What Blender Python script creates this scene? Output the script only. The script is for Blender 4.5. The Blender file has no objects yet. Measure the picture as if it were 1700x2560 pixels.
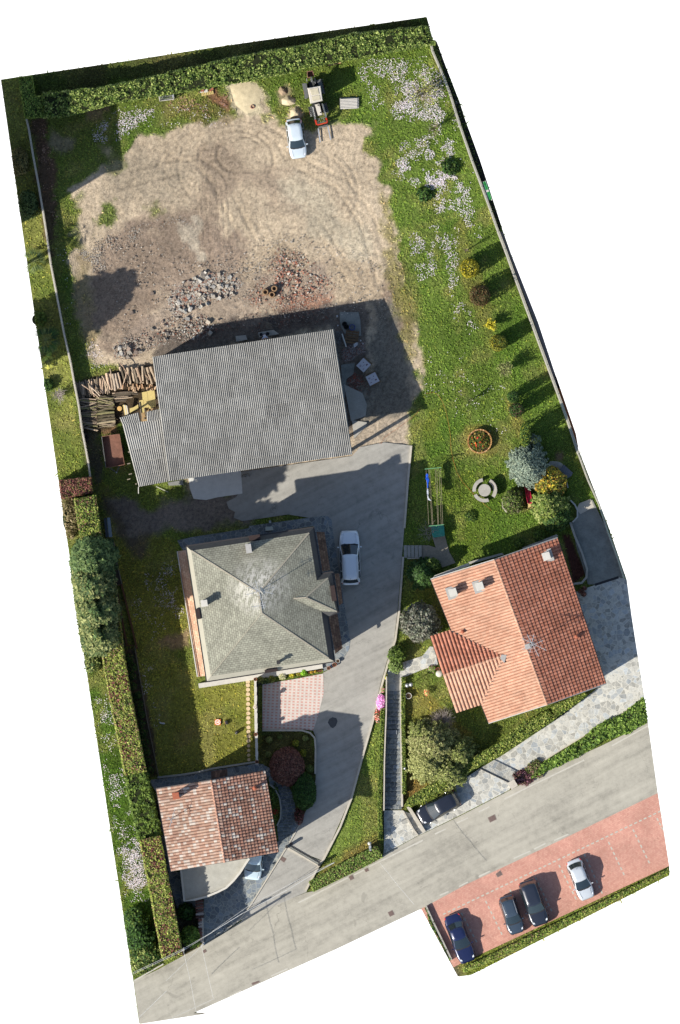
import bpy, bmesh, math, random
import numpy as np
from mathutils import Vector, Matrix
random.seed(7); RS = np.random.RandomState(11)
SC = bpy.context.scene; COL = SC.collection
# ------------------------------------------------------------------ camera
cam = bpy.data.objects.new('camera', bpy.data.cameras.new('camera')); COL.objects.link(cam)
cam.data.type = 'ORTHO'; cam.data.ortho_scale = 2560/26.0
cam.location = (0, 0, 120); cam.data.clip_end = 1000; cam.data.clip_start = 1
SC.camera = cam
# ------------------------------------------------------------------ light
ELEV = math.radians(36); SX, SY = .857, .515          # shadows fall towards +x, +y
sun = bpy.data.objects.new('sun', bpy.data.lights.new('sun', 'SUN')); COL.objects.link(sun)
sun.data.energy = 5.0; sun.data.angle = math.radians(.5); sun.data.color = (1, .945, .85)
sun.rotation_euler = Vector((SX*math.cos(ELEV), SY*math.cos(ELEV), -math.sin(ELEV))).to_track_quat('-Z', 'Y').to_euler()
sun.location = (-40, -25, 60)
W = bpy.data.worlds.new('World'); SC.world = W; W.use_nodes = True
nt = W.node_tree; nt.nodes.clear()
out = nt.nodes.new('ShaderNodeOutputWorld'); mx = nt.nodes.new('ShaderNodeMixShader')
b1 = nt.nodes.new('ShaderNodeBackground'); b2 = nt.nodes.new('ShaderNodeBackground')
sky = nt.nodes.new('ShaderNodeTexSky'); sky.sky_type = 'NISHITA'; sky.sun_disc = False
sky.sun_elevation = ELEV; sky.sun_rotation = math.atan2(-SX, -SY) % (2*math.pi)
b1.inputs[1].default_value = .105; b2.inputs[0].default_value = (1, 1, 1, 1); b2.inputs[1].default_value = 1.0
nt.links.new(sky.outputs[0], b1.inputs[0])
tc = nt.nodes.new('ShaderNodeTexCoord'); sp = nt.nodes.new('ShaderNodeSeparateXYZ'); lt = nt.nodes.new('ShaderNodeMath')
lt.operation = 'LESS_THAN'; lt.inputs[1].default_value = -.02
nt.links.new(tc.outputs['Generated'], sp.inputs[0]); nt.links.new(sp.outputs[2], lt.inputs[0])
nt.links.new(lt.outputs[0], mx.inputs[0]); nt.links.new(b1.outputs[0], mx.inputs[1]); nt.links.new(b2.outputs[0], mx.inputs[2])
nt.links.new(mx.outputs[0], out.inputs[0])
SC.view_settings.view_transform = 'Standard'; SC.view_settings.look = 'None'
SC.view_settings.exposure = .7; SC.view_settings.gamma = 1
KEXP = 1.72                                            # pixel value of a sunlit surface / its albedo

# ------------------------------------------------------------------ plan coordinates
# survey sheets of the plot (origin x, origin y, scale); everything is set out in metres from them, 26 units to the metre
SH = dict(C1=(0,150,2.6133),C2=(550,20,2.6133),C3=(100,600,2.6133),C4=(600,600,3.136),C5=(950,400,3.136),C6=(980,860,2.6133),
 A1=(100,1050,3.136),A2=(420,1200,2.6133),A3=(960,1300,2.3758),A4=(180,1550,3.136),A5=(600,1650,3.136),A6=(240,2000,2.6133),A7=(1040,1900,2.3758),
 B1=(580,780,8.711),B2=(830,780,10.453),B3=(730,150,7.84),B4=(180,900,6.533),B5=(370,1760,5.407),B6=(820,1300,13.12),B7=(370,190,6.272),B8=(1250,1080,7.84),
 D1=(860,1020,5.6),D2=(640,2060,3.733),D3=(1040,1960,6.031),D4=(940,1640,8.711),D5=(1050,2150,7.84),D6=(1240,2120,5.227),D7=(400,1230,4.356),D8=(80,620,4.917),
 DD=(0,0,.92235),O=(0,0,1))
def P(s, x, y):
    a, b, k = SH[s]; return ((a+x/k-850)/26, (1280-b-y/k)/26)
def PL(s, *pts): return [P(s, *p) for p in pts]
def ccw(poly):
    a = sum(poly[i][0]*poly[(i+1) % len(poly)][1]-poly[(i+1) % len(poly)][0]*poly[i][1] for i in range(len(poly)))
    return list(poly) if a > 0 else list(poly)[::-1]

# ------------------------------------------------------------------ colour
def lin(c): c = c/255; return c/12.92 if c <= .04045 else ((c+.055)/1.055)**2.4
def C(r, g, b, k=None):                                # albedo that shows about as this value in sun
    k = k or KEXP; return tuple(min(.85, lin(v)/k) for v in (r, g, b))

# ------------------------------------------------------------------ materials
class NT:
    def __init__(s, name):
        s.m = bpy.data.materials.new(name); s.m.use_nodes = True; s.t = s.m.node_tree
        s.bsdf = s.t.nodes['Principled BSDF']; s.out = s.t.nodes['Material Output']
    def n(s, typ, **k):
        o = s.t.nodes.new('ShaderNode'+typ)
        for a, v in k.items(): setattr(o, a, v)
        return o
    def l(s, a, b): s.t.links.new(a, b)
    def val(s, sock, v):
        if isinstance(v, bpy.types.NodeSocket): s.l(v, sock)
        else: sock.default_value = v
    def math(s, op, a, b=0, c=None):
        o = s.n('Math', operation=op); s.val(o.inputs[0], a); s.val(o.inputs[1], b)
        if c is not None: s.val(o.inputs[2], c)
        return o.outputs[0]
    def mix(s, f, a, b, mode='MIX'):
        o = s.n('Mix', data_type='RGBA', blend_type=mode)
        s.val(o.inputs[0], f)
        s.val(o.inputs[6], a if isinstance(a, bpy.types.NodeSocket) else (*a[:3], 1)); s.val(o.inputs[7], b if isinstance(b, bpy.types.NodeSocket) else (*b[:3], 1))
        return o.outputs[2]
    def ramp(s, f, *st):
        o = s.n('ValToRGB'); s.l(f, o.inputs[0]); e = o.color_ramp.elements
        while len(e) < len(st): e.new(.5)
        for i, (p, v) in enumerate(st):
            e[i].position = p; e[i].color = (v, v, v, 1) if isinstance(v, (int, float)) else (*v, 1)
        return o.outputs[0]
    def pos(s, kind='world', rot=0, scale=(1, 1, 1)):
        if kind == 'world': o = s.n('NewGeometry').outputs['Position']
        elif kind == 'uv': o = s.n('TexCoord').outputs['UV']
        else: o = s.n('TexCoord').outputs['Object']
        if rot and tuple(scale) != (1, 1, 1):
            m0 = s.n('Mapping'); s.l(o, m0.inputs[0]); m0.inputs['Rotation'].default_value = (0, 0, rot); o = m0.outputs[0]; rot = 0
        mp = s.n('Mapping'); s.l(o, mp.inputs[0]); mp.inputs['Rotation'].default_value = (0, 0, rot); mp.inputs['Scale'].default_value = scale
        return mp.outputs[0]
    def noise(s, co, sc, det=4, rough=.6, dist=0):
        o = s.n('TexNoise'); s.l(co, o.inputs['Vector']); o.inputs['Scale'].default_value = sc
        o.inputs['Detail'].default_value = det; o.inputs['Roughness'].default_value = rough; o.inputs['Distortion'].default_value = dist
        return o.outputs[0]
    def voro(s, co, sc, feat='F1', outn='Distance', rnd=1):
        o = s.n('TexVoronoi', feature=feat); s.l(co, o.inputs['Vector']); o.inputs['Scale'].default_value = sc; o.inputs['Randomness'].default_value = rnd
        return o.outputs[outn]
    def bump(s, h, st=.3, d=.02):
        o = s.n('Bump'); s.l(h, o.inputs['Height']); o.inputs['Strength'].default_value = st; o.inputs['Distance'].default_value = d
        s.l(o.outputs[0], s.bsdf.inputs['Normal'])
    def fin(s, col, rough=.85, spec=.3, metal=0, coat=0):
        s.val(s.bsdf.inputs['Base Color'], col if isinstance(col, bpy.types.NodeSocket) else (*col, 1))
        s.bsdf.inputs['Roughness'].default_value = rough; s.bsdf.inputs['Specular IOR Level'].default_value = spec
        s.bsdf.inputs['Metallic'].default_value = metal; s.bsdf.inputs['Coat Weight'].default_value = coat
        s.bsdf.inputs['Coat Roughness'].default_value = .05
        return s.m
_mc = {}
def plain(name, col, rough=.8, spec=.3, metal=0, var=.25, sc=4, bump=.15, coat=0, kind='obj', col2=None):
    if name in _mc: return _mc[name]
    t = NT(name); co = t.pos(kind)
    a = t.noise(co, sc, 5, .65); b = t.noise(co, sc*7, 3, .6)
    f = t.math('ADD', t.math('MULTIPLY', a, .6), t.math('MULTIPLY', b, .4))
    lo = col2 or tuple(v*(1-var) for v in col); hi = tuple(min(1, v*(1+var)) for v in col)
    c = t.ramp(f, (.32, lo), (.68, hi))
    if bump: t.bump(b, bump, .02)
    _mc[name] = t.fin(c, rough, spec, metal, coat); return _mc[name]
def paint(name, col, metal=.15, rough=.28):
    return plain(name, col, rough, .5, metal, .04, 2, 0, 1.0)

# colour-attribute materials: the colour of every leaf, tile or stone is its own
def attr_mat(name, rough=.75, spec=.25, trans=0, var=.25, sc=12, bump=0, kind='world', gain=1, big=0):
    t = NT(name); at = t.n('Attribute', attribute_name='col')
    f = t.noise(t.pos(kind), sc, 3, .6)
    g = t.ramp(f, (.3, (1-var)*gain), (.7, (1+var)*gain))
    c = t.mix(1, at.outputs['Color'], g, 'MULTIPLY')
    if big: c = t.mix(1, c, t.ramp(t.noise(t.pos('world'), big, 5, .7, .5), (.3, .78), (.7, 1.16)), 'MULTIPLY')
    m = t.fin(c, rough, spec)
    if bump: t.bump(f, bump, .02)
    if trans:
        tr = t.n('BsdfTranslucent'); ms = t.n('MixShader'); ms.inputs[0].default_value = trans
        t.l(c, tr.inputs[0]); t.l(t.bsdf.outputs[0], ms.inputs[1]); t.l(tr.outputs[0], ms.inputs[2]); t.l(ms.outputs[0], t.out.inputs[0])
    return m
M_LEAF = attr_mat('foliage', .6, .2, .3, .2, 3, gain=1.5)
M_GRASS = attr_mat('grass_blades', .8, .1, .35, .18, 1.2, gain=1.85)
M_PETAL = attr_mat('petals', .8, .1, .1, .05)
M_STONE = attr_mat('broken_masonry', .9, .15, 0, .25, 9, .3)
M_TILE = attr_mat('clay_tiles', .85, .2, 0, .14, 6, .15, big=.55)
M_LOG = attr_mat('bark_and_wood', .9, .1, 0, .35, 14, .4)
M_SHEET = attr_mat('fibre_cement', .9, .15, 0, .16, 9, .2, big=.35)

# ------------------------------------------------------------------ objects
def tag(o, label=None, cat=None, group=None, kind=None):
    if label: o['label'] = label
    if cat: o['category'] = cat
    if group: o['group'] = group
    if kind: o['kind'] = kind
    return o
def empty(name, loc, label=None, cat=None, group=None, rz=0):
    o = bpy.data.objects.new(name, None); COL.objects.link(o); o.location = loc if len(loc) == 3 else (*loc, 0)
    o.rotation_euler = (0, 0, rz); o.empty_display_size = .3
    return tag(o, label, cat, group)
def rootloc(p):
    v = Vector((0, 0, 0))
    while p is not None: v += Vector(p.location); p = p.parent
    return v
def link(name, me, mat, parent=None, label=None):
    o = bpy.data.objects.new(name, me); COL.objects.link(o)
    if mat is not None: me.materials.append(mat)
    if parent is not None: o.parent = parent
    if label: o['label'] = label
    return o
def npmesh(name, V, F, mat, parent=None, col=None, smooth=False, local=False, vcol=None):
    V = np.asarray(V, np.float32); F = np.asarray(F, np.int32)
    if mat is M_LEAF and len(V) > 400:                  # the survey is cut along its outline: nothing overhangs it
        cen = V[F].mean(1); k = (sdf(OUT, cen[:, 0], cen[:, 1]) < .0) | (cen[:, 0] < -32.7)
        if not k.all(): F = F[k]; col = col[k]; u, iv = np.unique(F, return_inverse=True); V = V[u]; F = iv.reshape(F.shape)
    if parent is not None and not local: V = V-np.array(rootloc(parent), np.float32)
    me = bpy.data.meshes.new(name); me.vertices.add(len(V)); me.vertices.foreach_set('co', V.ravel())
    k = F.shape[1]; me.loops.add(F.size); me.loops.foreach_set('vertex_index', F.ravel())
    me.polygons.add(len(F)); me.polygons.foreach_set('loop_start', np.arange(0, F.size, k, dtype=np.int32))
    me.update(calc_edges=True)
    if col is not None:
        a = me.attributes.new('col', 'FLOAT_COLOR', 'FACE'); c = np.ones((len(F), 4), np.float32); c[:, :3] = col; a.data.foreach_set('color', c.ravel())
    if vcol is not None:
        a = me.attributes.new('col', 'FLOAT_COLOR', 'POINT'); c = np.ones((len(V), 4), np.float32); c[:, :3] = vcol; a.data.foreach_set('color', c.ravel())
    me.polygons.foreach_set('use_smooth', np.full(len(F), smooth))
    me.validate(); me.update()
    return link(name, me, mat, parent)
class MB:
    def __init__(s): s.v = []; s.f = []; s.c = []; s.cur = None
    def add(s, vs, fs):
        n = len(s.v); s.v += [tuple(v) for v in vs]; s.f += [tuple(n+i for i in f) for f in fs]; s.c += [s.cur]*len(fs); return s
    def prism(s, poly, z0, z1):
        poly = ccw(poly); n = len(poly)
        return s.add([(x, y, z0) for x, y in poly]+[(x, y, z1) for x, y in poly],
            [tuple(range(n-1, -1, -1)), tuple(range(n, 2*n))]+[(i, (i+1) % n, n+(i+1) % n, n+i) for i in range(n)])
    def box(s, cx, cy, z0, z1, sx, sy, rot=0):
        c, d = math.cos(rot), math.sin(rot)
        return s.prism([(cx+x*c-y*d, cy+x*d+y*c) for x, y in ((-sx/2, -sy/2), (sx/2, -sy/2), (sx/2, sy/2), (-sx/2, sy/2))], z0, z1)
    def bar(s, a, b, w, h):                            # square bar between two 3-D points
        a, b = Vector(a), Vector(b); d = (b-a).normalized(); u = d.cross(Vector((0, 0, 1)))
        if u.length < .01: u = Vector((1, 0, 0))
        u.normalize(); n = u.cross(d).normalized()
        vs = [p+u*i*w/2+n*j*h/2 for p in (a, b) for i, j in ((-1, -1), (1, -1), (1, 1), (-1, 1))]
        return s.add(vs, [(3, 2, 1, 0), (4, 5, 6, 7), (0, 1, 5, 4), (1, 2, 6, 5), (2, 3, 7, 6), (3, 0, 4, 7)])
    def tube(s, pts, r, seg=8, caps=True):
        pts = [Vector(p) for p in pts]; rs = r if isinstance(r, (list, tuple)) else [r]*len(pts); vs = []; fs = []
        for i, p in enumerate(pts):
            d = (pts[min(i+1, len(pts)-1)]-pts[max(i-1, 0)])
            d = d.normalized() if d.length > 1e-6 else Vector((0, 0, 1))
            u = d.cross(Vector((0, 0, 1))); u = Vector((1, 0, 0)) if u.length < .05 else u.normalized(); n = u.cross(d)
            for k in range(seg):
                a = 2*math.pi*k/seg; vs.append(p+(u*math.cos(a)+n*math.sin(a))*rs[i])
        for i in range(len(pts)-1):
            for k in range(seg): fs.append((i*seg+k, i*seg+(k+1) % seg, (i+1)*seg+(k+1) % seg, (i+1)*seg+k))
        if caps: fs += [tuple(range(seg-1, -1, -1)), tuple(range((len(pts)-1)*seg, len(pts)*seg))]
        return s.add(vs, fs)
    def lathe(s, cx, cy, prof, seg=20, closed=True):
        vs = []; fs = []; m = len(prof)
        for r, z in prof:
            for k in range(seg): a = 2*math.pi*k/seg; vs.append((cx+r*math.cos(a), cy+r*math.sin(a), z))
        for i in range(m-1):
            for k in range(seg): fs.append((i*seg+k, i*seg+(k+1) % seg, (i+1)*seg+(k+1) % seg, (i+1)*seg+k))
        if closed: fs += [tuple(range(seg-1, -1, -1)), tuple(range((m-1)*seg, m*seg))]
        return s.add(vs, fs)
    def hull(s, bot, top, z0, z1):                     # frustum between two outlines with equal counts
        n = len(bot)
        return s.add([(x, y, z0) for x, y in bot]+[(x, y, z1) for x, y in top],
            [tuple(range(n-1, -1, -1)), tuple(range(n, 2*n))]+[(i, (i+1) % n, n+(i+1) % n, n+i) for i in range(n)])
    def face(s, *v): return s.add(v, [tuple(range(len(v)))])
    def build(s, name, mat, parent=None, label=None, local=False, smooth=False, bevel=0, uv=False):
        off = rootloc(parent) if parent is not None and not local else Vector((0, 0, 0))
        me = bpy.data.meshes.new(name); me.from_pydata([(v[0]-off.x, v[1]-off.y, v[2]-off.z) for v in s.v], [], s.f); me.update()
        if any(c is not None for c in s.c):
            a = me.attributes.new('col', 'FLOAT_COLOR', 'FACE')
            for i, c in enumerate(s.c): a.data[i].color = (*(c or (.3, .3, .3)), 1)
        if uv:
            L = me.uv_layers.new(name='UVMap')
            for p in me.polygons:
                n = p.normal; u = Vector((0, 0, 1)).cross(n); u = Vector((1, 0, 0)) if u.length < .02 else u.normalized(); w = n.cross(u)
                for li in p.loop_indices:
                    q = me.vertices[me.loops[li].vertex_index].co+off; L.data[li].uv = (q.dot(u), q.dot(w))
        if smooth:
            for p in me.polygons: p.use_smooth = True
        o = link(name, me, mat, parent, label)
        if bevel:
            b = o.modifiers.new('bevel', 'BEVEL'); b.width = bevel; b.segments = 2; b.limit_method = 'ANGLE'
        return o
def children(o): return [c for c in bpy.data.objects if c.parent == o]
def copy_tree(o, parent=None):
    c = o.copy(); COL.objects.link(c); c.parent = parent
    for k in list(o.children): copy_tree(k, c)
    return c
def struct(name, mb, mat, **k): return tag(mb.build(name, mat, **k), kind='structure')

# ------------------------------------------------------------------ numeric helpers
def inside(poly, X, Y):
    r = np.zeros(X.shape, bool); n = len(poly); j = n-1
    for i in range(n):
        xi, yi = poly[i]; xj, yj = poly[j]
        if yi != yj:
            m = ((yi > Y) != (yj > Y)) & (X < (xj-xi)*(Y-yi)/(yj-yi)+xi); r ^= m
        j = i
    return r
def sdf(poly, X, Y, ret=False):                        # negative inside
    d = np.full(X.shape, 1e9); px = np.zeros(X.shape); py = np.zeros(X.shape); n = len(poly)
    for i in range(n):
        ax, ay = poly[i]; bx, by = poly[(i+1) % n]; ex, ey = bx-ax, by-ay
        t = np.clip(((X-ax)*ex+(Y-ay)*ey)/max(ex*ex+ey*ey, 1e-9), 0, 1); qx = ax+t*ex; qy = ay+t*ey
        q = (X-qx)**2+(Y-qy)**2; m = q < d; d[m] = q[m]; px[m] = qx[m]; py[m] = qy[m]
    s = np.sqrt(d); s[inside(poly, X, Y)] *= -1
    return (s, px, py) if ret else s
_T = RS.rand(256, 256)
def vnoise(X, Y, s, o=0):
    x = X/s+37.3*o+500; y = Y/s+11.9*o+500; xi = np.floor(x).astype(int); yi = np.floor(y).astype(int); fx = x-xi; fy = y-yi
    fx = fx*fx*(3-2*fx); fy = fy*fy*(3-2*fy); g = lambda a, b: _T[a % 256, b % 256]
    return (g(xi, yi)*(1-fx)+g(xi+1, yi)*fx)*(1-fy)+(g(xi, yi+1)*(1-fx)+g(xi+1, yi+1)*fx)*fy
def fbm(X, Y, s, o=0, n=4):
    r = 0; a = .5; t = 0
    for i in range(n): r = r+a*vnoise(X, Y, s/2**i, o+i*3); t += a; a *= .55
    return r/t
def sample(poly, n):
    p = np.array(poly); lo, hi = p.min(0), p.max(0); A = np.zeros((0, 2))
    while len(A) < n:
        q = lo+RS.rand(n*2, 2)*(hi-lo); A = np.vstack([A, q[inside(poly, q[:, 0], q[:, 1])]])
    return A[:n]
def area(poly): return abs(sum(poly[i][0]*poly[(i+1) % len(poly)][1]-poly[(i+1) % len(poly)][0]*poly[i][1] for i in range(len(poly))))/2
def unit(v): return v/np.maximum(np.linalg.norm(v, axis=1, keepdims=True), 1e-9)
def pick(pal, n, jit=.25):
    p = np.array(pal); c = p[RS.randint(0, len(p), n)]; return np.clip(c*(1+jit*(RS.rand(n, 1)*2-1)), 0, .9)
def cards(P3, nrm, size, aspect=1.6, spread=.8):
    """leaf-shaped faces: P3 centres, nrm preferred facing, returns verts, quads"""
    n = len(P3); N = unit(unit(nrm)+spread*RS.randn(n, 3)*.6); T = unit(np.cross(N, RS.randn(n, 3))); B = np.cross(N, T)
    s = (size*(.6+.8*RS.rand(n)))[:, None] if np.isscalar(size) else (size*(.6+.8*RS.rand(n)))[:, None]
    V = np.stack([P3-T*s*aspect/2, P3-B*s/2+T*s*.1, P3+T*s*aspect/2, P3+B*s/2+T*s*.1], 1).reshape(-1, 3)
    return V, np.arange(n*4).reshape(-1, 4)
def join(*vf):
    V = []; F = []; o = 0
    for v, f in vf: V.append(v); F.append(f+o); o += len(v)
    return np.vstack(V), np.vstack(F)
# ================================================================== THE SETTING
OUT = PL('O', (2,199),(40,193),(325,151),(550,116),(1067,42),(1082,100),(1090,102),(1150,257),(1195,400),(1371,900),(1445,1120),(1520,1313),(1567,1450),(1579,1540),(1592,1624),(1620,1809),(1633,1900),
 (1644,1980),(1673,2165),(1674,2188),(1179,2437),(1145,2442),(1053,2272),(840,2373),(483,2533),(517,2534),(348,2560),(333,2451),(272,2050),(197,1550),(146,1200),(81,750))
# ground sheet: one relief mesh, the colour of soil, sand and lawn set out in patches
st = .16
xs = np.arange(-33, 33, st); ys = np.arange(-49.6, 48.6, st)
GX, GY = np.meshgrid(xs, ys)
patches = [  # (outline, colour, grass 0..1, softness, wobble, strength)
 (PL('O',(-50,150),(60,150),(160,700),(200,1180),(60,1200),(-50,800)), C(156,160,86), 1, .5, .5, 1),
 (PL('O',(1000,60),(1100,60),(1500,1300),(1300,1420),(1080,1380),(1030,1110),(1000,800),(960,560),(940,380),(840,240),(900,130)), C(116,138,62), 1, 1, 2, 1),
 (PL('O',(240,1200),(480,1400),(500,1700),(640,1700),(650,1930),(370,1960)), C(146,146,70), 1, .6, 1.2, 1),
 (PL('O',(1060,1200),(1240,1180),(1270,1260),(1180,1400),(1070,1380)), C(112,132,52), 1, .8, 1.5, .8),
 (PL('O',(1010,1700),(1140,1800),(1200,1850),(1000,2020)), C(150,142,70), 1, .4, 1, 1),
 (PL('O',(1020,1940),(1075,1940),(1060,1990),(1005,2020)), C(160,130,80), .4, .5, .8, .8),
 (PL('O',(930,1800),(950,2130),(800,2200),(870,1990)), C(130,148,72), 1, .6, 1.4, 1),
 (PL('O',(905,2105),(955,2085),(950,2140),(800,2200),(810,2170)), C(152,132,76), .5, .4, .8, .8),
 (PL('O',(200,1650),(290,1650),(420,2380),(330,2440)), C(92,118,48), 1, .5, 1, 1),
 # dirt yard
 (PL('DD',(168,500),(190,440),(250,390),(300,345),(365,318),(440,296),(505,288),(545,262),(528,215),(545,188),(598,195),(612,245),(650,268),(705,280),(790,285),(838,305),(868,380),(885,480),(903,560),(925,650),(942,740),(945,790),(965,900),(945,960),(945,1035),(860,1050),(800,1090),(440,1120),(360,1000),(350,870),(262,860),(230,830),(195,740),(172,620)), C(220,200,172), 0, .4, 2.2, 1),
 (PL('DD',(215,560),(245,520),(420,500),(560,520),(570,620),(450,640),(380,700),(330,780),(230,790),(195,720)), C(168,148,130), 0, .7, 2.2, .9),
 (PL('DD',(440,330),(560,345),(660,400),(720,450),(640,470),(540,430),(480,520),(430,500),(470,400)), C(166,146,128), 0, .9, 2.6, .55),
 (PL('DD',(240,350),(340,370),(420,400),(420,480),(330,480),(250,450)), C(190,175,152), 0, .9, 2.5, .7),
 (PL('DD',(640,420),(760,430),(850,560),(820,600),(700,520)), C(216,202,176), 0, .9, 2.2, .8),
 (PL('DD',(405,515),(455,505),(470,600),(455,600)), C(212,198,176), 0, .3, 1, .9),
 (PL('DD',(555,600),(640,560),(760,590),(900,640),(915,740),(890,790),(770,690),(640,720),(560,680)), C(205,184,156), 0, .8, 2, .8),
 (PL('DD',(880,640),(930,660),(948,790),(910,790),(880,720)), C(168,146,126), 0, .6, 1.2, .9),
 (PL('DD',(660,690),(700,665),(770,690),(760,715),(650,722)), C(188,138,112), 0, .5, 1.3, .9),
 (PL('DD',(420,650),(560,640),(760,600),(770,690),(560,720),(300,830),(260,800),(370,710)), C(178,160,144), 0, .8, 1.6, .7),
 (PL('DD',(355,770),(560,730),(770,700),(850,690),(850,980),(780,1000),(760,760),(360,830)), C(122,112,104), 0, .35, .7, .9),
 (PL('DD',(862,700),(905,700),(945,800),(955,940),(925,965),(820,985),(800,880),(850,860)), C(150,142,128), 0, .4, .8, 1),
 (PL('DD',(820,985),(925,960),(945,980),(945,1025),(812,1045)), C(214,196,172), 0, .3, .5, 1),
 # pale sand
 (PL('O',(566,215),(590,200),(640,205),(658,225),(652,280),(620,290),(585,272)), C(224,210,176), 0, .3, .6, 1),
 (PL('O',(690,228),(715,205),(735,225),(728,262),(700,262)), C(176,160,130), 0, .3, .4, .9),
 (PL('C2',(460,660),(500,640),(540,680),(530,720),(450,720)), C(224,206,168), 0, .2, .4, 1),
 (PL('C1',(300,560),(340,490),(440,470),(500,510),(480,600),(400,615)), C(176,162,132), 0, .5, 1, .85),
 (PL('C1',(640,560),(730,560),(740,620),(650,625)), C(190,176,140), 0, .3, .6, .9),
 (PL('C1',(560,320),(660,300),(710,310),(670,390),(560,385)), C(190,160,125), .2, .4, .8, .7),
 (PL('O',(515,235),(540,225),(572,250),(570,275),(548,268)), C(164,118,94), .1, .25, .7, .9),
 (PL('O',(400,250),(530,232),(590,300),(500,310),(420,290)), C(138,122,78), .8, .5, 1.4, .5),
 (PL('O',(76,295),(112,292),(135,420),(138,560),(128,640),(108,560),(92,400)), C(122,92,78), .15, .3, .7, .9),
 (PL('O',(1010,620),(1040,800),(1020,840),(985,700)), C(140,130,86), .7, .5, 1.2, .6),
 # greens inside the dirt
 (PL('O',(240,560),(255,510),(286,500),(284,545),(262,568),(244,582)), C(105,125,52), 1, .3, .8, .9),
 (PL('O',(360,520),(390,505),(405,530),(385,550)), C(120,130,66), .8, .3, .7, .7),
 (PL('O',(170,500),(205,480),(190,560),(200,620),(176,600)), C(110,128,56), .9, .4, .8, .6),
 (PL('O',(195,620),(225,640),(240,820),(225,900),(190,780)), C(170,152,120), .2, .4, .8, .8),
 # garden right of the yard
 (PL('C5',(560,620),(640,430),(720,560),(700,700),(860,1060),(900,1400),(830,1560),(760,1200),(620,860)), C(142,142,76), .8, .4, .8, .85),
 (PL('C5',(130,560),(600,410),(620,450),(300,540),(130,620)), C(138,148,78), .9, .3, .5, .8),
 (PL('C5',(0,180),(90,500),(190,960),(280,1500),(330,1568),(210,1568),(60,900)), C(146,138,80), .7, .5, 1, .7),
 (PL('C6',(450,620),(480,550),(600,530),(690,560),(690,690),(600,750),(480,720)), C(150,138,76), .6, .4, .6, .7),
 (PL('C6',(760,330),(860,520),(860,640),(800,600),(720,360)), C(152,142,80), .6, .4, .6, .7),
 (PL('C6',(130,500),(330,430),(330,620),(120,640)), C(140,146,66), 1, .6, 1, .6),
 (PL('C6',(1070,715),(1110,715),(1115,755),(1075,755)), C(170,140,110), 0, .2, .3, .9),
 (PL('C6',(720,1000),(820,920),(900,950),(900,1080),(780,1100)), C(140,125,80), .3, .3, .5, .8),
 # behind the shed and the left garden
 (PL('A1',(560,640),(700,660),(880,680),(1200,605),(1568,560),(1700,560),(1700,820),(1400,830),(1050,870),(750,940),(600,860)), C(148,136,124), .0, .8, 1.8, 1),
 (PL('A1',(340,60),(460,90),(480,500),(600,760),(700,900),(850,1000),(800,1060),(680,960),(560,760),(440,600)), C(110,100,86), .2, .4, .9, .9),
 (PL('A1',(780,900),(860,900),(850,1060),(720,1080)), C(130,112,88), .3, .4, .8, .6),
 (PL('A4',(700,170),(920,90),(930,200),(780,240)), C(176,146,120), .2, .5, .9, .9),
 (PL('A4',(420,220),(490,220),(600,700),(680,1220),(600,1240),(500,760)), C(104,88,70), .1, .2, .4, 1),
 (PL('A4',(780,900),(980,780),(1000,900),(900,1040),(780,1040)), C(160,142,88), .8, .5, 1.2, .6),
 (PL('B4',(440,1140),(740,1030),(780,1200),(480,1250)), C(158,124,92), .1, .2, .4, 1),
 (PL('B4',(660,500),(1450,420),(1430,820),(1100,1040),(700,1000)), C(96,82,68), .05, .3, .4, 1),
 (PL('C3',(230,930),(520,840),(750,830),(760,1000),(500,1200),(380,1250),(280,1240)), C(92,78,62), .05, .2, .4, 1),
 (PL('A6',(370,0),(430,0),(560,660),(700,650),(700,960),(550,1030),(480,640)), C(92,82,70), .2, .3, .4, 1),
 (PL('A5',(145,560),(590,560),(600,900),(500,1200),(400,1000),(150,800)), C(104,96,56), .6, .4, .7, .9),
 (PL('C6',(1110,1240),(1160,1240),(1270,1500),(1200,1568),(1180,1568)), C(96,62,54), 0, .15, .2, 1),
 (PL('O',(1140,2412),(1680,2165),(1690,2200),(1145,2460)), C(128,138,62), 1, .3, .5, 1),
 (PL('O',(1045,2275),(1062,2270),(1160,2440),(1140,2450)), C(110,104,84), .5, .2, .4, 1),
 (PL('O',(82,185),(560,105),(1080,40),(1085,80),(560,160),(90,240)), C(96,92,60), .7, .3, .5, .8),
]
def ground_col(X, Y):
    n = X.shape; f = fbm(X, Y, 3.5, 1); g = fbm(X, Y, 9, 5)
    base = np.array(C(122, 136, 66)); c = np.ones(n+(3,))*base
    gr = np.ones(n)
    for i, (poly, colr, gv, soft, wob, stg) in enumerate(patches):
        p = np.array(poly); lo, hi = p.min(0)-3, p.max(0)+3
        m = (X > lo[0]) & (X < hi[0]) & (Y > lo[1]) & (Y < hi[1])
        if not m.any(): continue
        s = sdf(poly, X[m], Y[m])+(fbm(X[m], Y[m], max(.8, wob), i)-.5)*wob*2
        a = np.clip(.5-s/(2*soft), 0, 1); a = (a*a*(3-2*a)*stg)
        c[m] = c[m]*(1-a[:, None])+np.array(colr)*a[:, None]; gr[m] = gr[m]*(1-a)+gv*a
    # mottling of the real surface: drier and lusher turf, damp and dusty earth
    k = (.72+.56*f)*(.88+.24*g); c *= k[..., None]
    dry = np.clip((fbm(X, Y, 2.2, 9)-.52)*5, 0, 1)*gr*.55
    c = c*(1-dry[..., None])+np.array(C(162, 156, 96))*dry[..., None]
    lush = np.clip((fbm(X, Y, 5, 13)-.5)*5, 0, 1)*gr*.5
    c = c*(1-lush[..., None])+np.array(C(84, 120, 42))*lush[..., None]
    return c, gr
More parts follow.
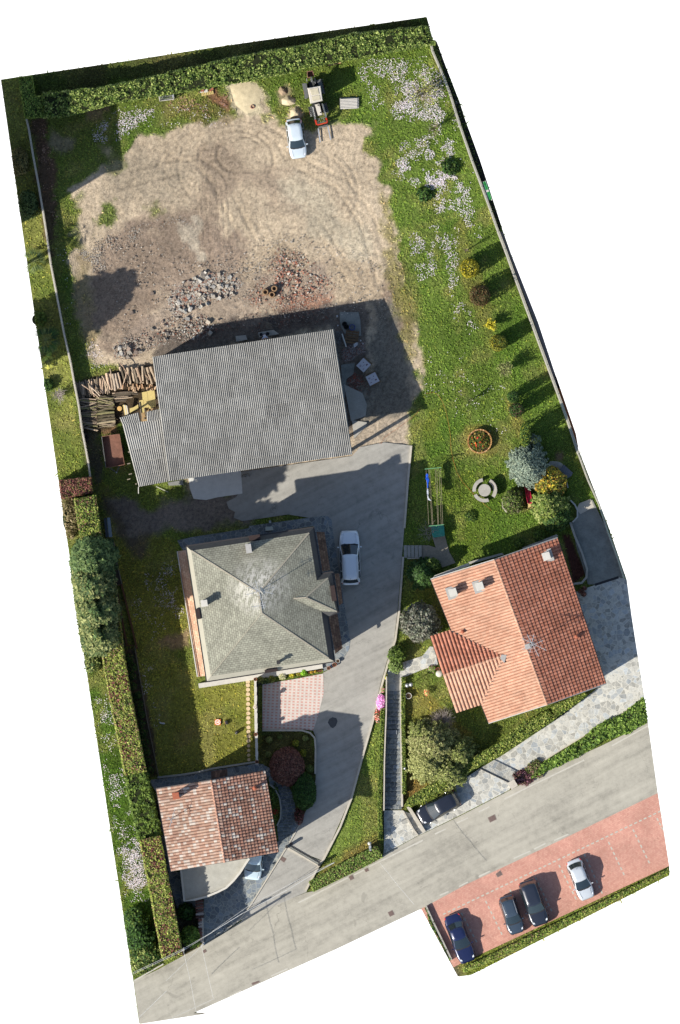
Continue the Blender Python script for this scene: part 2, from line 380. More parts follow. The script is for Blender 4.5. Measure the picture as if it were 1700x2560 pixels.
gc, gg = ground_col(GX, GY)
soil = 1-gg; RUTM = np.zeros(GX.shape); NA = .5+fbm(GX, GY, 3, 44); NB = np.clip(fbm(GX, GY, 2, 47)*2.2-.5, 0, 1)
Z = (fbm(GX, GY, .9, 21, 3)-.5)*.15*soil+(fbm(GX, GY, 2.6, 25, 2)-.5)*.10*soil+(vnoise(GX, GY, .3, 31)-.5)*.07*soil*(.4+1.2*fbm(GX, GY, 4, 33))+(fbm(GX, GY, 1.2, 27, 3)-.5)*.06*gg
# tyre ruts pressed into the yard
def rut(path, w=.22, d=.07):
    global Z, RUTM
    p = np.array(path)
    for a, b in zip(p[:-1], p[1:]):
        lo = np.minimum(a, b)-.8; hi = np.maximum(a, b)+.8; sl = (slice(max(0, int((lo[1]-ys[0])/st)), int((hi[1]-ys[0])/st)+2), slice(max(0, int((lo[0]-xs[0])/st)), int((hi[0]-xs[0])/st)+2))
        gx, gy = GX[sl], GY[sl]; e = b-a; t = np.clip(((gx-a[0])*e[0]+(gy-a[1])*e[1])/(e@e), 0, 1); q = np.hypot(gx-a[0]-t*e[0], gy-a[1]-t*e[1])
        Z[sl] += np.where(q < w*2.2, -d*np.exp(-(q/w)**2)+d*.5*np.exp(-((q-w*1.6)/(w*.6))**2), 0)*np.clip(soil[sl], 0, 1)*NA[sl]
        RUTM[sl] = np.maximum(RUTM[sl], np.exp(-(q/w)**2)*np.clip(soil[sl], 0, 1)*NB[sl])
for off in (0, 1.5):
    rut([(a+off*.9, b+off*.35) for a, b in PL('O',(880,1080),(930,960),(975,860),(960,760),(925,650),(900,560),(840,470),(740,420))], .2, .05)
    rut([(a+off*.2, b+off) for a, b in PL('O',(300,470),(420,440),(540,400),(640,370),(700,330),(640,290))], .2, .06)
    rut([(a+off, b) for a, b in PL('O',(600,600),(560,520),(520,440),(470,400),(400,400))], .2, .05)
for R_, a0, a1, cx_, cy_ in ((2.2,20,300,600,385),(3.6,-30,250,590,400),(5.2,10,220,580,420),(6.7,30,200,585,440),(8.4,40,170,600,470),(4.4,-60,60,760,470),(6,-70,40,740,480)):
    c0 = P('O', cx_, cy_); rut([(c0[0]+R_*math.cos(math.radians(a)), c0[1]+R_*.8*math.sin(math.radians(a))) for a in range(a0, a1, 9)], .17, .045)
for x in (488, 500, 512, 540, 553, 566): rut(PL('O', (x,455),(x+6,520),(x+10,590),(x+16,650)), .13, .04)
for x in (640, 668, 780, 806): rut(PL('O', (x,560),(x+50,640),(x+85,700),(x+100,740)), .15, .045)
Z -= .05; gc *= (1-.14*RUTM)[..., None]
ins = inside(OUT, GX, GY); ny, nx = GX.shape
cell = inside(OUT, (GX+st/2)[:-1, :-1], (GY+st/2)[:-1, :-1])
VX, VY = GX.copy(), GY.copy()
near = np.zeros(GX.shape, bool); near[:-1, :-1] |= cell; near[1:, :-1] |= cell; near[:-1, 1:] |= cell; near[1:, 1:] |= cell
# draw the edge cells onto the cut line
edge = near.copy(); allc = np.zeros(GX.shape, int); allc[:-1, :-1] += cell; allc[1:, :-1] += cell; allc[:-1, 1:] += cell; allc[1:, 1:] += cell
edge = near & (allc < 4); s_, qx, qy = sdf(OUT, GX[edge], GY[edge], True); VX[edge] = qx; VY[edge] = qy; Z[edge] = -.05
idx = -np.ones(GX.shape, int); idx[near] = np.arange(near.sum())
i0 = idx[:-1, :-1][cell]; i1 = idx[:-1, 1:][cell]; i2 = idx[1:, 1:][cell]; i3 = idx[1:, :-1][cell]
V = np.stack([VX[near], VY[near], Z[near]], 1); F = np.stack([i0, i1, i2, i3], 1)
t = NT('soil_and_turf'); at = t.n('Attribute', attribute_name='col'); co = t.pos('world')
a = t.noise(co, 3.2, 6, .72); b = t.noise(co, 14, 4, .7); cc = t.noise(t.pos('world', .5, (1, .35, 1)), 5, 5, .75)
f = t.ramp(t.math('ADD', t.math('MULTIPLY', a, .4), t.math('ADD', t.math('MULTIPLY', b, .35), t.math('MULTIPLY', cc, .25))), (.38, .42), (.5, 1.0), (.62, 1.55))
t.bump(t.math('ADD', b, a), 1.0, .1)
grd = npmesh('ground', V, F, t.fin(t.mix(1, at.outputs['Color'], f, 'MULTIPLY'), .95, .1), vcol=gc[near], smooth=True); tag(grd, kind='structure')
M_SOIL = plain('dark_earth', C(86, 70, 56), .95, .1, sc=3)
struct('subsoil', MB().prism([(x*.9985, y*.9985) for x, y in OUT], -1.2, -.34), M_SOIL)

# ------------------------------------------------------------------ paving materials
def asphalt(name, col, crack=.5, stain=.3, line=True):
    t = NT(name); co = t.pos('world'); w = t.noise(co, .8, 3, .6)
    big = t.noise(co, .22, 4, .6, .6); mid = t.noise(co, 1.6, 5, .7); fine = t.noise(co, 30, 2, .7)
    drag = t.noise(t.pos('world', math.radians(-27), (.12, 1.6, 1)), .9, 4, .6)
    f = t.math('ADD', t.math('ADD', t.math('MULTIPLY', big, .22), t.math('MULTIPLY', mid, .22)), t.math('ADD', t.math('MULTIPLY', fine, .26), t.math('MULTIPLY', drag, .3)))
    g = t.ramp(f, (.36, 1-stain), (.5, 1.0), (.64, 1+stain*.6))
    c = t.mix(1, col, g, 'MULTIPLY')
    if crack:
        mp = t.n('Mapping'); vm = t.n('VectorMath', operation='MULTIPLY_ADD'); nz = t.n('TexNoise'); nz.inputs['Scale'].default_value = 1.1; nz.inputs['Detail'].default_value = 5
        t.l(co, nz.inputs['Vector']); t.l(nz.outputs['Color'], vm.inputs[0]); vm.inputs[1].default_value = (2.2, 2.2, 0); t.l(co, vm.inputs[2])
        e = t.voro(vm.outputs[0], .24, 'DISTANCE_TO_EDGE'); k = t.ramp(e, (0, .7), (.0015, .4), (.004, 0))
        gate = t.ramp(t.noise(co, .35, 2, .5), (.48, 0), (.56, 1))
        c = t.mix(t.math('MULTIPLY', t.math('MULTIPLY', k, gate), crack), c, tuple(v*.35 for v in col))
        tar = t.ramp(t.noise(co, .5, 3, .5, 1), (.68, 0), (.72, .35)); c = t.mix(tar, c, tuple(v*.45 for v in col))
    t.bump(fine, .35, .01)
    return t.fin(c, .92, .2)
M_ROAD = asphalt('pale_asphalt', C(192, 187, 173), .8, .44)
M_DRIVE = asphalt('driveway_asphalt', C(184, 181, 173), .9, .42)
M_CONC = plain('concrete', C(190, 186, 176), .9, .2, 0, .16, 1.4, .2, kind='world')
M_CONCD = plain('stained_concrete', C(150, 152, 146), .9, .2, 0, .3, .9, .2, kind='world')
M_KERB = plain('kerb_stone', C(214, 206, 190), .9, .2, 0, .18, 3, .2, kind='world')
def flags(name, col, sc=1.25, mortar=None, warp=.0):
    t = NT(name); co = t.pos('world')
    cellc = t.voro(co, sc, 'F1', 'Color'); e = t.voro(co, sc, 'DISTANCE_TO_EDGE')
    s2 = t.n('SeparateColor'); t.l(cellc, s2.inputs[0])
    f = t.ramp(s2.outputs[0], (0, .66), (1, 1.15)); tint = t.mix(t.ramp(s2.outputs[1], (.5, 0), (1, .5)), col, (col[0]*.75, col[1]*.92, col[2]*1.2))
    n = t.ramp(t.noise(co, 6, 4, .7), (.3, .75), (.7, 1.25))
    c = t.mix(1, t.mix(1, tint, f, 'MULTIPLY'), n, 'MULTIPLY')
    c = t.mix(t.ramp(e, (.02, 1), (.05, 0)), c, mortar or tuple(min(.8, v*1.7) for v in col))
    t.bump(e, .3, .02)
    return t.fin(c, .85, .25)
M_FLAG = flags('flagstones', C(212, 210, 200), 2.1, C(232, 228, 214))
M_FLAGD = flags('slate_flagstones', C(146, 152, 154), 2.2, C(182, 184, 176))
def bricks(name, c1, c2, mort, w, h, rot, size=.012, var=.25, kind='world', off=.5):
    t = NT(name); co = t.pos(kind, rot); br = t.n('TexBrick'); t.l(co, br.inputs[0]); br.offset = off
    br.inputs['Color1'].default_value = (*c1, 1); br.inputs['Color2'].default_value = (*c2, 1); br.inputs['Mortar'].default_value = (*mort, 1)
    br.inputs['Scale'].default_value = 1; br.inputs['Mortar Size'].default_value = size; br.inputs['Brick Width'].default_value = w; br.inputs['Row Height'].default_value = h
    n = t.ramp(t.noise(co, 1.1, 5, .65), (.3, 1-var), (.7, 1+var)); n2 = t.ramp(t.noise(co, 9, 3, .6), (.3, .85), (.7, 1.15))
    t.bump(br.outputs['Fac'], -.3, .01)
    return t.fin(t.mix(1, t.mix(1, br.outputs[0], n, 'MULTIPLY'), n2, 'MULTIPLY'), .85, .25)

def slab(name, poly, z, mat, th=.2): return struct(name, MB().prism(poly, z-th, z), mat)
# herringbone brick of the car park: interlocking blocks laid one by one in the shader
def herring(name):
    t = NT(name); co = t.pos('world', math.radians(20)); s = t.n('SeparateXYZ'); t.l(co, s.inputs[0]); K = 1/.125
    x = t.math('MULTIPLY', s.outputs[0], K); y = t.math('MULTIPLY', s.outputs[1], K); ix = t.math('FLOOR', x); iy = t.math('FLOOR', y)
    fx = t.math('FRACT', x); fy = t.math('FRACT', y)
    d = t.math('FLOORED_MODULO', t.math('SUBTRACT', ix, iy), 4)      # 0,1: one brick lying along x; 2,3: standing along y
    ed = lambda v: t.math('LESS_THAN', v, .14)
    eq = lambda v: t.math('COMPARE', d, v, .1)
    left = ed(fx); low = ed(fy)
    lx = t.math('MULTIPLY', left, t.math('SUBTRACT', 1, eq(1))); ly = t.math('MULTIPLY', low, t.math('SUBTRACT', 1, eq(2)))
    m = t.math('MAXIMUM', lx, ly)
    bid = t.n('TexWhiteNoise', noise_dimensions='2D'); cv = t.n('CombineXYZ')
    t.l(t.math('SUBTRACT', ix, eq(1)), cv.inputs[0]); t.l(t.math('SUBTRACT', iy, eq(2)), cv.inputs[1]); t.l(cv.outputs[0], bid.inputs['Vector'])
    col = t.mix(bid.outputs['Value'], C(236, 182, 162), C(220, 162, 144))
    n = t.ramp(t.noise(t.pos('world'), .35, 4, .6), (.35, .86), (.65, 1.12)); wsh = t.ramp(t.noise(t.pos('world', 0, (1, 1, 1)), .8, 4, .7), (.55, 0), (.8, .25))
    col = t.mix(1, t.mix(wsh, col, C(225, 180, 165)), n, 'MULTIPLY')
    moss = t.ramp(t.noise(t.pos('world'), 1.7, 3, .7), (.62, 0), (.72, .35)); col = t.mix(moss, col, C(120, 96, 72))
    return t.fin(t.mix(t.math('MULTIPLY', m, .75), col, C(160, 104, 92)), .88, .2)
PARK = PL('O', (1053,2272),(1166,2211),(1292,2152),(1398,2102),(1644,1983),(1660,2085),(1673,2165),(1160,2405),(1134,2418))
slab('car_park_paving', PARK, .052, herring('herringbone_brick'))
ROAD = PL('O', (334,2452),(393,2425),(450,2394),(508,2362),(554,2337),(604,2302),(650,2278),(699,2258),(764,2232),(783,2228),(840,2203),(957,2138),(1045,2090),(1057,2085),(1150,2040),(1288,1969),(1377,1921),(1500,1866),(1620,1807),
 (1633,1900),(1644,1983),(1398,2102),(1292,2152),(1166,2211),(1053,2272),(840,2373),(483,2533),(517,2534),(349,2560))
slab('road', ROAD, .056, M_ROAD)
DRV = PL('O', (826,1303),(838,1430),(858,1506),(874,1602),(865,1632),(838,1665),(808,1682),(808,1733),(796,1785),(783,1827),(790,1845),(790,1921),(789,1950),(775,2007),(759,2039),(718,2116),
 (807,2152),(877,1994),(906,1886),(930,1803),(951,1710),(968,1650),(984,1606),(994,1525),(1005,1391),(1020,1200),(1028,1114),(960,1106),(900,1118),(880,1140),(600,1180),(603,1226),(590,1243),(566,1255),(572,1272),(588,1280),(584,1294),(606,1303),(720,1286))
slab('driveway', DRV, .060, M_DRIVE)
slab('forecourt', PL('O', (716,2119),(807,2154),(797,2163),(766,2230),(699,2259),(650,2277),(605,2302),(598,2290),(628,2264)), .064, M_DRIVE)
slab('concrete_apron', PL('O', (470,1190),(475,1222),(484,1247),(515,1250),(545,1243),(580,1238),(606,1234),(604,1200),(600,1150),(500,1160)), .068, plain('worn_screed', C(246, 246, 240), .9, .2, 0, .12, 2, .1, kind='world'))
# pink and white tiled patio
t = NT('patio_tiles'); s = t.n('SeparateXYZ'); t.l(t.pos('world', math.radians(3)), s.inputs[0])
ax = t.math('FRACT', t.math('MULTIPLY', s.outputs[0], 1/.40)); ay = t.math('FRACT', t.math('MULTIPLY', s.outputs[1], 1/.285))
pk = t.math('MULTIPLY', t.math('LESS_THAN', ax, .5), t.math('LESS_THAN', ay, .52))
jn = t.math('MAXIMUM', t.math('LESS_THAN', t.math('FRACT', t.math('MULTIPLY', s.outputs[0], 5)), .08), t.math('LESS_THAN', t.math('FRACT', t.math('MULTIPLY', s.outputs[1], 1/.1425)), .1))
c = t.mix(pk, C(234, 222, 212), C(226, 170, 158)); c = t.mix(t.math('MULTIPLY', jn, .35), c, C(180, 160, 150))
c = t.mix(1, c, t.ramp(t.noise(t.pos('world'), 2, 4, .6), (.3, .88), (.7, 1.08)), 'MULTIPLY')
slab('tiled_patio', PL('O', (656,1711),(740,1697),(808,1684),(809,1733),(796,1787),(783,1826),(759,1824),(656,1824)), .072, t.fin(c, .6, .3))
slab('flagstone_court', PL('O', (508,2361),(510,2240),(530,2160),(640,2140),(700,2100),(740,2050),(752,2052),(716,2119),(626,2264),(602,2300),(553,2336)), .076, M_FLAGD)
slab('flagstone_drive', PL('O', (960,2120),(960,2026),(1006,2026),(1042,2040),(1060,2042),(1075,2012),(1141,1960),(1204,1918),(1255,1889),(1389,1800),(1448,1757),(1500,1715),(1440,1480),(1489,1462),(1547,1443),(1566,1447),(1579,1540),(1592,1624),(1611,1742),(1549,1785),(1406,1871),(1288,1945),(1273,1975),(1150,2038),(1057,2084),(1045,2089),(958,2136)), .080, M_FLAG)
slab('concrete_ramp', PL('O', (1443,1268),(1481,1249),(1520,1330),(1564,1444),(1547,1442),(1489,1461),(1470,1461),(1452,1400),(1443,1376),(1428,1308),(1445,1290)), .084, M_CONCD)
slab('ramp_drain', PL('O', (1488,1465),(1487,1459),(1546,1440),(1547,1446)), .088, plain('dark_iron', (.02, .02, .022), .6))
slab('garden_path', PL('O', (1000,1660),(1010,1655),(1056,1640),(1075,1616),(1086,1618),(1095,1662),(1062,1672),(1006,1694),(1003,1729),(965,1729),(966,1690),(972,1672)), .066, M_FLAG)
slab('curved_path', PL('C6', (190,1315),(240,1315),(285,1330),(262,1255),(345,1250),(375,1360),(415,1430),(330,1460),(290,1410),(190,1395)), .066, plain('pebble_concrete', C(170, 162, 146), .95, .1, 0, .3, 6, .3, kind='world'))
slab('house_walkway', PL('A2', (60,395),(155,373),(340,345),(525,315),(532,300),(660,282),(1010,235),(1045,238),(1070,262),(1076,330),(1190,1050),(1182,1105),(1150,1160),(1090,1214),(1015,1252),(1000,1180),(950,300),(600,360),(160,430),(130,500),(85,440)), .092, M_FLAGD)
slab('lower_walkway', PL('A4', (600,1255),(680,1245),(1000,1195),(1440,1125),(1500,1130),(1540,1180),(1530,1240),(1100,1300),(660,1350)), .092, M_FLAGD)
slab('side_passage', PL('A6', (400,120),(430,130),(490,470),(550,470),(580,665),(700,650),(700,700),(530,710),(470,500)), .088, M_FLAGD)
slab('yard_slab', PL('B2', (200,0),(690,0),(740,200),(765,620),(500,640),(330,560),(240,400),(200,200)), .06, M_CONCD)
slab('shed_slab', PL('B2', (230,1380),(600,1330),(560,1620),(380,1750),(360,1900),(330,2250),(290,2250)), .06, M_CONCD)
slab('shed_threshold', PL('C4', (815,1130),(960,1200),(995,1290),(985,1380),(870,1420)), .064, M_CONC)
slab('shed_sill', PL('D1', (110,170),(320,200),(310,260),(140,430)), .068, M_CONC)
slab('beige_landing', PL('C6', (1205,1078),(1225,1040),(1300,1012),(1320,1065),(1230,1112)), .088, M_KERB)
slab('floor_slab', PL('A1', (1000,490),(1120,470),(1125,510),(1010,515)), .06, M_CONCD)
# painted lines
M_WHITE = plain('worn_road_paint', C(214, 210, 198), .85, .2, 0, .12, 3, 0, kind='world')
mk = MB()
def dash(mb, a, b, w, z):
    d = (Vector(b)-Vector(a)).normalized(); n = Vector((-d.y, d.x))*w/2; a, b = Vector(a), Vector(b)
    mb.prism([tuple(a+n), tuple(a-n), tuple(b-n), tuple(b+n)], z-.002, z)
for s_, a, b in (('D2',(395,735),(860,500)),('D2',(915,475),(1010,428)),('D2',(1055,400),(1558,150)),('A7',(525,230),(1000,0)),('A3',(1355,1340),(1568,1222)),('D3',(285,755),(448,678)),('D3',(615,588),(785,508)),('D3',(945,420),(1110,342)),('D3',(1335,228),(1568,112)),('D3',(-10,910),(105,848)),
   ('D5',(385,695),(560,618)),('D5',(765,520),(940,430)),('D5',(1150,330),(1320,245)),('A7',(375,690),(440,660)),('A7',(580,585),(680,540)),('A7',(700,530),(770,495)),('A7',(820,478),(905,440)),('A6',(250,1180),(440,1072)),('A6',(1145,1150),(1255,1100)),('A6',(870,1285),(950,1245))):
    zk = zk+.0006 if 'zk' in globals() else .0605
    dash(mk, P(s_, *a), P(s_, *b), .13, zk)
struct('road_markings', mk, M_WHITE)
mk = MB()
def dots(a, b, n, w=.13, l=.3):
    a, b = Vector(a), Vector(b); d = (b-a).normalized()
    for i in range(n): c = a+(b-a)*((i+.5)/n); dash(mk, c-d*l/2, c+d*l/2, w, .057)
dots(P('A7',155,920), P('A7',1460,300), 46)
for a, b, n in (((265,900),(365,1090),6),((410,830),(515,1045),7),((555,765),(600,850),3),((705,690),(810,905),7),((845,615),(955,835),7),((995,550),(1110,800),8),((1140,480),(1240,690),7),((1285,405),(1390,620),7),((1428,340),(1470,420),3)):
    dots(P('A7',*a), P('A7',*b), n)
struct('parking_markings', mk, plain('parking_paint', C(206, 204, 190), .85, .2, 0, .1, 3, 0, kind='world'))
# kerbs
def line_wall(name, pts, w, z0, z1, mat, label=None, cat=None, kind=None, group=None, mb=None):
    m = mb or MB(); pts = [Vector(p) for p in pts]; L = []; R = []
    for i, p in enumerate(pts):
        a = pts[max(i-1, 0)]; b = pts[min(i+1, len(pts)-1)]; d = (b-a).normalized(); n = Vector((-d.y, d.x))
        if 0 < i < len(pts)-1:
            d1 = (p-a).normalized(); k = 1/max(.5, d1.dot(d)); n = n*k
        L.append(p+n*w/2); R.append(p-n*w/2)
    m.prism([tuple(q) for q in L]+[tuple(q) for q in R[::-1]], z0, z1)
    if mb: return
    return tag(m.build(name, mat), label, cat, group, kind)
line_wall('kerb', PL('O', (1028,1114),(1020,1200),(1011,1320)), .2, -.05, .24, M_KERB, kind='structure')
line_wall('kerb', PL('O', (1008,1392),(998,1525),(988,1600),(972,1650),(955,1710),(932,1803)), .2, -.05, .24, M_KERB, kind='structure')
line_wall('kerb', PL('O', (932,1803),(908,1886),(879,1994),(850,2068),(808,2150),(796,2166),(764,2226)), .2, -.05, .24, M_KERB, kind='structure')
line_wall('kerb', PL('O', (656,1826),(755,1826),(775,1832),(787,1845),(789,1870),(788,1935)), .16, -.05, .4, M_KERB, kind='structure')
line_wall('kerb', PL('O', (754,2054),(718,2116),(626,2264),(604,2294),(560,2330)), .12, -.05, .16, M_KERB, kind='structure')
line_wall('kerb', PL('O', (1288,1946),(1406,1872),(1549,1786),(1610,1744)), .12, -.05, .2, M_KERB, kind='structure')
# ================================================================== BUILDINGS
M_PLASTER = plain('cream_plaster', C(214, 204, 184), .9, .2, 0, .1, 1.5, .15, kind='world')
M_WOOD = plain('brown_wood', C(110, 78, 56), .8, .2, 0, .3, 6, .2)
M_PALEWOOD = plain('pale_timber', C(226, 204, 134), .8, .2, 0, .14, 5, .2)
M_GREYWOOD = plain('weathered_timber', C(150, 140, 124), .9, .1, 0, .25, 6, .2)
M_GLASS = plain('window_glass', (.02, .03, .035), .08, .6, 0, .1, 1, 0)
M_GUTTER = plain('dark_gutter', (.035, .032, .032), .5, .4, .3, .15, 3, 0)
M_METAL = plain('galvanised_steel', (.42, .43, .44), .45, .5, .6, .1, 6, 0)
M_ZINC = plain('lead_flashing', C(190, 188, 184), .7, .3, .1, .2, 5, .2)
M_RUST = plain('rusty_steel', C(146, 106, 90), .85, .2, .1, .35, 2.2, .3)
M_BLACK = plain('black_plastic', (.016, .016, .018), .5, .4, 0, .1, 4, 0)
M_TERRA = plain('terracotta', C(186, 110, 84), .85, .2, 0, .2, 6, .1)
M_MOULD = plain('white_masonry', C(226, 222, 212), .85, .2, 0, .12, 3, .15)
M_BRICKW = bricks('chimney_brick', C(176, 136, 118), C(150, 112, 96), C(190, 180, 165), .25, .08, 0, .01, kind='obj')
M_STUCCO2 = plain('white_render', C(226, 220, 206), .9, .2, 0, .08, 1.5, .1, kind='world')

def window(parent, a, b, z0, z1, out):
    """window in a wall from plan point a to b, pushed out along out"""
    a, b, n = Vector(a), Vector(b), Vector(out)*.03; m = MB(); t = .07
    A = a+n; B = b+n; d = (B-A).normalized()*t
    for p, q, u, v in ((A, A+d, z0, z1), (B-d, B, z0, z1), (A+d, B-d, z0, z0+t), (A+d, B-d, z1-t, z1)):
        m.prism([tuple(p-n*2), tuple(q-n*2), tuple(q+n), tuple(p+n)], u, v)
    w = m.build('window', M_WOOD, parent)
    g = MB().prism([tuple(A+d-n*1.5), tuple(B-d-n*1.5), tuple(B-d), tuple(A+d)], z0+t, z1-t); g.build('pane', M_GLASS, None).parent = w
    o = w.children[0]; off = rootloc(parent); o.location = -off
    return w
def door(parent, a, b, z0, z1, out, mat):
    a, b, n = Vector(a), Vector(b), Vector(out)*.05
    d = MB().prism([tuple(a-n), tuple(b-n), tuple(b+n), tuple(a+n)], z0, z1).build('door', mat, parent)
    p = a+(b-a)*.85+n*1.4; h = MB().box(p.x, p.y, z0+1, z0+1.12, .05, .05).build('handle', M_METAL, None); h.parent = d; h.location = -rootloc(parent)
    return d
def walls(parent, poly, z1, mat, wins=True, rows=((1, 2.2),), skip=()):
    poly = ccw(poly); MB().prism(poly, -.1, z1).build('wall', mat, parent)
    if not wins: return
    for i in range(len(poly)):
        if i in skip: continue
        a = Vector(poly[i]); b = Vector(poly[(i+1) % len(poly)]); L = (b-a).length; d = (b-a).normalized(); n = Vector((d.y, -d.x))
        k = int(L//3)
        for j in range(k):
            c = a+d*L*(j+.5)/k
            for z0, zz in rows:
                if zz < z1-.1: window(parent, c-d*.55, c+d*.55, z0, zz, n)
def inset(poly, d):
    poly = ccw(poly); n = len(poly); o = []
    for i in range(n):
        p = Vector(poly[i-1]); q = Vector(poly[i]); r = Vector(poly[(i+1) % n])
        d1 = (q-p).normalized(); d2 = (r-q).normalized(); n1 = Vector((-d1.y, d1.x)); n2 = Vector((-d2.y, d2.x)); m = (n1+n2)
        m = m/max(.3, m.dot(n1)); o.append(tuple(q+m*d))
    return o
def ribs(name, e0, e1, r0, r1, ze, zr, period, amp, row, pal, mat, parent, sharp=1, step=.03, jit=.2, seg=6, sheet=None, lift=0, ends=None, label=None):
    """roof slope: e0-e1 eave, r0-r1 ridge; ribs run up the slope, rows overlap"""
    e0, e1, r0, r1 = map(lambda p: np.array(p, float), (e0, e1, r0, r1))
    L = np.linalg.norm(e1-e0); D = np.hypot(np.linalg.norm((r0+r1)/2-(e0+e1)/2), zr-ze); nr = max(2, int(round(L/period))); nv = max(1, int(round(D/row)))
    Vv = []; Ff = []; Cc = []; o = 0; U = np.linspace(0, 1, nr*seg+1); ph = (U*nr) % 1.0
    prof = np.abs(np.sin(np.pi*ph))**(sharp*.6)*amp if mat is not M_SHEET else (.5-.5*np.cos(2*np.pi*ph))*amp
    for j in range(nv):
        for w_, (v, dz) in enumerate(((j/nv-.02*(j > 0), step), ((j+1)/nv, 0))):
            p = (e0+(e1-e0)*U[:, None])*(1-v)+(r0+(r1-r0)*U[:, None])*v
            Vv.append(np.column_stack([p, ze+(zr-ze)*v+prof+dz+lift+(0 if mat is not M_SHEET else 0)]))
        m = len(U); a = np.arange(m-1); Ff.append(np.column_stack([o+a, o+a+1, o+m+a+1, o+m+a]))
        k = (a//seg); cc = pick(pal, nr+1, jit)
        if sheet: cc = pick(pal, nr//sheet+2, jit)[(np.arange(nr+1)+(j % 2)*0)//sheet]; cc = cc*(1+.03*RS.randn(nr+1, 1))
        Cc.append(cc[k]); o += 2*m
    if mat is M_TILE:
        for q_ in Vv: q_[:, 2] += np.repeat(RS.rand(nr+1)*.022, seg)[:len(q_)]
    ob = npmesh(name, np.vstack(Vv), np.vstack(Ff), mat, parent, col=np.clip(np.vstack(Cc), 0, .9))
    if label: ob['label'] = label
    return ob
def chimney(parent, c, w, d, z0, z1, rot, mat, cap=M_MOULD, roofp=None, pots=0):
    m = MB().box(*c, z0, z1, w, d, rot).build('chimney', mat, roofp or parent)
    off = rootloc(m)
    k = MB().box(*c, z1, z1+.1, w+.16, d+.16, rot)
    k.box(*c, z1+.28, z1+.36, w+.1, d+.1, rot)
    for i, j in ((-1, -1), (1, -1), (1, 1), (-1, 1)):
        x, y = i*(w/2-.06), j*(d/2-.06); k.box(c[0]+x*math.cos(rot)-y*math.sin(rot), c[1]+x*math.sin(rot)+y*math.cos(rot), z1+.1, z1+.28, .1, .1, rot)
    o = k.build('cap', cap, None, local=True); o.parent = m; o.location = -off
    return m

# ------------------------------------------------------------------ corrugated shed
P_ = lambda x, y: P('O', x, y)
TL, TR, BR, BL = P_(381,892), P_(834,823), P_(881,1136), P_(423,1203)
shed = empty('corrugated_shed', (*P_(630,1010), 0), 'long open shed roofed with grey corrugated fibre cement sheets', 'shed')
ZN, ZS = 4.1, 6.1
G = [C(186,184,178), C(180,178,172), C(190,188,182), C(177,175,169)]
ribs('roof', BL, BR, TL, TR, ZS, ZN, .187, .12, 1.22, G, M_SHEET, shed, seg=8, step=.02, sheet=3, jit=.015)
ribs('roof', P_(347,1217), P_(424,1203), P_(306,1060), P_(402,1048), 5.1, 4.35, .178, .10, 1.25, [C(190,188,182), C(182,180,174)], M_SHEET, shed, seg=8, step=.05, sheet=3, jit=.06, label='lower lean to roof of patched corrugated sheets')
ribs('roof', P_(306,1060), P_(351,1056), P_(299,1044), P_(346,1031), 4.35, 4.2, .178, .10, .5, G, M_SHEET, shed, seg=8, step=.02, jit=.1, label='short projecting corner of the lean to roof')
ribs('roof', P_(368,1055), P_(403,1049), P_(367,1029), P_(399,1023), 4.38, 4.22, .178, .10, .5, G, M_SHEET, shed, seg=8, step=.02, jit=.1, label='short patch of roof beside the planks')
Wm = MB()
Wm.prism(PL('O', (388,900),(830,833),(831,838),(389,905)), -.1, ZN-.1); 
Wm.prism(PL('O', (388,905),(393,904),(432,1190),(427,1191)), -.1, ZN+.0)
Wm.prism(PL('O', (826,838),(831,838),(868,1070),(863,1071)), -.1, ZN+.0)
Wm.build('wall', plain('shed_block_wall', C(176, 168, 154), .9, .2, 0, .15, 2, .2, kind='world'), shed)
for q in ((436,1195),(525,1180),(612,1167),(700,1154),(788,1141),(872,1128)):
    MB().box(*P_(*q), -.1, ZS-.1, .25, .25, .15).build('post', M_CONC, shed)
for k in range(5):
    f = (k+.5)/5; a = Vector((*TL, ZN-.15)).lerp(Vector((*BL, ZS-.15)), f); b = Vector((*TR, ZN-.15)).lerp(Vector((*BR, ZS-.15)), f)
    MB().bar(a, b, .1, .18).build('purlin', M_GREYWOOD, shed)
# roof edge closing boards and lean-to posts
for q in ((303,1048),(340,1210),(322,1130)): MB().box(*P_(*q), -.1, 4.3, .14, .14, .1).build('post', M_GREYWOOD, shed)
MB().bar((*P_(346,1217), 4.95), (*P_(346,1234), 4.85), .07, .12).build('gutter_pipe', M_MOULD, shed)
for q0, q1 in (((318,1160),(326,1158)), ((322,1186),(330,1184)), ((318,1199),(326,1197))): MB().bar((*P_(*q0), 4.3), (*P_(*q1), 4.35), .09, .09).build('rafter_end', M_GREYWOOD, shed)
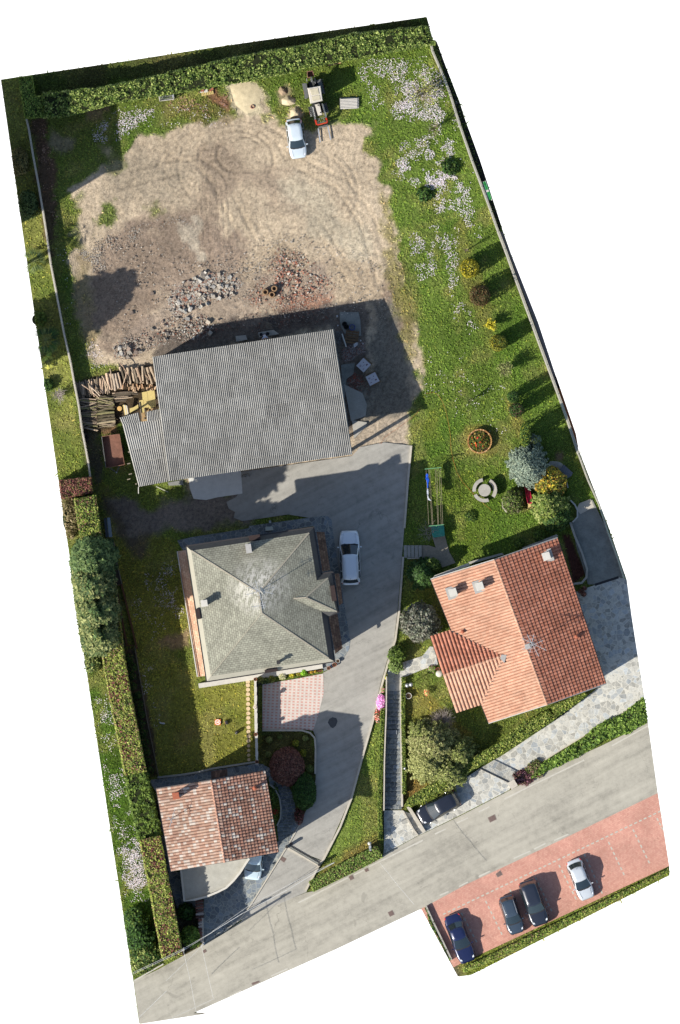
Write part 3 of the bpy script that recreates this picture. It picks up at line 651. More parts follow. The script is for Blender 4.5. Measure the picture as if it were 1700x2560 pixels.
# boarded loft floor beside the shed roof
loft = empty('timber_platform', (*P('B4', 1240, 640), 0), 'yellow boarded timber platform notched into the shed corner', 'platform')
for i, (x0, x1, y0, y1) in enumerate(((1140,1225,520,780),(1228,1300,500,790),(1302,1345,500,760),(1098,1160,655,860))):
    MB().prism(PL('B4', (x0, y0+8), (x1, y0-6), (x1+28*(y1-y0)/260, y1-6), (x0+28*(y1-y0)/260, y1+8)), 2.0+.006*i, 2.05+.006*i).build('board', M_PALEWOOD, loft)
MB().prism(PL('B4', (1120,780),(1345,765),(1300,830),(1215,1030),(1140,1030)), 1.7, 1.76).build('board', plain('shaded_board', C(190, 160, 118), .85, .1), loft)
for q in ((1150,540),(1330,520),(1180,960),(1320,780)): MB().box(*P('B4', *q), 0, 2.0, .12, .12).build('post', M_GREYWOOD, loft)
for a, b in (((1180,790),(1240,1010)), ((1100,690),(1140,960))): MB().bar((*P('B4', *a), 2.12), (*P('B4', *b), 2.12), .07, .1).build('beam', M_GREYWOOD, loft)

# ------------------------------------------------------------------ grey hipped house
gh = empty('grey_roofed_house', (*P('A2', 600, 820), 0), 'large house with a grey shingled hip roof and tall aerial', 'house')
M_SHING = None
t = NT('grey_shingles'); co = t.pos('uv'); br = t.n('TexBrick'); t.l(co, br.inputs[0]); br.offset = .5
br.inputs['Color1'].default_value = (*C(172,172,155), 1); br.inputs['Color2'].default_value = (*C(154,153,138), 1); br.inputs['Mortar'].default_value = (*C(112,110,98), 1)
br.inputs['Scale'].default_value = 1; br.inputs['Mortar Size'].default_value = .018; br.inputs['Brick Width'].default_value = .34; br.inputs['Row Height'].default_value = .215
cell = t.voro(co, 3.1, 'F1', 'Color'); sc_ = t.n('SeparateColor'); t.l(cell, sc_.inputs[0])
c = t.mix(1, br.outputs[0], t.ramp(sc_.outputs[0], (0, .84), (1, 1.14)), 'MULTIPLY')
c = t.mix(1, c, t.ramp(t.noise(t.pos('world'), .5, 4, .6), (.3, .85), (.7, 1.12)), 'MULTIPLY')
pw = t.n('NewGeometry').outputs['Position']; vd = t.n('VectorMath', operation='DISTANCE'); t.l(pw, vd.inputs[0]); vd.inputs[1].default_value = (*P('A2', 600, 690), 11)
lich = t.math('MULTIPLY', t.ramp(t.math('DIVIDE', vd.outputs['Value'], 3.4), (.15, 1), (1, 0)), t.ramp(t.noise(t.pos('world', .2, (1.4, .5, 1)), 2.6, 6, .85), (.46, 0), (.54, 1)))
c = t.mix(t.math('MULTIPLY', lich, 1.0), c, C(236, 232, 222))
sp2 = t.ramp(t.noise(t.pos('world'), 2.5, 5, .75), (.66, 0), (.7, .5)); c = t.mix(sp2, c, C(226, 222, 210))
t.bump(br.outputs['Fac'], -.5, .02); M_SHING = t.fin(c, .85, .25)
ZE, ZP, ZK = 9.6, 11.6, 9.0        # shingle edge, peak, outer gutter edge
a2 = lambda x, y, z: (*P('A2', x, y), z)
pTL, pTR, pBR, pBL = a2(152,462,ZE), a2(921,345,ZE), a2(1050,1166,ZE), a2(280,1281,ZE)
pk1, pk2 = a2(592,738,ZP), a2(612,870,ZP)
j1, j2 = a2(972,655,ZE), a2(1002,860,ZE)
r = MB(); r.face(pTL, pk1, pTR); r.face(pTL, pBL, pk2, pk1); r.face(pBL, pBR, pk2); r.face(pTR, pk1, pk2, pBR, j2, j1)
rf = r.build('roof', M_SHING, gh, uv=True)
w = MB(); wr = a2(820,775,10.65); wf = a2(900,768,10.62); wn, ws = a2(1045,640,ZE), a2(1102,860,ZE-.05)
w.face(j1, wr, wf, wn); w.face(wn, wf, ws); w.face(a2(1000,860,ZE-.05), ws, wf, wr)
w.build('roof', M_SHING, gh, uv=True, label='small hipped side wing of the grey roof')
# ridge and hip cappings
for i, (p, q) in enumerate(((pTL, pk1), (pTR, pk1), (pk1, pk2), (pBR, pk2), (pBL, pk2), (wr, wf), (wf, wn), (wf, ws))):
    mb = MB().bar(Vector(p)+Vector((0,0,.03)), Vector(q)+Vector((0,0,.0)), (.05 if i == 4 else .14), .05); h = mb.build('ridge_cap', plain('ridge_shingle', C(184, 176, 158), .9, .2, 0, .2, 4), None, local=True); h.parent = rf; h.location = -rootloc(gh)
# sloping metal-clad verge round the roof
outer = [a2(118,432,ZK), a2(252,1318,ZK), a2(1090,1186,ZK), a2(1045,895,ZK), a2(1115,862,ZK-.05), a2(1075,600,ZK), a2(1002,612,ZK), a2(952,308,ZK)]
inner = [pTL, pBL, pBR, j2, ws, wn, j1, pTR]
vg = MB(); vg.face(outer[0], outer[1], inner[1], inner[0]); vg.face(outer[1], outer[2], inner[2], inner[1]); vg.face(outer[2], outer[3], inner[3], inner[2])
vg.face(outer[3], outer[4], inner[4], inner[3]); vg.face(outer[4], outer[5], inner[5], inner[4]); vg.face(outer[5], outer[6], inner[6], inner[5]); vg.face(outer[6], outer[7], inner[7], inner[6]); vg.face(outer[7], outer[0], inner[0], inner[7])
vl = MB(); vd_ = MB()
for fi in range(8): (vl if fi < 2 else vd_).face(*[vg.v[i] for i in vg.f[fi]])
vl.build('roof_skirt', plain('grey_metal_skirt', C(186, 182, 166), .8, .3, 0, .08, 1.2, .1, kind='world'), gh)
vd_.build('roof_skirt', plain('shade_toned_skirt', C(84, 84, 84), .8, .3, 0, .15, 1.2, .1, kind='world'), gh, label='eaves on the north and east sides coloured dark for shade')  # darker copy of the skirt, its colour stands in for shade
for i in range(8):
    mb = MB().bar(outer[i], outer[(i+1) % 8], .13, .14); h = mb.build('gutter', M_GUTTER, gh)
wallp = inset([p[:2] for p in outer], .75)
walls(gh, wallp, ZK-.05, M_PLASTER, rows=((.9,2.3),(3.7,5.1),(6.5,7.9)))
for q, s_ in ((P('A2', 198, 875), (.35, 1.0)), (P('A2', 674, 1246), (1.25, .28)), (P('A2', 1080, 740), (.45, 1.5)), (P('A2', 565, 375), (1.1, .45))):
    MB().box(*q, ZK-.25, ZK+.75, s_[0], s_[1], .15).build('dormer_slot', plain('brown_shutter', C(58, 44, 42), .8), gh)
for nm, pts, col_ in (('pent_roof', ((970,338),(1022,340),(1060,588),(1008,600)), 0), ('pent_roof', ((1088,612),(1118,610),(1143,802),(1117,822)), 0), ('pent_roof', ((1046,882),(1108,877),(1140,1100),(1092,1136)), 0)):
    p4 = PL('A2', *pts); MB().add([(*p4[0], 3.7), (*p4[1], 3.2), (*p4[2], 3.2), (*p4[3], 3.7), (*p4[0], 3.5), (*p4[1], 3.0), (*p4[2], 3.0), (*p4[3], 3.5)],
      [(0,3,2,1),(4,5,6,7),(0,1,5,4),(1,2,6,5),(2,3,7,6),(3,0,4,7)]).build(nm, bricks('brown_scale_tiles', C(168,136,112), C(120,90,76), C(70,56,50), .3, .22, math.radians(81)), gh)
# balcony roof on the west side
b4 = PL('A2', (57,466),(116,458),(242,1280),(190,1286))
bal = MB().add([(*b4[0], 3.6), (*b4[1], 4.0), (*b4[2], 4.0), (*b4[3], 3.6), (*b4[0], 3.4), (*b4[1], 3.8), (*b4[2], 3.8), (*b4[3], 3.4)], [(3,2,1,0),(4,5,6,7),(0,1,5,4),(1,2,6,5),(2,3,7,6),(3,0,4,7)])
bal.build('veranda_roof', bricks('salmon_veranda_tiles', C(232,196,166), C(216,168,138), C(170,130,104), .32, .2, math.radians(81), .012), gh)
MB().bar((*P('A2', 60, 466), 3.65), (*P('A2', 192, 1286), 3.65), .1, .16).build('veranda_gutter', M_MOULD, gh)
MB().bar((*P('A2', 82, 600), 3.8), (*P('A2', 205, 1284), 3.8), .04, .08).build('veranda_rail', M_RUST, gh)
line_wall('x', PL('A2', (200,1345),(560,1290),(1010,1215)), .45, -.1, .35, M_MOULD, mb=(tm := MB())); tm.build('terrace_edge', M_MOULD, gh)
chimney(gh, P('A2', 527, 447), .42, .75, ZE, 11.9, .15, M_BRICKW, M_ZINC, rf)
chimney(gh, P('A2', 237, 805), .5, .5, ZE, 11.1, .15, M_MOULD, M_MOULD, rf)
chimney(gh, P('A2', 722, 1190), .2, .22, ZE, 10.6, .15, M_GUTTER, M_GUTTER, rf)
an = MB(); ap = P('A2', 600, 722); TOPZ = 16.2
an.tube([(*ap, 11.3), (*ap, TOPZ)], .035, 8)
aer = empty('roof_aerial', (*ap, 11.5), 'spidery rooftop aerial on a tall mast at the grey ridge', 'aerial')
an.build('mast', M_METAL, aer)
b = MB(); 
for (x0, y0, x1, y1, z) in ((570,655,632,845,15.9),(520,700,690,745,15.0),(510,750,700,700,14.4),(545,830,640,815,14.4)):
    b.tube([a2(x0,y0,z), a2(x1,y1,z)], .028, 6)
    for k in range(7):
        f = (k+.5)/7; cx, cy = x0+(x1-x0)*f, y0+(y1-y0)*f; L_ = math.hypot(x1-x0, y1-y0); ux, uy = -(y1-y0)/L_*22, (x1-x0)/L_*22
        b.tube([a2(cx-ux,cy-uy,z), a2(cx+ux,cy+uy,z)], .014, 5)
b.build('aerial_rods', M_METAL, aer)
d = MB().lathe(0, 0, [(.02,0),(.3,.05),(.45,.14),(.44,.16),(.28,.08),(.02,.03)], 20); do = d.build('dish', M_MOULD, aer, local=True); do.rotation_euler = (1.2, 0, 2.2); do.location = (.15, -.1, 3.2)

# ------------------------------------------------------------------ right house, red tiles
rh = empty('terracotta_roofed_house', (*P('A3', 800, 660), 0), 'house with bright orange pantiled cross gable roof and three chimneys', 'house')
RED = [C(206,138,114), C(190,122,102), C(216,150,124), C(200,130,106)]; RED_SUN = [C(222,172,144), C(218,166,138), C(226,178,150)]
RED_SHADE = [C(206,138,112), C(198,130,104), C(212,146,120)]  # paler palette for sunward slopes, darker for slopes turned away: light put into colour
ZW, ZR = 4.3, 6.5
A_, R1, R2, E_ = P('A3', 278, 352), P('A3', 655, 236), P('A3', 968, 1096), P('A3', 622, 1206)
Bp, Dp = P('A3', 1030, 105), P('A3', 1318, 972)
west = ribs('roof', A_, E_, R1, R2, ZW, ZR, .285, .14, .40, RED_SUN, M_TILE, rh, step=.02, jit=.035, label='west roof slope of orange tiles coloured paler for the sun')
east = ribs('roof', Dp, Bp, R2, R1, ZW-.1, ZR, .30, .12, .40, RED_SHADE, M_TILE, rh, step=.085, jit=.06, label='east roof slope of orange tiles coloured darker for shade')
def zplane(px, py):
    f = sdf([R1, R2, (R2[0]+.001, R2[1])], np.array([px]), np.array([py]))[0]; F = sdf([R1, R2, (R2[0]+.001, R2[1])], np.array([A_[0]]), np.array([A_[1]]))[0]
    return ZR-(ZR-ZW)*f/F
wg0, wg1 = P('A3', 352, 923), P('A3', 712, 806); zr_ = float(zplane(*P('A3', 700, 812)))
# wing gable: extends under the main slope where they meet in the valleys
G0, H0, F0, N0 = P('A3', 275, 690), P('A3', 392, 652), P('A3', 430, 1146), P('A3', 588, 1096)
def ext(p, q, k): return (p[0]+(q[0]-p[0])*k, p[1]+(q[1]-p[1])*k)
# triangular slopes clipped at the valley
def ribs_tri(name, eA, eB, rA, rB, ze, zr, period, amp, pal, flip):
    """slope between a short eave eA-eB and a long ridge rA-rB: ribs stop at the valley line eB-rB"""
    eA, eB, rA, rB = map(lambda p: np.array(p, float), (eA, eB, rA, rB))
    L = np.linalg.norm(rB-rA); n = int(L/period); seg = 6; nv = 14; Vv = []; Ff = []; Cc = []; o = 0; Le = np.linalg.norm(eB-eA)
    for i in range(n*seg+1):
        u = i/(n*seg)*L; pr = rA+(rB-rA)*u/L; down = (eA-rA)
        k = 1 if u <= Le else max(0.0, 1-(u-Le)/(L-Le)); rib = abs(math.sin(math.pi*i/seg))*amp
        for j in range(nv+1):
            v = j/nv*k; p = pr+down*v; zz = zr+(ze-zr)*v+rib+(.03*((j % 2)))
            Vv.append((p[0], p[1], zz))
    Vv = np.array(Vv)
    for i in range(n*seg):
        for j in range(nv): Ff.append((o+i*(nv+1)+j, o+i*(nv+1)+j+1, o+(i+1)*(nv+1)+j+1, o+(i+1)*(nv+1)+j)); 
    cell = pick(pal, n*nv+nv, .1); Cc = np.array([cell[(i//seg)*nv+j] for i in range(n*seg) for j in range(nv)])
    F_ = np.array(Ff)
    if flip: F_ = F_[:, ::-1]
    return npmesh(name, Vv, F_, M_TILE, rh, col=Cc)
ribs_tri('roof', G0, H0, wg0, wg1, ZW, zr_+.02, .36, .15, RED_SHADE, False)['label'] = 'north slope of the small gabled wing'
ribs_tri('roof', F0, N0, wg0, wg1, ZW, zr_+.02, .36, .15, RED_SUN, True)['label'] = 'south slope of the small gabled wing'
def ridge_tiles(p, q, w, name='ridge_tiles', pal=RED_SUN, parent=rh, r=.14):
    p, q = Vector(p), Vector(q); n = max(2, int((q-p).length/.35)); m = MB()
    for i in range(n):
        m.cur = tuple(pick(pal, 1, .08)[0]); a = p.lerp(q, i/n); b_ = p.lerp(q, (i+1.15)/n); m.tube([a, b_], [r, r*.85], 8)
    return m.build(name, M_TILE, parent, smooth=True)
ridge_tiles((*R1, ZR+.02), (*R2, ZR+.02), .2); ridge_tiles((*wg0, zr_+.06), (*wg1, zr_+.06), .2); ridge_tiles((*P('A3',352,923), zr_+.05), (*wg1, zr_+.05), .2, r=.1)
for a, b_ in ((A_, E_), (Dp, Bp), (G0, F0)): MB().bar((*a, ZW-.05), (*b_, ZW-.05), .13, .13).build('gutter', M_GUTTER, rh)
for a, b_, za, zb in ((A_, R1, ZW, ZR), (R1, Bp, ZR, ZW), (Dp, R2, ZW, ZR), (R2, E_, ZR, ZW)): MB().bar((*a, za-.02), (*b_, zb-.02), .14, .12).build('verge_board', M_ZINC, rh)
MB().bar((*P('A3', 392, 655), ZW+.1), (*P('A3', 700, 812), zr_+.06), .14, .05).build('valley_gutter', M_GUTTER, rh)
MB().bar((*P('A3', 588, 1093), ZW+.1), (*P('A3', 708, 824), zr_+.06), .14, .05).build('valley_gutter', M_GUTTER, rh)
MB().prism(PL('A3', (698,800),(728,802),(715,850),(690,822)), zr_+.0, zr_+.26).build('valley_flashing', M_ZINC, rh)
mainp = inset([A_, R1, Bp, Dp, R2, E_], .6); mm = ccw([A_, Bp, Dp, E_]); mi = inset(mm, .6)
walls(rh, mi, ZW, M_STUCCO2, rows=((1, 2.3),))
gbl = MB()
for a, b_, c_ in ((mi[0], mi[1], 0), (mi[1], mi[2], 0), (mi[2], mi[3], 0), (mi[3], mi[0], 0)):
    if abs((Vector(b_)-Vector(a)).normalized().dot((Vector(R2)-Vector(R1)).normalized())) < .5:
        m_ = (Vector(a)+Vector(b_))/2; gbl.add([(*a, ZW), (*b_, ZW), (*m_, ZR-.15), ], [(0, 1, 2)])
for fc in gbl.f: MB().face(*[gbl.v[i] for i in fc]).build('gable', M_STUCCO2, rh)
walls(rh, inset([G0, H0, N0, F0], .55), ZW, M_STUCCO2, rows=((1, 2.3),))
def z_at(pt, west_=True):
    f = sdf([R1, R2, (R2[0]+.001, R2[1])], np.array([pt[0]]), np.array([pt[1]]))[0]; q = A_ if west_ else Dp
    F = sdf([R1, R2, (R2[0]+.001, R2[1])], np.array([q[0]]), np.array([q[1]]))[0]; return ZR-(ZR-ZW)*f/F
for q, wst in (((410,430),1), ((568,393),1), ((965,215),0)):
    c_ = P('A3', *q); z0 = z_at(c_, wst); 
    fl = MB().box(*c_, z0-.1, z0+.16, 1.25, 1.2, .31).build('flashing', M_ZINC, rh)
    chimney(rh, c_, .62, .62, z0-.3, z0+1.15, .31, M_MOULD, M_MOULD, west if wst else east)
for q, wst in (((467,663),1), ((1143,692),0)):
    c_ = P('A3', *q); z0 = z_at(c_, wst); MB().lathe(*c_, [(.16,z0-.1),(.15,z0+.35),(.2,z0+.36),(.05,z0+.46)], 12).build('roof_vent', M_TERRA, rh)
ap = P('A3', 878, 735); z0 = 6.4
aer2 = empty('roof_aerial', (*ap, z0), 'metal aerial beside the orange ridge of the right house', 'aerial')
b = MB().tube([(*ap, z0-.2), (*ap, z0+3)], .03, 8); b.build('mast', M_METAL, aer2); b = MB()
for (x0, y0, x1, y1, z) in ((850,680,920,810,9.2),(820,770,945,715,8.8),(815,700,965,775,8.3),(865,790,890,680,8.6)):
    b.tube([(*P('A3',x0,y0),z), (*P('A3',x1,y1),z)], .026, 6)
    for k in range(6):
        f = (k+.5)/6; cx, cy = x0+(x1-x0)*f, y0+(y1-y0)*f; L_ = math.hypot(x1-x0, y1-y0); ux, uy = -(y1-y0)/L_*16, (x1-x0)/L_*16
        b.tube([(*P('A3',cx-ux,cy-uy),z), (*P('A3',cx+ux,cy+uy),z)], .013, 5)
b.build('aerial_rods', M_METAL, aer2); MB().box(*P('A3', 852, 752), z0-.1, z0+.3, .5, .5, .3).build('aerial_base', M_ZINC, aer2)
# terrace beam along the north edge
MB().prism(PL('A3', (300,330),(500,255),(510,270),(345,330),(285,352)), 3.9, 4.0).build('terrace_canopy', M_STUCCO2, rh)
door(rh, P('A3', 318, 815), P('A3', 334, 855), 0, 2.1, (-.95, -.3), M_WOOD)
MB().prism(PL('A3', (500,250),(700,195),(712,205),(510,262)), 0, .5).build('plinth', M_CONC, rh); MB().prism(PL('A3', (820,165),(1025,85),(1035,95),(830,178)), 0, .5).build('plinth', M_CONC, rh)

# ------------------------------------------------------------------ lower left house, mottled tiles
lh = empty('mottled_tile_house', (*P_(545, 2060), 0), 'house with a gable roof of mottled pink and white weathered tiles', 'house')
MOT = [C(196,162,142), C(188,150,130), C(204,174,156), C(212,194,180), C(180,142,124), C(198,166,146), C(206,180,164), C(192,156,136), C(220,208,196), C(186,150,130)]
MOT_SHADE = [C(186,142,122), C(176,132,114), C(214,202,190), C(182,140,120), C(160,122,106), C(194,160,142), C(190,148,128), C(184,138,118), C(198,164,146)]  # east slope palette: white tiles kept, the rest darkened for shade
h1, h2, h3, h4, h5, h6 = P_(390.5,1971.6), P_(527.6,1950), P_(663,1926), P_(696,2130), P_(561.5,2155), P_(427.5,2178)
ZL, ZM = 7.5, 9.4
lw = ribs('roof', h1, h6, h2, h5, ZL, ZM, .29, .15, .32, MOT, M_TILE, lh, step=.05, jit=.08, label='west slope of pale mottled tiles')
le = ribs('roof', h4, h3, h5, h2, ZL, ZM, .29, .12, .36, MOT_SHADE, M_TILE, lh, step=.09, jit=.14, label='east slope of mottled and white tiles coloured darker for shade')
ridge_tiles((*h2, ZM+.05), (*h5, ZM+.05), .2, pal=[C(220,170,146), C(208,158,134)], parent=lh, r=.13)
for a, b_ in ((h1, h6), (h3, h4)): MB().bar((*a, ZL-.05), (*b_, ZL-.05), .12, .12).build('gutter', M_GUTTER, lh)
for a, b_, za, zb in ((h1, h2, ZL, ZM), (h2, h3, ZM, ZL), (h4, h5, ZL, ZM), (h5, h6, ZM, ZL)): MB().bar((*a, za-.03), (*b_, zb-.03), .08, .1).build('verge_board', M_GUTTER, lh)
li = inset([h1, h3, h4, h6], .6); walls(lh, li, ZL-.05, M_STUCCO2, rows=((3.6, 4.9),))
g_ = MB()
for a, b_ in ((li[i], li[(i+1) % 4]) for i in range(4)):
    if abs((Vector(b_)-Vector(a)).normalized().dot((Vector(h5)-Vector(h2)).normalized())) < .5: m_ = (Vector(a)+Vector(b_))/2; g_.face((*a, ZL-.05), (*b_, ZL-.05), (*m_, ZM-.15))
for fc in g_.f: MB().face(*[g_.v[i] for i in fc]).build('gable', M_STUCCO2, lh)
chimney(lh, P('A4', 815, 1378), .5, .5, ZL+.6, ZM+.9, .15, M_BRICKW, M_TERRA, lw)
MB().lathe(*P('A4', 1432, 1318), [(.16,8.0),(.15,8.7),(.22,8.72),(.05,8.85)], 12).build('roof_vent', M_TERRA, lh)
ap = P('A6', 482, 128); aer3 = empty('roof_aerial', (*ap, 8.2), 'thin aerial on the mottled west slope of the lower house', 'aerial')
MB().tube([(*ap, 8), (*ap, 10.4)], .03, 8).build('mast', M_METAL, aer3); b = MB()
for (x0, y0, x1, y1) in ((455,130,520,118),(480,180,515,60),(470,110,500,150)): b.tube([(*P('A6',x0,y0),10.2), (*P('A6',x1,y1),10.2)], .025, 6)
b.build('aerial_rods', M_METAL, aer3)
gar = PL('A6', (552,455),(578,664),(650,655),(720,637),(790,608),(850,578),(895,535),(940,480),(975,425),(1003,382),(800,400))
MB().prism(gar, 2.45, 2.7).build('terrace_roof', plain('terrace_screed', C(196, 194, 184), .9, .2, 0, .16, 2, .1, kind='world'), lh)
tr_ = MB(); line_wall('x', PL('A6', (556,458),(578,660),(650,650),(720,632),(790,603),(850,573),(895,530),(940,475),(975,420),(1000,382)), .2, 2.45, 2.95, M_MOULD, mb=tr_); tr_.build('terrace_rim', M_MOULD, lh)
tw_ = MB(); line_wall('x', PL('A6', (562,462),(588,648),(660,638)), .25, -.1, 2.45, M_STUCCO2, mb=tw_); tw_.build('wall', M_STUCCO2, lh)
for q in ((720,620),(850,560),(930,470)): MB().lathe(*P('A6', *q), [(.14,-.1),(.14,2.45)], 12).build('column', M_MOULD, lh)
# roofed cover of the small log store north of it
MB().prism(PL('A4', (1090,1185),(1218,1168),(1220,1222),(1092,1250)), 2.2, 2.28).build('lean_to_cover', bricks('old_brown_tiles', C(150,116,96), C(90,72,64), C(60,50,46), .25, .5, .15), lh)
# ------------------------------------------------------------------ beyond the left edge: neighbouring plot whose house and trees shade the lawn
struct('neighbour_lawn', MB().prism(PL('O', (-1400,-100),(-30,-100),(-30,2700),(-1400,2700)), -1.2, -.05), plain('neighbour_turf', C(110,128,56), .95, .1, 0, .2, .6, .3, kind='world'))
nh = empty('neighbour_house', (*P_(-200, 470), 0), 'plain neighbouring house whose shade falls on the corner of the yard', 'house')
npoly = PL('O', (-390,305),(-125,270),(-120,462),(-100,467),(-85,642),(-370,690))
walls(nh, npoly, 12.1, M_STUCCO2, rows=((1,2.3),(4,5.3),(7,8.3),(10,11.3)))
MB().prism([(x*1.0, y*1.0) for x, y in inset(npoly, -.4)], 12.1, 12.4).build('roof', M_TERRA, nh)
# ================================================================== PLANTS
GRN = [(.055,.09,.016), (.08,.12,.022), (.11,.155,.03), (.03,.055,.012)]
HEDG = [(.04,.068,.014), (.085,.125,.024), (.15,.19,.045), (.02,.035,.008), (.26,.30,.09), (.10,.15,.03)]
YHEDG = [(.17,.22,.04), (.12,.19,.035), (.22,.26,.06), (.07,.12,.02)]
REDH = [(.11,.035,.035), (.16,.06,.05), (.06,.03,.022), (.10,.10,.03), (.19,.10,.07)]
MIXH = [(.20,.23,.045), (.14,.18,.035), (.27,.29,.08), (.16,.09,.06), (.06,.09,.02)]
BLUE = [(.15,.19,.15), (.21,.25,.19), (.09,.125,.10), (.27,.31,.23), (.045,.065,.05)]
DARK = [(.02,.05,.012), (.035,.075,.018), (.05,.10,.02), (.015,.03,.01)]
OLIV = [(.13,.16,.04), (.2,.23,.07), (.08,.10,.025), (.26,.28,.10), (.15,.15,.06)]
WILL = [(.20,.21,.075), (.28,.285,.12), (.12,.135,.04), (.06,.07,.022), (.18,.165,.075)]
GREY = [(.14,.155,.11), (.10,.11,.08), (.19,.19,.155), (.045,.05,.035), (.11,.10,.08)]
YELL = [(.42,.36,.03), (.3,.28,.03), (.17,.18,.02), (.08,.09,.014)]
ORNG = [(.38,.3,.03), (.34,.2,.04), (.2,.2,.03), (.1,.12,.02), (.05,.05,.015)]
MAPL = [(.17,.075,.055), (.12,.05,.04), (.2,.11,.08), (.08,.04,.03)]
CONI = [(.045,.08,.03), (.07,.11,.04), (.03,.055,.02), (.10,.14,.05)]
TIPS = [(.2,.21,.085), (.12,.14,.05), (.06,.085,.03), (.04,.065,.024)]
TWIG = [(.17,.13,.10), (.24,.2,.16), (.11,.08,.065)]

def poly_hedge(name, outline, h, pal, label, leaf=.13, dens=190, group=None, cat='hedge', z0=-.05, wob=.16, pal2=None, core=(.012,.02,.006), side=True, wear=None):
    """clipped hedge standing on a plan outline; every leaf a small face over a dark woody core"""
    poly = ccw(outline); ar = area(poly); inn = inset(poly, .14)
    V = []; F = []; Cc = []
    n = int(ar*dens); q = sample(poly, n); bz = fbm(q[:, 0], q[:, 1], .45, 3, 3)-.5; ed = -sdf(poly, q[:, 0], q[:, 1])
    zz = h-.04+bz*wob*2-np.clip(.14-ed, 0, 1)*.9; jz = RS.rand(n)*.12
    P3 = np.column_stack([q+RS.randn(n, 2)*.02, zz-jz]); N = np.tile([0, 0, 1.], (n, 1))
    v, f = cards(P3, N, leaf, 1.5, .9)
    c = pick(pal, n, .3)
    if pal2 is not None:
        m = fbm(q[:, 0], q[:, 1], 1.6, 7) > .55; c[m] = pick(pal2, m.sum(), .3)
    V.append(v); F.append(f); Cc.append(c)
    if side:
        k = len(poly)
        for i in range(k):
            a = np.array(poly[i]); b = np.array(poly[(i+1) % k]); L = np.linalg.norm(b-a); m = int(L*h*dens*.42)
            if m < 3: continue
            u = RS.rand(m)[:, None]; nn = np.array([(b-a)[1], -(b-a)[0]])/L; pz = RS.rand(m)*h
            off = (fbm((a+(b-a)*u)[:, 0]+pz, (a+(b-a)*u)[:, 1]+pz*.7, .5, 5, 3)-.5)*wob*1.6
            P3 = np.column_stack([a+(b-a)*u+nn*(off[:, None]-.06+RS.rand(m, 1)*.05), pz])
            v2, f2 = cards(P3, np.tile([nn[0], nn[1], .5], (m, 1)), leaf, 1.5, .9); V.append(v2); F.append(f2+sum(len(x) for x in V[:-1])); Cc.append(pick(pal, m, .3))
    # core
    s = sum(len(x) for x in V); k = len(inn); tri = []
    cv = np.array([(x, y, z0) for x, y in inn]+[(x, y, h-.14) for x, y in inn])
    V.append(cv); cf = [(s+i, s+(i+1) % k, s+k+(i+1) % k, s+k+i) for i in range(k)]
    # cap as a triangulated fan of quads (degenerate-free for thin outlines)
    from mathutils.geometry import tessellate_polygon
    for t3 in tessellate_polygon([[Vector((x, y, 0)) for x, y in inn]]): cf.append((s+k+t3[0], s+k+t3[1], s+k+t3[2], s+k+t3[2]))
    F.append(np.array(cf)); Cc.append(np.tile(core, (len(cf), 1)))
    VV = np.vstack(V); FF = np.vstack(F)
    root = empty(name, (*np.mean(poly, 0), 0), label, cat, group)
    quads = FF[FF[:, 2] != FF[:, 3]]; keep = FF[:, 2] != FF[:, 3]
    npmesh('foliage', VV, quads, M_LEAF, root, col=np.vstack(Cc)[keep])
    m = MB().prism([(x, y) for x, y in inn], z0, h-.15).build('branches', plain('hedge_wood', (.018, .022, .01), .95, .05, 0, .3, 3, .2, kind='world'), root)
    return root
def strip(pts, w):
    pts = [Vector(p) for p in pts]; L = []; R = []
    ws = w if isinstance(w, (list, tuple)) else [w]*len(pts)
    for i, p in enumerate(pts):
        d = (pts[min(i+1, len(pts)-1)]-pts[max(i-1, 0)]).normalized(); n = Vector((-d.y, d.x)); L.append(tuple(p+n*ws[i]/2)); R.append(tuple(p-n*ws[i]/2))
    return L+R[::-1]

def blob(cx, cy, rx, ry, z0, h, pal, n, leaf, rough=.25, flat=1, dirn=None, seed=0, up=.25, colm=False):
    """leaf faces over a lumpy ellipsoid volume"""
    d = unit(RS.randn(n, 3)); d[:, 2] = np.abs(d[:, 2])*1.0-.25*(RS.rand(n) < .3)
    if colm:
        th = RS.rand(n)*6.283; top = RS.rand(n) < .3; zf = np.where(top, .93+.07*RS.rand(n), RS.rand(n)); rad = np.where(top, RS.rand(n)**.5, 1.0)*(1-.25*zf**5)*(1-.2*RS.rand(n)**2)*(1+rough*(fbm(th*1.5+seed, zf*4, .8, seed, 2)-.5))
        P3 = np.column_stack([cx+np.cos(th)*rx*rad, cy+np.sin(th)*ry*rad, z0+h*zf-.08*RS.rand(n)+np.where(top, -.5*rx*rad**3, 0)]); v, f = cards(P3, np.column_stack([np.cos(th)*~top, np.sin(th)*~top, .3+top*1.]), leaf, 1.7, .9); return v, f, pick(pal, n, .3)
    lump = 1+rough*(fbm(d[:, 0]*2.2+seed*5, d[:, 1]*2.2+d[:, 2]*2, .7, seed, 3)-.5)*2
    rr = lump*(1-.28*RS.rand(n)**2)
    P3 = np.column_stack([cx+d[:, 0]*rx*rr, cy+d[:, 1]*ry*rr, z0+h*.35+d[:, 2]*h*.65*rr*flat]); P3[:, 2] = np.maximum(P3[:, 2], .03)
    nn = d.copy(); nn[:, 2] += up
    v, f = cards(P3, nn, leaf, 1.7, .9); return v, f, pick(pal, n, .3)
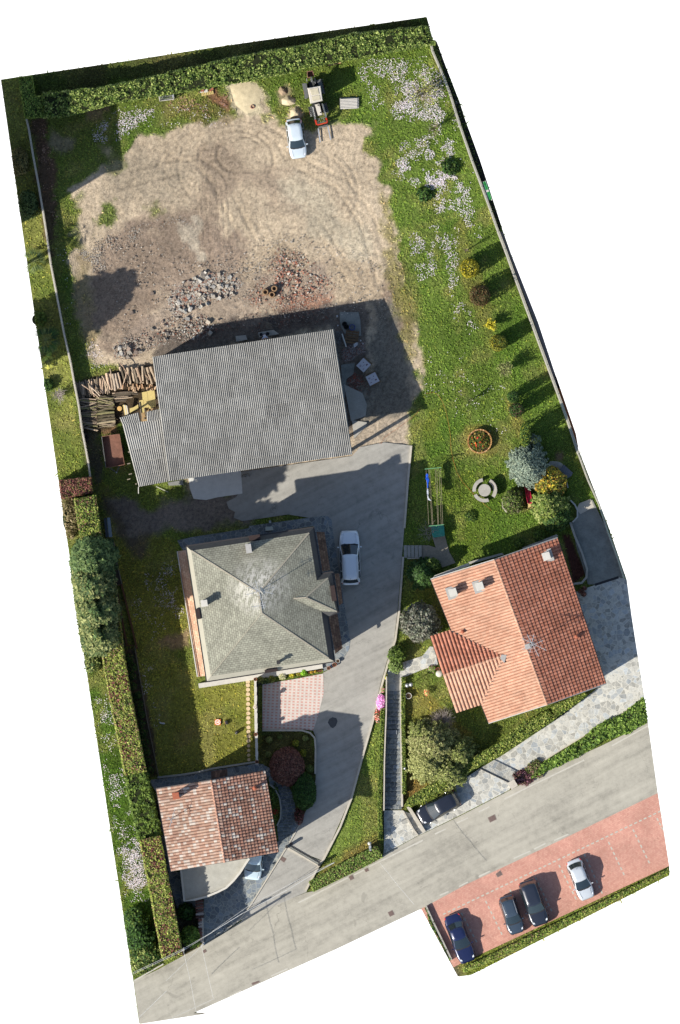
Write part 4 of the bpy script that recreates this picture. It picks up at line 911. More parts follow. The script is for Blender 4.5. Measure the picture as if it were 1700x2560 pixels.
def limbs(cx, cy, r, h, k=6, th=.06, z0=-.1):
    m = MB()
    m.tube([(cx, cy, z0), (cx+.03, cy+.02, h*.3), (cx, cy, h*.55)], [th*1.3, th, th*.7], 8)
    for i in range(k):
        a = 2*math.pi*i/k+random.random(); f = .15+.3*random.random()
        m.tube([(cx, cy, h*f), (cx+math.cos(a)*r*.4, cy+math.sin(a)*r*.4, h*(f+.2)), (cx+math.cos(a)*r*.75, cy+math.sin(a)*r*.75, h*(f+.35))], [th*.7, th*.45, th*.2], 6)
    return m
M_BARK = plain('bark', (.10, .075, .055), .95, .1, 0, .3, 8, .4)
def shrub(name, c, r, h, pal, label, n=None, leaf=.12, rough=.3, ry=None, cat='shrub', group=None, extra=None, core=True, z0=0, up=.25):
    cx, cy = c; ry = ry or r; n = n or int(180*(r*ry*3+r*h*4)); n = min(n, 16000)
    root = empty(name, (cx, cy, 0), label, cat, group)
    parts = [blob(cx, cy, r, ry, z0, h, pal, n, leaf, rough, seed=random.randint(0, 50), up=up, colm=name == 'columnar_shrub')]
    if extra:
        for (dx, dy, er, ez, eh, ep, en) in extra: parts.append(blob(cx+dx, cy+dy, er, er, ez, eh, ep, en, leaf, rough, seed=random.randint(0, 50), up=up))
    v, f = join(*[(p[0], p[1]) for p in parts]); npmesh('crown', v, f, M_LEAF, root, col=np.vstack([p[2] for p in parts]))
    limbs(cx, cy, min(r, ry), h, 6, .03+.012*h).build('trunk', M_BARK, root)
    if core:
        m = MB(); m.lathe(0, 0, [(.05, .02), (.62, .25), (.7, .5), (.5, .78), (.05, .86)], 12); m.v = [(cx+x*r, cy+y*ry, z0+z*h) for x, y, z in m.v]
        m.build('inner_twigs', plain('inner_twigs', (.02, .026, .012), .95, .05, 0, .4, 8, .2, kind='world'), root, smooth=True)
    return root
def sprays(cx, cy, z0, z1, R, nlev, nbr, pal, leaf, per, droop=.15, palt=None, ry=1):
    """conifer: whorls of boughs, each bough a tapering fan of needle sprays"""
    A = []; Nn = []; Cc = []; S = []
    for l in range(nlev):
        f = l/(nlev-1); z = z0+(z1-z0)*f; r = R(f)
        for b in range(max(4, int(nbr*(1-.55*f)))):
            a = 2*math.pi*RS.rand(); rl = r*(.72+.42*RS.rand()); zz = z+(RS.rand()-.5)*(z1-z0)/nlev
            k = max(6, int(per*rl)); t = RS.rand(k)**.7; wd = .17*rl*(1-t)+.06
            sx = RS.randn(k)*wd*.6; x = cx+math.cos(a)*rl*t-math.sin(a)*sx; y = cy+(math.sin(a)*rl*t+math.cos(a)*sx)*ry
            A.append(np.column_stack([x, y, zz-droop*rl*t*t+RS.randn(k)*.04+.12*t])); Nn.append(np.tile([math.cos(a)*.6, math.sin(a)*.6, .9], (k, 1)))
            c = pick(pal, k, .25)
            if palt is not None: m = t > .72; c[m] = pick(palt, m.sum(), .25)
            Cc.append(c)
    A = np.vstack(A); v, f = cards(A, np.vstack(Nn), leaf, 2.2, .7); return v, f, np.vstack(Cc)
def conifer(name, c, r, h, pal, label, nlev=16, nbr=22, leaf=.12, per=30, shape=.75, palt=None, group=None, z0=.3, cat='tree', droop=.15, core=.45, ry=1):
    cx, cy = c; root = empty(name, (cx, cy, 0), label, cat, group)
    R = lambda f: r*((1-f)**shape)*(.8+.2*min(1, f*8))+.06
    v, f, col = sprays(cx, cy, z0, h, R, nlev, nbr, pal, leaf, per, droop, palt, ry); npmesh('crown', v, f, M_LEAF, root, col=col)
    MB().tube([(cx, cy, -.1), (cx, cy, h*.5), (cx, cy, h*.97)], [.05+.02*h, .03+.01*h, .015], 8).build('trunk', M_BARK, root)
    if core: MB().lathe(cx, cy, [(r*core, z0+.1), (r*core*.9, z0+h*.2), (r*core*.45, h*.6), (.03, h*.92)], 10).build('inner_twigs', plain('inner_twigs', (.02, .026, .012)), root, smooth=True)
    return root
def bare(name, c, r, h, label, n=60, pal=TWIG, cat='shrub', group=None, th=.018, buds=None, nb=300, spread=1):
    cx, cy = c; root = empty(name, (cx, cy, 0), label, cat, group); m = MB()
    m.tube([(cx, cy, -.1), (cx, cy, h*.35)], [th*3, th*2.2], 7); tips = []
    sx_ = [random.uniform(-.45, .45)*r for _ in range(8)]
    for i in range(n):
        if n > 30: cx, cy = c[0]+sx_[i % 8]*.6, c[1]+sx_[(i*3+1) % 8]*.6
        a = random.random()*6.28; e = random.uniform(.25, 1.1)*spread; rr = r*random.uniform(.5, 1.05); z = h*random.uniform(.1, .35)
        p1 = (cx+math.cos(a)*rr*.35, cy+math.sin(a)*rr*.35, z+h*.25); a2_ = a+random.uniform(-.9, .9); p2 = (cx+math.cos(a2_)*rr, cy+math.sin(a2_)*rr, min(h, z+h*random.uniform(.3, .7)))
        m.tube([(cx, cy, z), p1, p2], [th, th*.7, th*.3], 4); tips.append((p1, p2))
        a3 = a2_+random.uniform(-.8, .8); m.tube([p1, (p1[0]+math.cos(a3)*rr*.45, p1[1]+math.sin(a3)*rr*.45, p1[2]+h*.15)], [th*.5, th*.2], 3, False)
    m.build('branches', plain('bare_twigs_'+name, tuple(np.mean(pal, 0)), .95, .1, 0, .3, 6), root)
    if buds:
        T = np.array([np.array(a)+(np.array(b)-np.array(a))*random.random() for a, b in random.choices(tips, k=nb)])+RS.randn(nb, 3)*.05
        v, f = cards(T, np.tile([0, 0, 1.], (nb, 1)), .09, 1.4, .8); npmesh('leaves', v, f, M_LEAF, root, col=pick(buds, nb, .3))
    return root
def palm(name, c, h, r, label, n=16, pal=DARK, group=None, cat='palm', trunk=.14):
    cx, cy = c; root = empty(name, (cx, cy, 0), label, cat, group); V = []; F = []; Cc = []; o = 0
    for i in range(n):
        a = 2*math.pi*i/n+random.random()*.4; rl = r*random.uniform(.75, 1.05); up = random.uniform(.1, .6)
        for s in range(9):
            aa = a+(s-4)*.13; L = rl*(1-.035*abs(s-4)); w = .05
            b0 = (cx+math.cos(a)*rl*.45, cy+math.sin(a)*rl*.45, h+up*.35*r); tip = (cx+math.cos(a)*rl*.45+math.cos(aa)*L*.6, cy+math.sin(a)*rl*.45+math.sin(aa)*L*.6, h+up*.2*r-.25*r)
            nx_, ny_ = -math.sin(aa)*w, math.cos(aa)*w
            V += [(b0[0]-nx_*.5, b0[1]-ny_*.5, b0[2]), (b0[0]+nx_*.5, b0[1]+ny_*.5, b0[2]), (tip[0]+nx_*.3, tip[1]+ny_*.3, tip[2]), (tip[0]-nx_*.3, tip[1]-ny_*.3, tip[2])]
            F.append((o, o+1, o+2, o+3)); o += 4; Cc.append(pick(pal, 1, .3)[0])
        nx_, ny_ = -math.sin(a)*.02, math.cos(a)*.02
        V += [(cx-nx_, cy-ny_, h), (cx+nx_, cy+ny_, h), (b0[0]+nx_, b0[1]+ny_, b0[2]), (b0[0]-nx_, b0[1]-ny_, b0[2])]; F.append((o, o+1, o+2, o+3)); o += 4; Cc.append((.1, .12, .04))
    npmesh('fronds', np.array(V), np.array(F), M_LEAF, root, col=np.array(Cc))
    MB().tube([(cx, cy, -.1), (cx, cy, h*.5), (cx, cy, h)], [trunk*1.2, trunk, trunk*.9], 10).build('trunk', M_BARK, root)
    return root

# hedges ---------------------------------------------------------------
poly_hedge('hedge', PL('O', (108,233),(250,221),(345,200),(435,180),(600,142),(750,115),(880,86),(1066,66),(1088,110),(985,128),(885,146),(763,168),(690,188),(598,203),(503,221),(400,236),(285,257),(170,290),(109,293)), 3.1, HEDG,
  'long glossy clipped hedge along the top end of the plot', .15, 190, wob=.34)
poly_hedge('hedge', PL('O', (46,193),(80,189),(88,240),(107,240),(108,294),(63,296)), 3.0, YHEDG+HEDG[:2], 'yellowish small leaved hedge corner at the top left', .11, 260, wob=.1)
poly_hedge('hedge', PL('A1', (152,475),(398,448),(415,570),(168,615)), 3.6, REDH, 'copper red hedge block at the left edge below the mown lawn', .12, 240, pal2=REDH, wob=.12)
cl = PL('O', (212,1243),(221,1300),(231,1360),(246,1440),(262,1510),(276,1570),(284,1646),(301,1741),(320,1837),(339,1933),(361,2035),(375,2096),(405,2249),(428,2375),(433,2394))
poly_hedge('hedge', strip(cl[:5], 2.05), 4.6, MIXH+HEDG[:3], 'upper length of the tall left hedge with reddish young leaves', .13, 200, pal2=HEDG[:3]+REDH[3:], wob=.16)
poly_hedge('hedge', strip(cl[4:10], 2.05), 4.6, MIXH, 'middle length of the tall yellow green hedge beside the left garden', .13, 230, pal2=MIXH[:3]+REDH[:2], wob=.16)
poly_hedge('hedge', strip(cl[9:12], 2.1), 4.3, GRN+HEDG[:2], 'loose leafy green length of the left hedge beside the mottled house', .2, 130, wob=.4)
poly_hedge('hedge', strip(cl[11:], 1.95), 5.6, MIXH, 'lowest length of the left hedge with dark red leaves ending at the road', .13, 230, pal2=MIXH[:3]+REDH[:3], wob=.18)
poly_hedge('hedge', PL('D2', (497,537),(760,385),(1110,208),(1135,215),(1182,310),(860,475),(535,632)), 1.3, [(.10,.16,.03),(.16,.22,.05),(.06,.11,.02),(.2,.25,.07),(.11,.08,.04)], 'low clipped front hedge between the triangular lawn and the road', .11, 260, wob=.08)
poly_hedge('hedge', PL('O', (1012,2014),(1022,1995),(1060,1970),(1120,1940),(1180,1895),(1250,1855),(1300,1812),(1372,1775),(1388,1795),(1380,1803),(1300,1855),(1225,1900),(1180,1925),(1110,1975),(1060,2002),(1025,2018)), 1.4, MIXH[:3]+GRN[:2], 'clipped hedge between the right hand garden and the flagstone drive', .12, 240, wob=.12)
poly_hedge('hedge', PL('A3', (985,1105),(1195,1022),(1205,1040),(1160,1078),(1020,1175),(1000,1140)), 1.3, MIXH[:3]+GRN[:2], 'short hedge under the south end of the orange roof', .12, 240, wob=.12)
poly_hedge('hedge', PL('A7', (275,1235),(390,1185),(640,1062),(800,985),(1100,845),(1380,705),(1500,645),(1506,662),(1110,868),(660,1095),(400,1215),(285,1262)), 1.15, MIXH+YHEDG, 'clipped hedge behind the parked cars along the lower right edge', .11, 300, wob=.1)
poly_hedge('hedge', strip(PL('A5', (1118,378),(1112,560),(1110,700),(1102,900),(1098,1050),(1098,1250),(1102,1410)), .4), 1.1, GRN+MIXH[:2], 'narrow hedge on the left side of the long stone staircase', .09, 380, wob=.07)
poly_hedge('hedge', strip(PL('A5', (1282,135),(1280,300),(1280,500),(1284,700),(1288,900),(1286,1050)), .38), .7, GRN+MIXH[:2], 'narrow hedge on the right side of the long stone staircase', .09, 380, wob=.07)
poly_hedge('hedge', PL('A3', (870,1535),(960,1430),(1060,1375),(1180,1300),(1280,1215),(1400,1165),(1540,1055),(1565,1095),(1555,1205),(1460,1260),(1300,1305),(1200,1375),(1080,1440),(960,1490)), .75, [(.13,.2,.035),(.09,.15,.025),(.17,.24,.05),(.05,.09,.02)], 'spreading green juniper band between flagstone drive and road', .2, 150, cat='hedge', wob=.3)
shrub('shrub', P('A3', 825,1530), 1.0, .7, [(.13,.05,.06),(.2,.1,.12),(.08,.05,.03)], 'purple leaved shrub at the gate end of the juniper band', ry=.75)
shrub('shrub', P('A3', 905,1480), .9, .7, [(.11,.12,.04),(.16,.1,.07),(.08,.12,.03)], 'brownish green shrub in the juniper band near its gate end')
poly_hedge('ivy_bank', PL('D5', (110,925),(130,925),(215,1105),(300,1300),(390,1500),(470,1680),(560,1880),(600,1960),(580,1960),(480,1750),(330,1500),(180,1230)), .5, DARK+HEDG[:2], 'ragged dark ivy strip outside the car park wall', .14, 150, cat='climber', wob=.25)

# right-hand row and garden shrubs ------------------------------------
GRP = 'clipped shrubs in the row by the right hand fence'; YB = [(.34,.29,.02),(.2,.19,.02),(.1,.1,.014),(.04,.045,.01),(.26,.22,.02)]
shrub('columnar_shrub', P('C5',702,850), .92, 2.9, YB, 'round yellow green shrub, largest and topmost of the fence row', group=GRP, leaf=.1, rough=.15)
shrub('columnar_shrub', P('C5',785,1062), .98, 3.0, [(.05,.05,.016),(.09,.04,.022),(.03,.035,.01),(.1,.07,.03)], 'reddish brown green shrub second in the fence row', group=GRP, leaf=.1, rough=.18)
bare('flowering_shrub', P('C5',868,1290), .5, 1.6, 'small bright yellow forsythia in the fence row', 50, buds=[(.5,.42,.03),(.36,.33,.03),(.2,.2,.03)], nb=1100, group=GRP)
shrub('columnar_shrub', P('C5',920,1435), .75, 2.9, YB[1:]+ORNG[2:], 'yellow tipped shrub just below the forsythia', group=GRP, leaf=.1, rough=.2)
shrub('columnar_shrub', P('C6',705,-8), .7, 2.9, YB[1:4]+GRN[:2], 'small yellow green shrub midway along the fence row', group=GRP, leaf=.1)
bare('columnar_shrub', P('C6',742,165), .75, 2.6, 'thin greenish twiggy shrub midway along the fence row', 90, buds=OLIV, nb=900, group=GRP)
shrub('columnar_shrub', P('C6',790,345), .55, 3.1, DARK+GRN[:1], 'small dark green shrub upper of a pair by the fence', group=GRP, leaf=.09)
shrub('columnar_shrub', P('C6',812,430), .68, 3.1, DARK+[(.08,.03,.03),(.06,.08,.02)], 'dark green shrub lower of a pair by the fence', group=GRP, leaf=.1)
shrub('columnar_shrub', P('C6',872,595), .5, 4.0, GRN+DARK[:2]+YELL[2:3], 'narrow leafy evergreen just above the blue spruce', group=GRP, leaf=.11, ry=1.2)
bare('sapling', P('C5',672,712), .35, 2.9, 'bare sapling above the yellow green shrub by the fence', 14, cat='tree', th=.02)
bare('sapling', P('C6',505,372), .5, 2.6, 'young leafless sapling on the open lawn above the tulip bed', 16, cat='tree', th=.02, buds=GRN, nb=60)
bare('fruit_tree', P('C2',1310,570), 2.1, 3.6, 'leafless lichen yellow fruit tree among the daisies', 60, pal=[(.24,.22,.1),(.16,.14,.09)], cat='tree', th=.03, buds=[(.3,.32,.06),(.22,.26,.05)], nb=260)
bare('fruit_tree', P('C2',1395,785), 1.2, 3.2, 'slim leafless fruit tree close to the right fence', 26, cat='tree', th=.026)
shrub('shrub', P('C5',350,270), .7, .5, DARK+GRN[:1], 'dark green tussock added for a shade blotch near the mown arc', leaf=.16, rough=.5)  # this tussock and the next are added to stand for shade blotches
shrub('shrub', P('C2',1500,1040), .75, .55, DARK+GRN[:1], 'dark green tussock added for a shade blotch near the right fence', leaf=.16, rough=.5)
conifer('blue_spruce', P('C6',893,797), 2.2, 6.2, BLUE, 'big silvery blue spruce in the right hand garden', 20, 38, .095, 95, .6, core=.4)
conifer('dwarf_conifer', P('C6',930,640), .75, 1.6, BLUE[:3]+OLIV[:2], 'small pale blue conifer just above the big spruce', 8, 14, .13, 34)
shrub('golden_conifer', P('C6',1035,905), 1.55, 2.2, ORNG, 'golden orange conifer below the blue spruce', leaf=.17, rough=.2, n=5200, up=1)
conifer('spreading_yew', P('C6',1030,1055), 2.0, 3.2, [(.10,.15,.03),(.15,.19,.04),(.06,.09,.02),(.2,.22,.07)], 'broad feathery olive green bush right of the red slide', 12, 40, .15, 44, .45, core=.55)
conifer('spreading_yew', P('C6',1075,1130), 1.55, 2.4, DARK+[(.07,.09,.02)], 'dark feathery bush between the olive bush and the orange roof', 10, 30, .15, 40, .45, core=.5)
shrub('round_bush', P('C6',795,1030), 1.15, 1.5, [(.08,.12,.025),(.13,.17,.04),(.05,.08,.02),(.1,.09,.05)], 'round green bush left of the red slide', leaf=.12, rough=.25)
shrub('shrub', P('C6',515,1125), .55, .35, DARK+GRN, 'low dark plant on the lawn near the round bench', leaf=.1, core=False)
shrub('shrub', P('C6',960,1250), .6, .9, GRN, 'leafy green shrub against the north wall of the orange roofed house', leaf=.14)
shrub('shrub', P('C6',830,1300), .5, .6, GRN, 'small shrub at the north wall left of the leafy one', leaf=.12)
conifer('dark_conifer', P('A3',230,320), 1.6, 3.4, DARK+[(.05,.09,.03)], 'dark green conifer beside the stone steps and driveway', 14, 26, .14, 36, .55)
shrub('shrub', P('A3',290,270), .7, 2.4, GRN+HEDG[2:4], 'leafy green shrub between dark conifer and the curved path', leaf=.12)
shrub('olive_tree', P('A3',220,610), 1.85, 3.6, GREY, 'round grey green olive tree left of the orange roofed house', leaf=.15, rough=.35, cat='tree', extra=[(-.6,-.4,.9,1.6,1.9,GREY,700),(.5,.4,.9,1.9,1.9,GREY,700)])
shrub('boxwood', P('A3',78,800), .85, 1.5, GRN+HEDG[:2], 'leafy evergreen bush at the driveway kerb by the path', leaf=.12)
shrub('boxwood', P('A3',72,868), .7, 1.3, [(.13,.19,.05),(.2,.25,.09),(.08,.12,.03)], 'paler bush in front of the evergreen at the path corner', leaf=.09)
root = conifer('weeping_conifer', P('A3',300,1330), 2.6, 4.4, WILL, 'large pale yellow green feathery tree in the lower right garden', 16, 56, .12, 60, .45, core=.5)
conifer('weeping_conifer', P('A3',260,1440), 2.2, 3.4, WILL[:3], 'pale feathery lobe of foliage nearest the staircase', 10, 38, .11, 56, .45, core=.5)
conifer('weeping_conifer', P('A3',385,1490), 2.1, 2.8, WILL[1:4]+OLIV[:2], 'lowest pale feathery bush above the parked black car', 10, 38, .11, 56, .45, core=.5)
conifer('weeping_conifer', P('A3',445,1380), 1.9, 3.2, OLIV+WILL[2:4], 'darker olive feathery tree beside the clipped hedge', 10, 34, .11, 56, .5, core=.5)
conifer('weeping_conifer', P('A3',225,1270), 1.5, 2.8, OLIV, 'upper olive feathery bush beside the staircase hedge', 9, 30, .11, 52, .5, core=.5)
bare('bare_shrub', P('A3',350,1190), 1.25, 2.2, 'leafless grey twiggy shrub above the pale feathery tree', 380, pal=[(.27,.23,.21),(.36,.31,.29)], th=.010)
bare('bare_shrub', P('C6',240,1230), 1.2, 1.8, 'leafless shrub with curling reddish twigs beside the green tarpaulin', 46, pal=[(.3,.2,.16),(.38,.27,.22)], th=.012)
# front court plants
shrub('maple', P('A5',370,835), 1.68, 2.3, MAPL, 'wide domed reddish brown maple beside the curved stairs', leaf=.1, rough=.1, n=12000, ry=1.85, cat='tree')
shrub('dark_evergreen', P('A5',505,1030), 1.15, 2.2, DARK, 'very dark green dense bush between maple and driveway', leaf=.1, rough=.12, n=11000, ry=1.8)
shrub('shrub', P('A5',462,1225), .5, .9, REDH[:3], 'maroon leaved shrub at the bottom of the curved bed', leaf=.09, ry=.8)
GB = 'small yellow green plants in the curved bed'
for q, r_, l_, p_ in (((436,652),.33,'bright yellow green ball, left of the two brightest','y'),((495,727),.34,'bright yellow green ball nearest the maple right side','y'),((545,855),.42,'olive bush by the kerb above the dark evergreen','g'),((228,625),.34,'spiky pale plant at the left of the curved bed','s'),((312,603),.26,'small dull plant between the spiky one and the yellow ball','g'),((512,612),.28,'small leafy plant in the top right corner of the bed','s'),((222,740),.3,'spiky plant left of the maple','s')):
    shrub('shrub', P('A5',*q), r_, r_*1.3, YELL[1:] if p_ == 'y' else ([(.14,.17,.05),(.1,.13,.03),(.07,.09,.02)] if p_ == 'g' else OLIV), l_, n=500, leaf=.07, rough=.15, group=GB, core=p_ != 's')
GB = 'flowering plants in the bed along the tiled patio'
for q, r_, p_, l_ in (((160,158),.42,OLIV,'grey green trailing plant at the left end of the patio bed'),((205,158),.35,DARK+OLIV,'dark trailing plant second in the patio bed'),((248,148),.38,YELL[1:]+OLIV,'yellow green bush in the patio bed left half'),((333,130),.36,[(.4,.38,.22),(.2,.22,.08),(.5,.48,.35)],'cream variegated bush in the middle of the patio bed'),((407,117),.27,YELL[:3],'yellow flowering ball in the patio bed'),((457,108),.2,ORNG,'small orange flowering tuft in the patio bed'),((500,98),.33,[(.14,.3,.02),(.2,.38,.03),(.1,.2,.02)],'bright lime green ball near the right end of the patio bed')):
    shrub('bedding_plant', P('A5',*q), r_, r_*1.4, p_, l_, n=420, leaf=.08, rough=.2, group=GB, core=False)
# left-hand plot
shrub('round_bush', P('C1',128,668), .98, 1.8, [(.16,.13,.045),(.1,.09,.03),(.22,.18,.07),(.06,.06,.02)], 'round bronze leaved bush at the left edge of the lawn', leaf=.12, ry=1.35)
shrub('round_bush', P('C1',182,952), 1.05, 1.9, [(.05,.08,.025),(.09,.12,.04),(.03,.05,.015)], 'round dark green bush at the left edge below the bronze one', leaf=.12, ry=1.45)
palm('fan_palm', P('D8',20,160), 1.0, 1.25, 'small fan palm on the left lawn, uppermost', pal=[(.07,.1,.03),(.16,.19,.07),(.04,.06,.02)])
palm('fan_palm', P('D8',165,1130), 1.6, 1.5, 'dark fan palm on the left lawn beside the boundary wall', n=22, pal=DARK+[(.08,.1,.04)])
palm('yucca', P('D8',125,1310), .6, .9, 'bright yellow green yucca below the dark palm', n=12, pal=[(.2,.28,.05),(.3,.36,.08)])
palm('yucca', P('D8',195,1400), .4, .7, 'small yellow yucca lowest of the lawn clump', n=12, pal=[(.36,.34,.06),(.3,.32,.08)])
shrub('shrub', P('D8',70,880), .8, 1.6, GRN[:2]+YELL[3:], 'leafy shrub at the left edge above the dark palm', leaf=.15)
shrub('shrub', P('D8',195,1680), .6, .9, DARK+GRN[:1], 'small dark bush at the left edge beside the twiggy shrub', leaf=.13)
bare('bare_shrub', P('D8',330,1805), .8, 1.4, 'leafless pale twiggy shrub on the left lawn', 60, pal=[(.3,.27,.22),(.22,.18,.14)], th=.02)
# tall conifers at the left edge
GC = 'tall conifers at the left edge'
conifer('cypress', P('O',234,1400), 2.3, 15, CONI, 'dark cypress, topmost of the tall trees at the left edge', 34, 26, .24, 30, .24, palt=CONI[1:], group=GC, core=.5)
conifer('cypress', P('O',232,1462), 2.2, 15.5, CONI, 'yellow tipped cypress second of the tall left edge trees', 36, 26, .24, 30, .24, palt=TIPS, group=GC, core=.5)
conifer('cypress', P('O',240,1530), 2.3, 14.5, CONI, 'yellow tipped cypress in the middle of the left edge trees', 36, 28, .24, 30, .24, palt=TIPS, group=GC, core=.5)
conifer('cypress', P('O',246,1588), 2.0, 12.5, CONI+OLIV[:2], 'olive cypress, lowest of the tall left edge trees', 34, 26, .24, 30, .24, palt=TIPS, group=GC, core=.5)
shrub('shrub', P('A4',150,330), 1.0, 1.2, OLIV+CONI, 'loose olive shrub under the lowest cypress', leaf=.14)
shrub('brown_shrub', P('A1',230,760), .95, 1.2, [(.15,.12,.06),(.09,.08,.03),(.2,.16,.09)], 'brown leafy thicket left of the hedge below the red block', leaf=.14, ry=2.2)
# bottom left corner thicket
for q, r_, h_, p_, l_ in (((260,790),1.3,1.6,DARK+GRN[:2],'bright leafed dark bush at the top of the corner thicket'),((290,890),1.5,1.9,DARK,'dark bush in the middle of the bottom left thicket'),((330,1010),1.4,1.5,OLIV[:3]+DARK,'olive bush at the roadside end of the bottom left thicket'),((275,1085),.9,1.1,OLIV+GRN,'small grassy bush at the very bottom left edge'),((620,890),1.0,1.6,[(.1,.17,.03),(.15,.22,.04),(.06,.1,.02)],'yellow green bush behind the tiled garden wall'),((590,730),.8,1.0,DARK+GRN[:1],'dark creeping plant beside the side passage')):
    shrub('shrub', P('A6',*q), r_, h_, p_, l_, leaf=.15)
# border plants against the left hedge
for k in range(13):
    f = (k+.5)/13; x = 445+170*f+random.uniform(-12, 12); y = 260+960*f
    shrub('border_plant', P('A4', x, y), .36+.15*random.random(), .4, DARK+GRN[:1]+[(.09,.06,.04)], ['dark leafy','dull green','low spreading','brownish green','sparse dark'][k % 5]+' perennial in the hedge border, '+['level with the top of the grass','just below the timber beds','beside the first fold of the edging','next to a bare patch of soil','across from the garden middle','beside the white cloth','a step below the white cloth','in the darkest part of the border','near the edging bend','opposite the landing pad','opposite the stepping stones end','near the lowest edging','at the wall end by the mottled house'][k], n=320, leaf=.09, group='perennials along the tall left hedge', core=False)
# neighbouring trees beyond the left edge (their shade crosses the yard)
conifer('cypress', P_(-96, 952), 2.9, 13.6, CONI, 'broad neighbouring conifer beyond the left edge of the plot', 26, 30, .3, 24, .25, core=.75, z0=5)
palm('tall_palm', P_(-60, 735), 8.2, 1.5, 'tall neighbouring palm beyond the left edge of the plot', n=18)

# lawn and flowers -----------------------------------------------------
def scatter_xy(n, poly=OUT):
    q = sample(poly, n); return q
N = 210000; q = scatter_xy(N); c, g = ground_col(q[:, 0], q[:, 1])
pav = [ROAD, PARK, DRV]+[[tuple(v.co[:2]) for v in o.data.vertices][:len(o.data.vertices)//2] for o in bpy.data.objects if o.get('kind') == 'structure' and o.name.split('.')[0] in ('tiled_patio','forecourt','flagstone_court','flagstone_drive','concrete_ramp','garden_path','curved_path','house_walkway','lower_walkway','side_passage','concrete_apron','beige_landing','yard_slab','shed_slab','shed_sill','shed_threshold','floor_slab')]
roofs = [[TL,TR,BR,BL], [p[:2] for p in outer], [A_,Bp,Dp,E_], [h1,h3,h4,h6]]
def free(q):
    m = np.ones(len(q), bool)
    for p in pav+roofs: m &= ~inside(p, q[:, 0], q[:, 1])
    return m
mown = inside(PL('O',(-50,150),(50,300),(110,540),(200,1100),(60,1200),(-50,800)), q[:, 0], q[:, 1]) | inside(PL('O',(400,1690),(640,1690),(650,1930),(370,1960)), q[:, 0], q[:, 1])
m = (RS.rand(N) < (g*1.2-.1)*np.where(mown, .45, 1)) & free(q); q = q[m]; c = c[m]; n = len(q)
hgt = .035+.05*fbm(q[:, 0], q[:, 1], 1.5, 17)+.02*RS.rand(n)
a = RS.rand(n)*6.283; w = .035+.04*RS.rand(n); lean = RS.randn(n, 2)*.10
V = np.stack([np.column_stack([q[:, 0]-np.cos(a)*w, q[:, 1]-np.sin(a)*w, np.full(n, -.06)]), np.column_stack([q[:, 0]+np.cos(a)*w, q[:, 1]+np.sin(a)*w, np.full(n, -.06)]),
   np.column_stack([q+lean+np.column_stack([np.cos(a), np.sin(a)])*w[:, None]*.7, hgt-.03]), np.column_stack([q+lean*1.3-np.column_stack([np.cos(a), np.sin(a)])*w[:, None]*.5, hgt-.03])], 1).reshape(-1, 3)
c2 = c*(.92+.26*RS.rand(n, 1))*np.where(RS.rand(n, 1) < .12, [[1.5, 1.25, 1.1]], [[1.0, 1.04, .9]])
tag(npmesh('lawn_grass', V, np.arange(n*4).reshape(-1, 4), M_GRASS, col=c2), 'short tufted grass over the lawns and yard margins', 'grass', kind='stuff')
# daisies: drifts of tiny white and lilac flowers
def drift(regions, size, pal, label, name='daisies'):
    Q = []
    for poly, k, sc_ in regions:
        a_ = area(poly); p = sample(poly, int(a_*k*4.6)); d = fbm(p[:, 0], p[:, 1], sc_, 41, 3); e = np.clip(-sdf(poly, p[:, 0], p[:, 1])/1.0, 0, 1)
        Q.append(p[RS.rand(len(p)) < np.clip((d-.42)*4, 0, 1)*(.25+.75*e)])
    Q = np.vstack(Q); n = len(Q); v, f = cards(np.column_stack([Q, .05+.05*RS.rand(n)]), np.tile([0, 0, 1.], (n, 1)), size, 1.2, .35)
    return tag(npmesh(name, v, f, M_PETAL, col=pick(pal, n, .15)), label, 'flowers', kind='stuff')
LIL = [(.62,.56,.62), (.7,.62,.64), (.5,.46,.56), (.62,.5,.5), (.74,.7,.7)]
drift([(PL('C2',(900,330),(1380,310),(1568,650),(1568,900),(1300,760),(1150,740),(960,640),(900,500)), 22, 1.2),
 (PL('C2',(1150,480),(1440,420),(1560,740),(1400,800),(1120,700)), 40, 1.0),
 (PL('O',(1000,355),(1090,330),(1150,360),(1185,500),(1190,600),(1140,530),(1110,520),(1075,480),(1040,470),(980,430)), 34, .9),
 (PL('C5',(80,0),(460,0),(720,20),(760,160),(640,340),(440,440),(400,300),(320,180),(90,160)), 40, .9),
 (PL('C5',(230,580),(440,500),(620,520),(620,980),(540,1040),(500,700),(440,900),(300,960),(230,740)), 34, .9),
 (PL('C5',(560,1040),(680,1080),(780,1320),(700,1370),(560,1240)), 20, .6), (PL('C5',(720,480),(800,520),(800,620),(740,620)), 26, .6), (PL('C5',(200,560),(300,560),(300,760),(220,760)), 14, .6),
 (PL('C6',(200,50),(480,50),(480,350),(200,350)), 5, .7), (PL('C6',(400,200),(760,250),(760,640),(400,480)), 2.5, .7),
 (PL('C1',(600,440),(760,330),(880,330),(1020,290),(1020,380),(900,450),(760,540),(610,550)), 34, .7), (PL('C1',(700,290),(1480,290),(1500,440),(1000,440),(720,420)), 7, .7)], .068, LIL, 'drifts of tiny white and lilac flowers in the upper lawns')
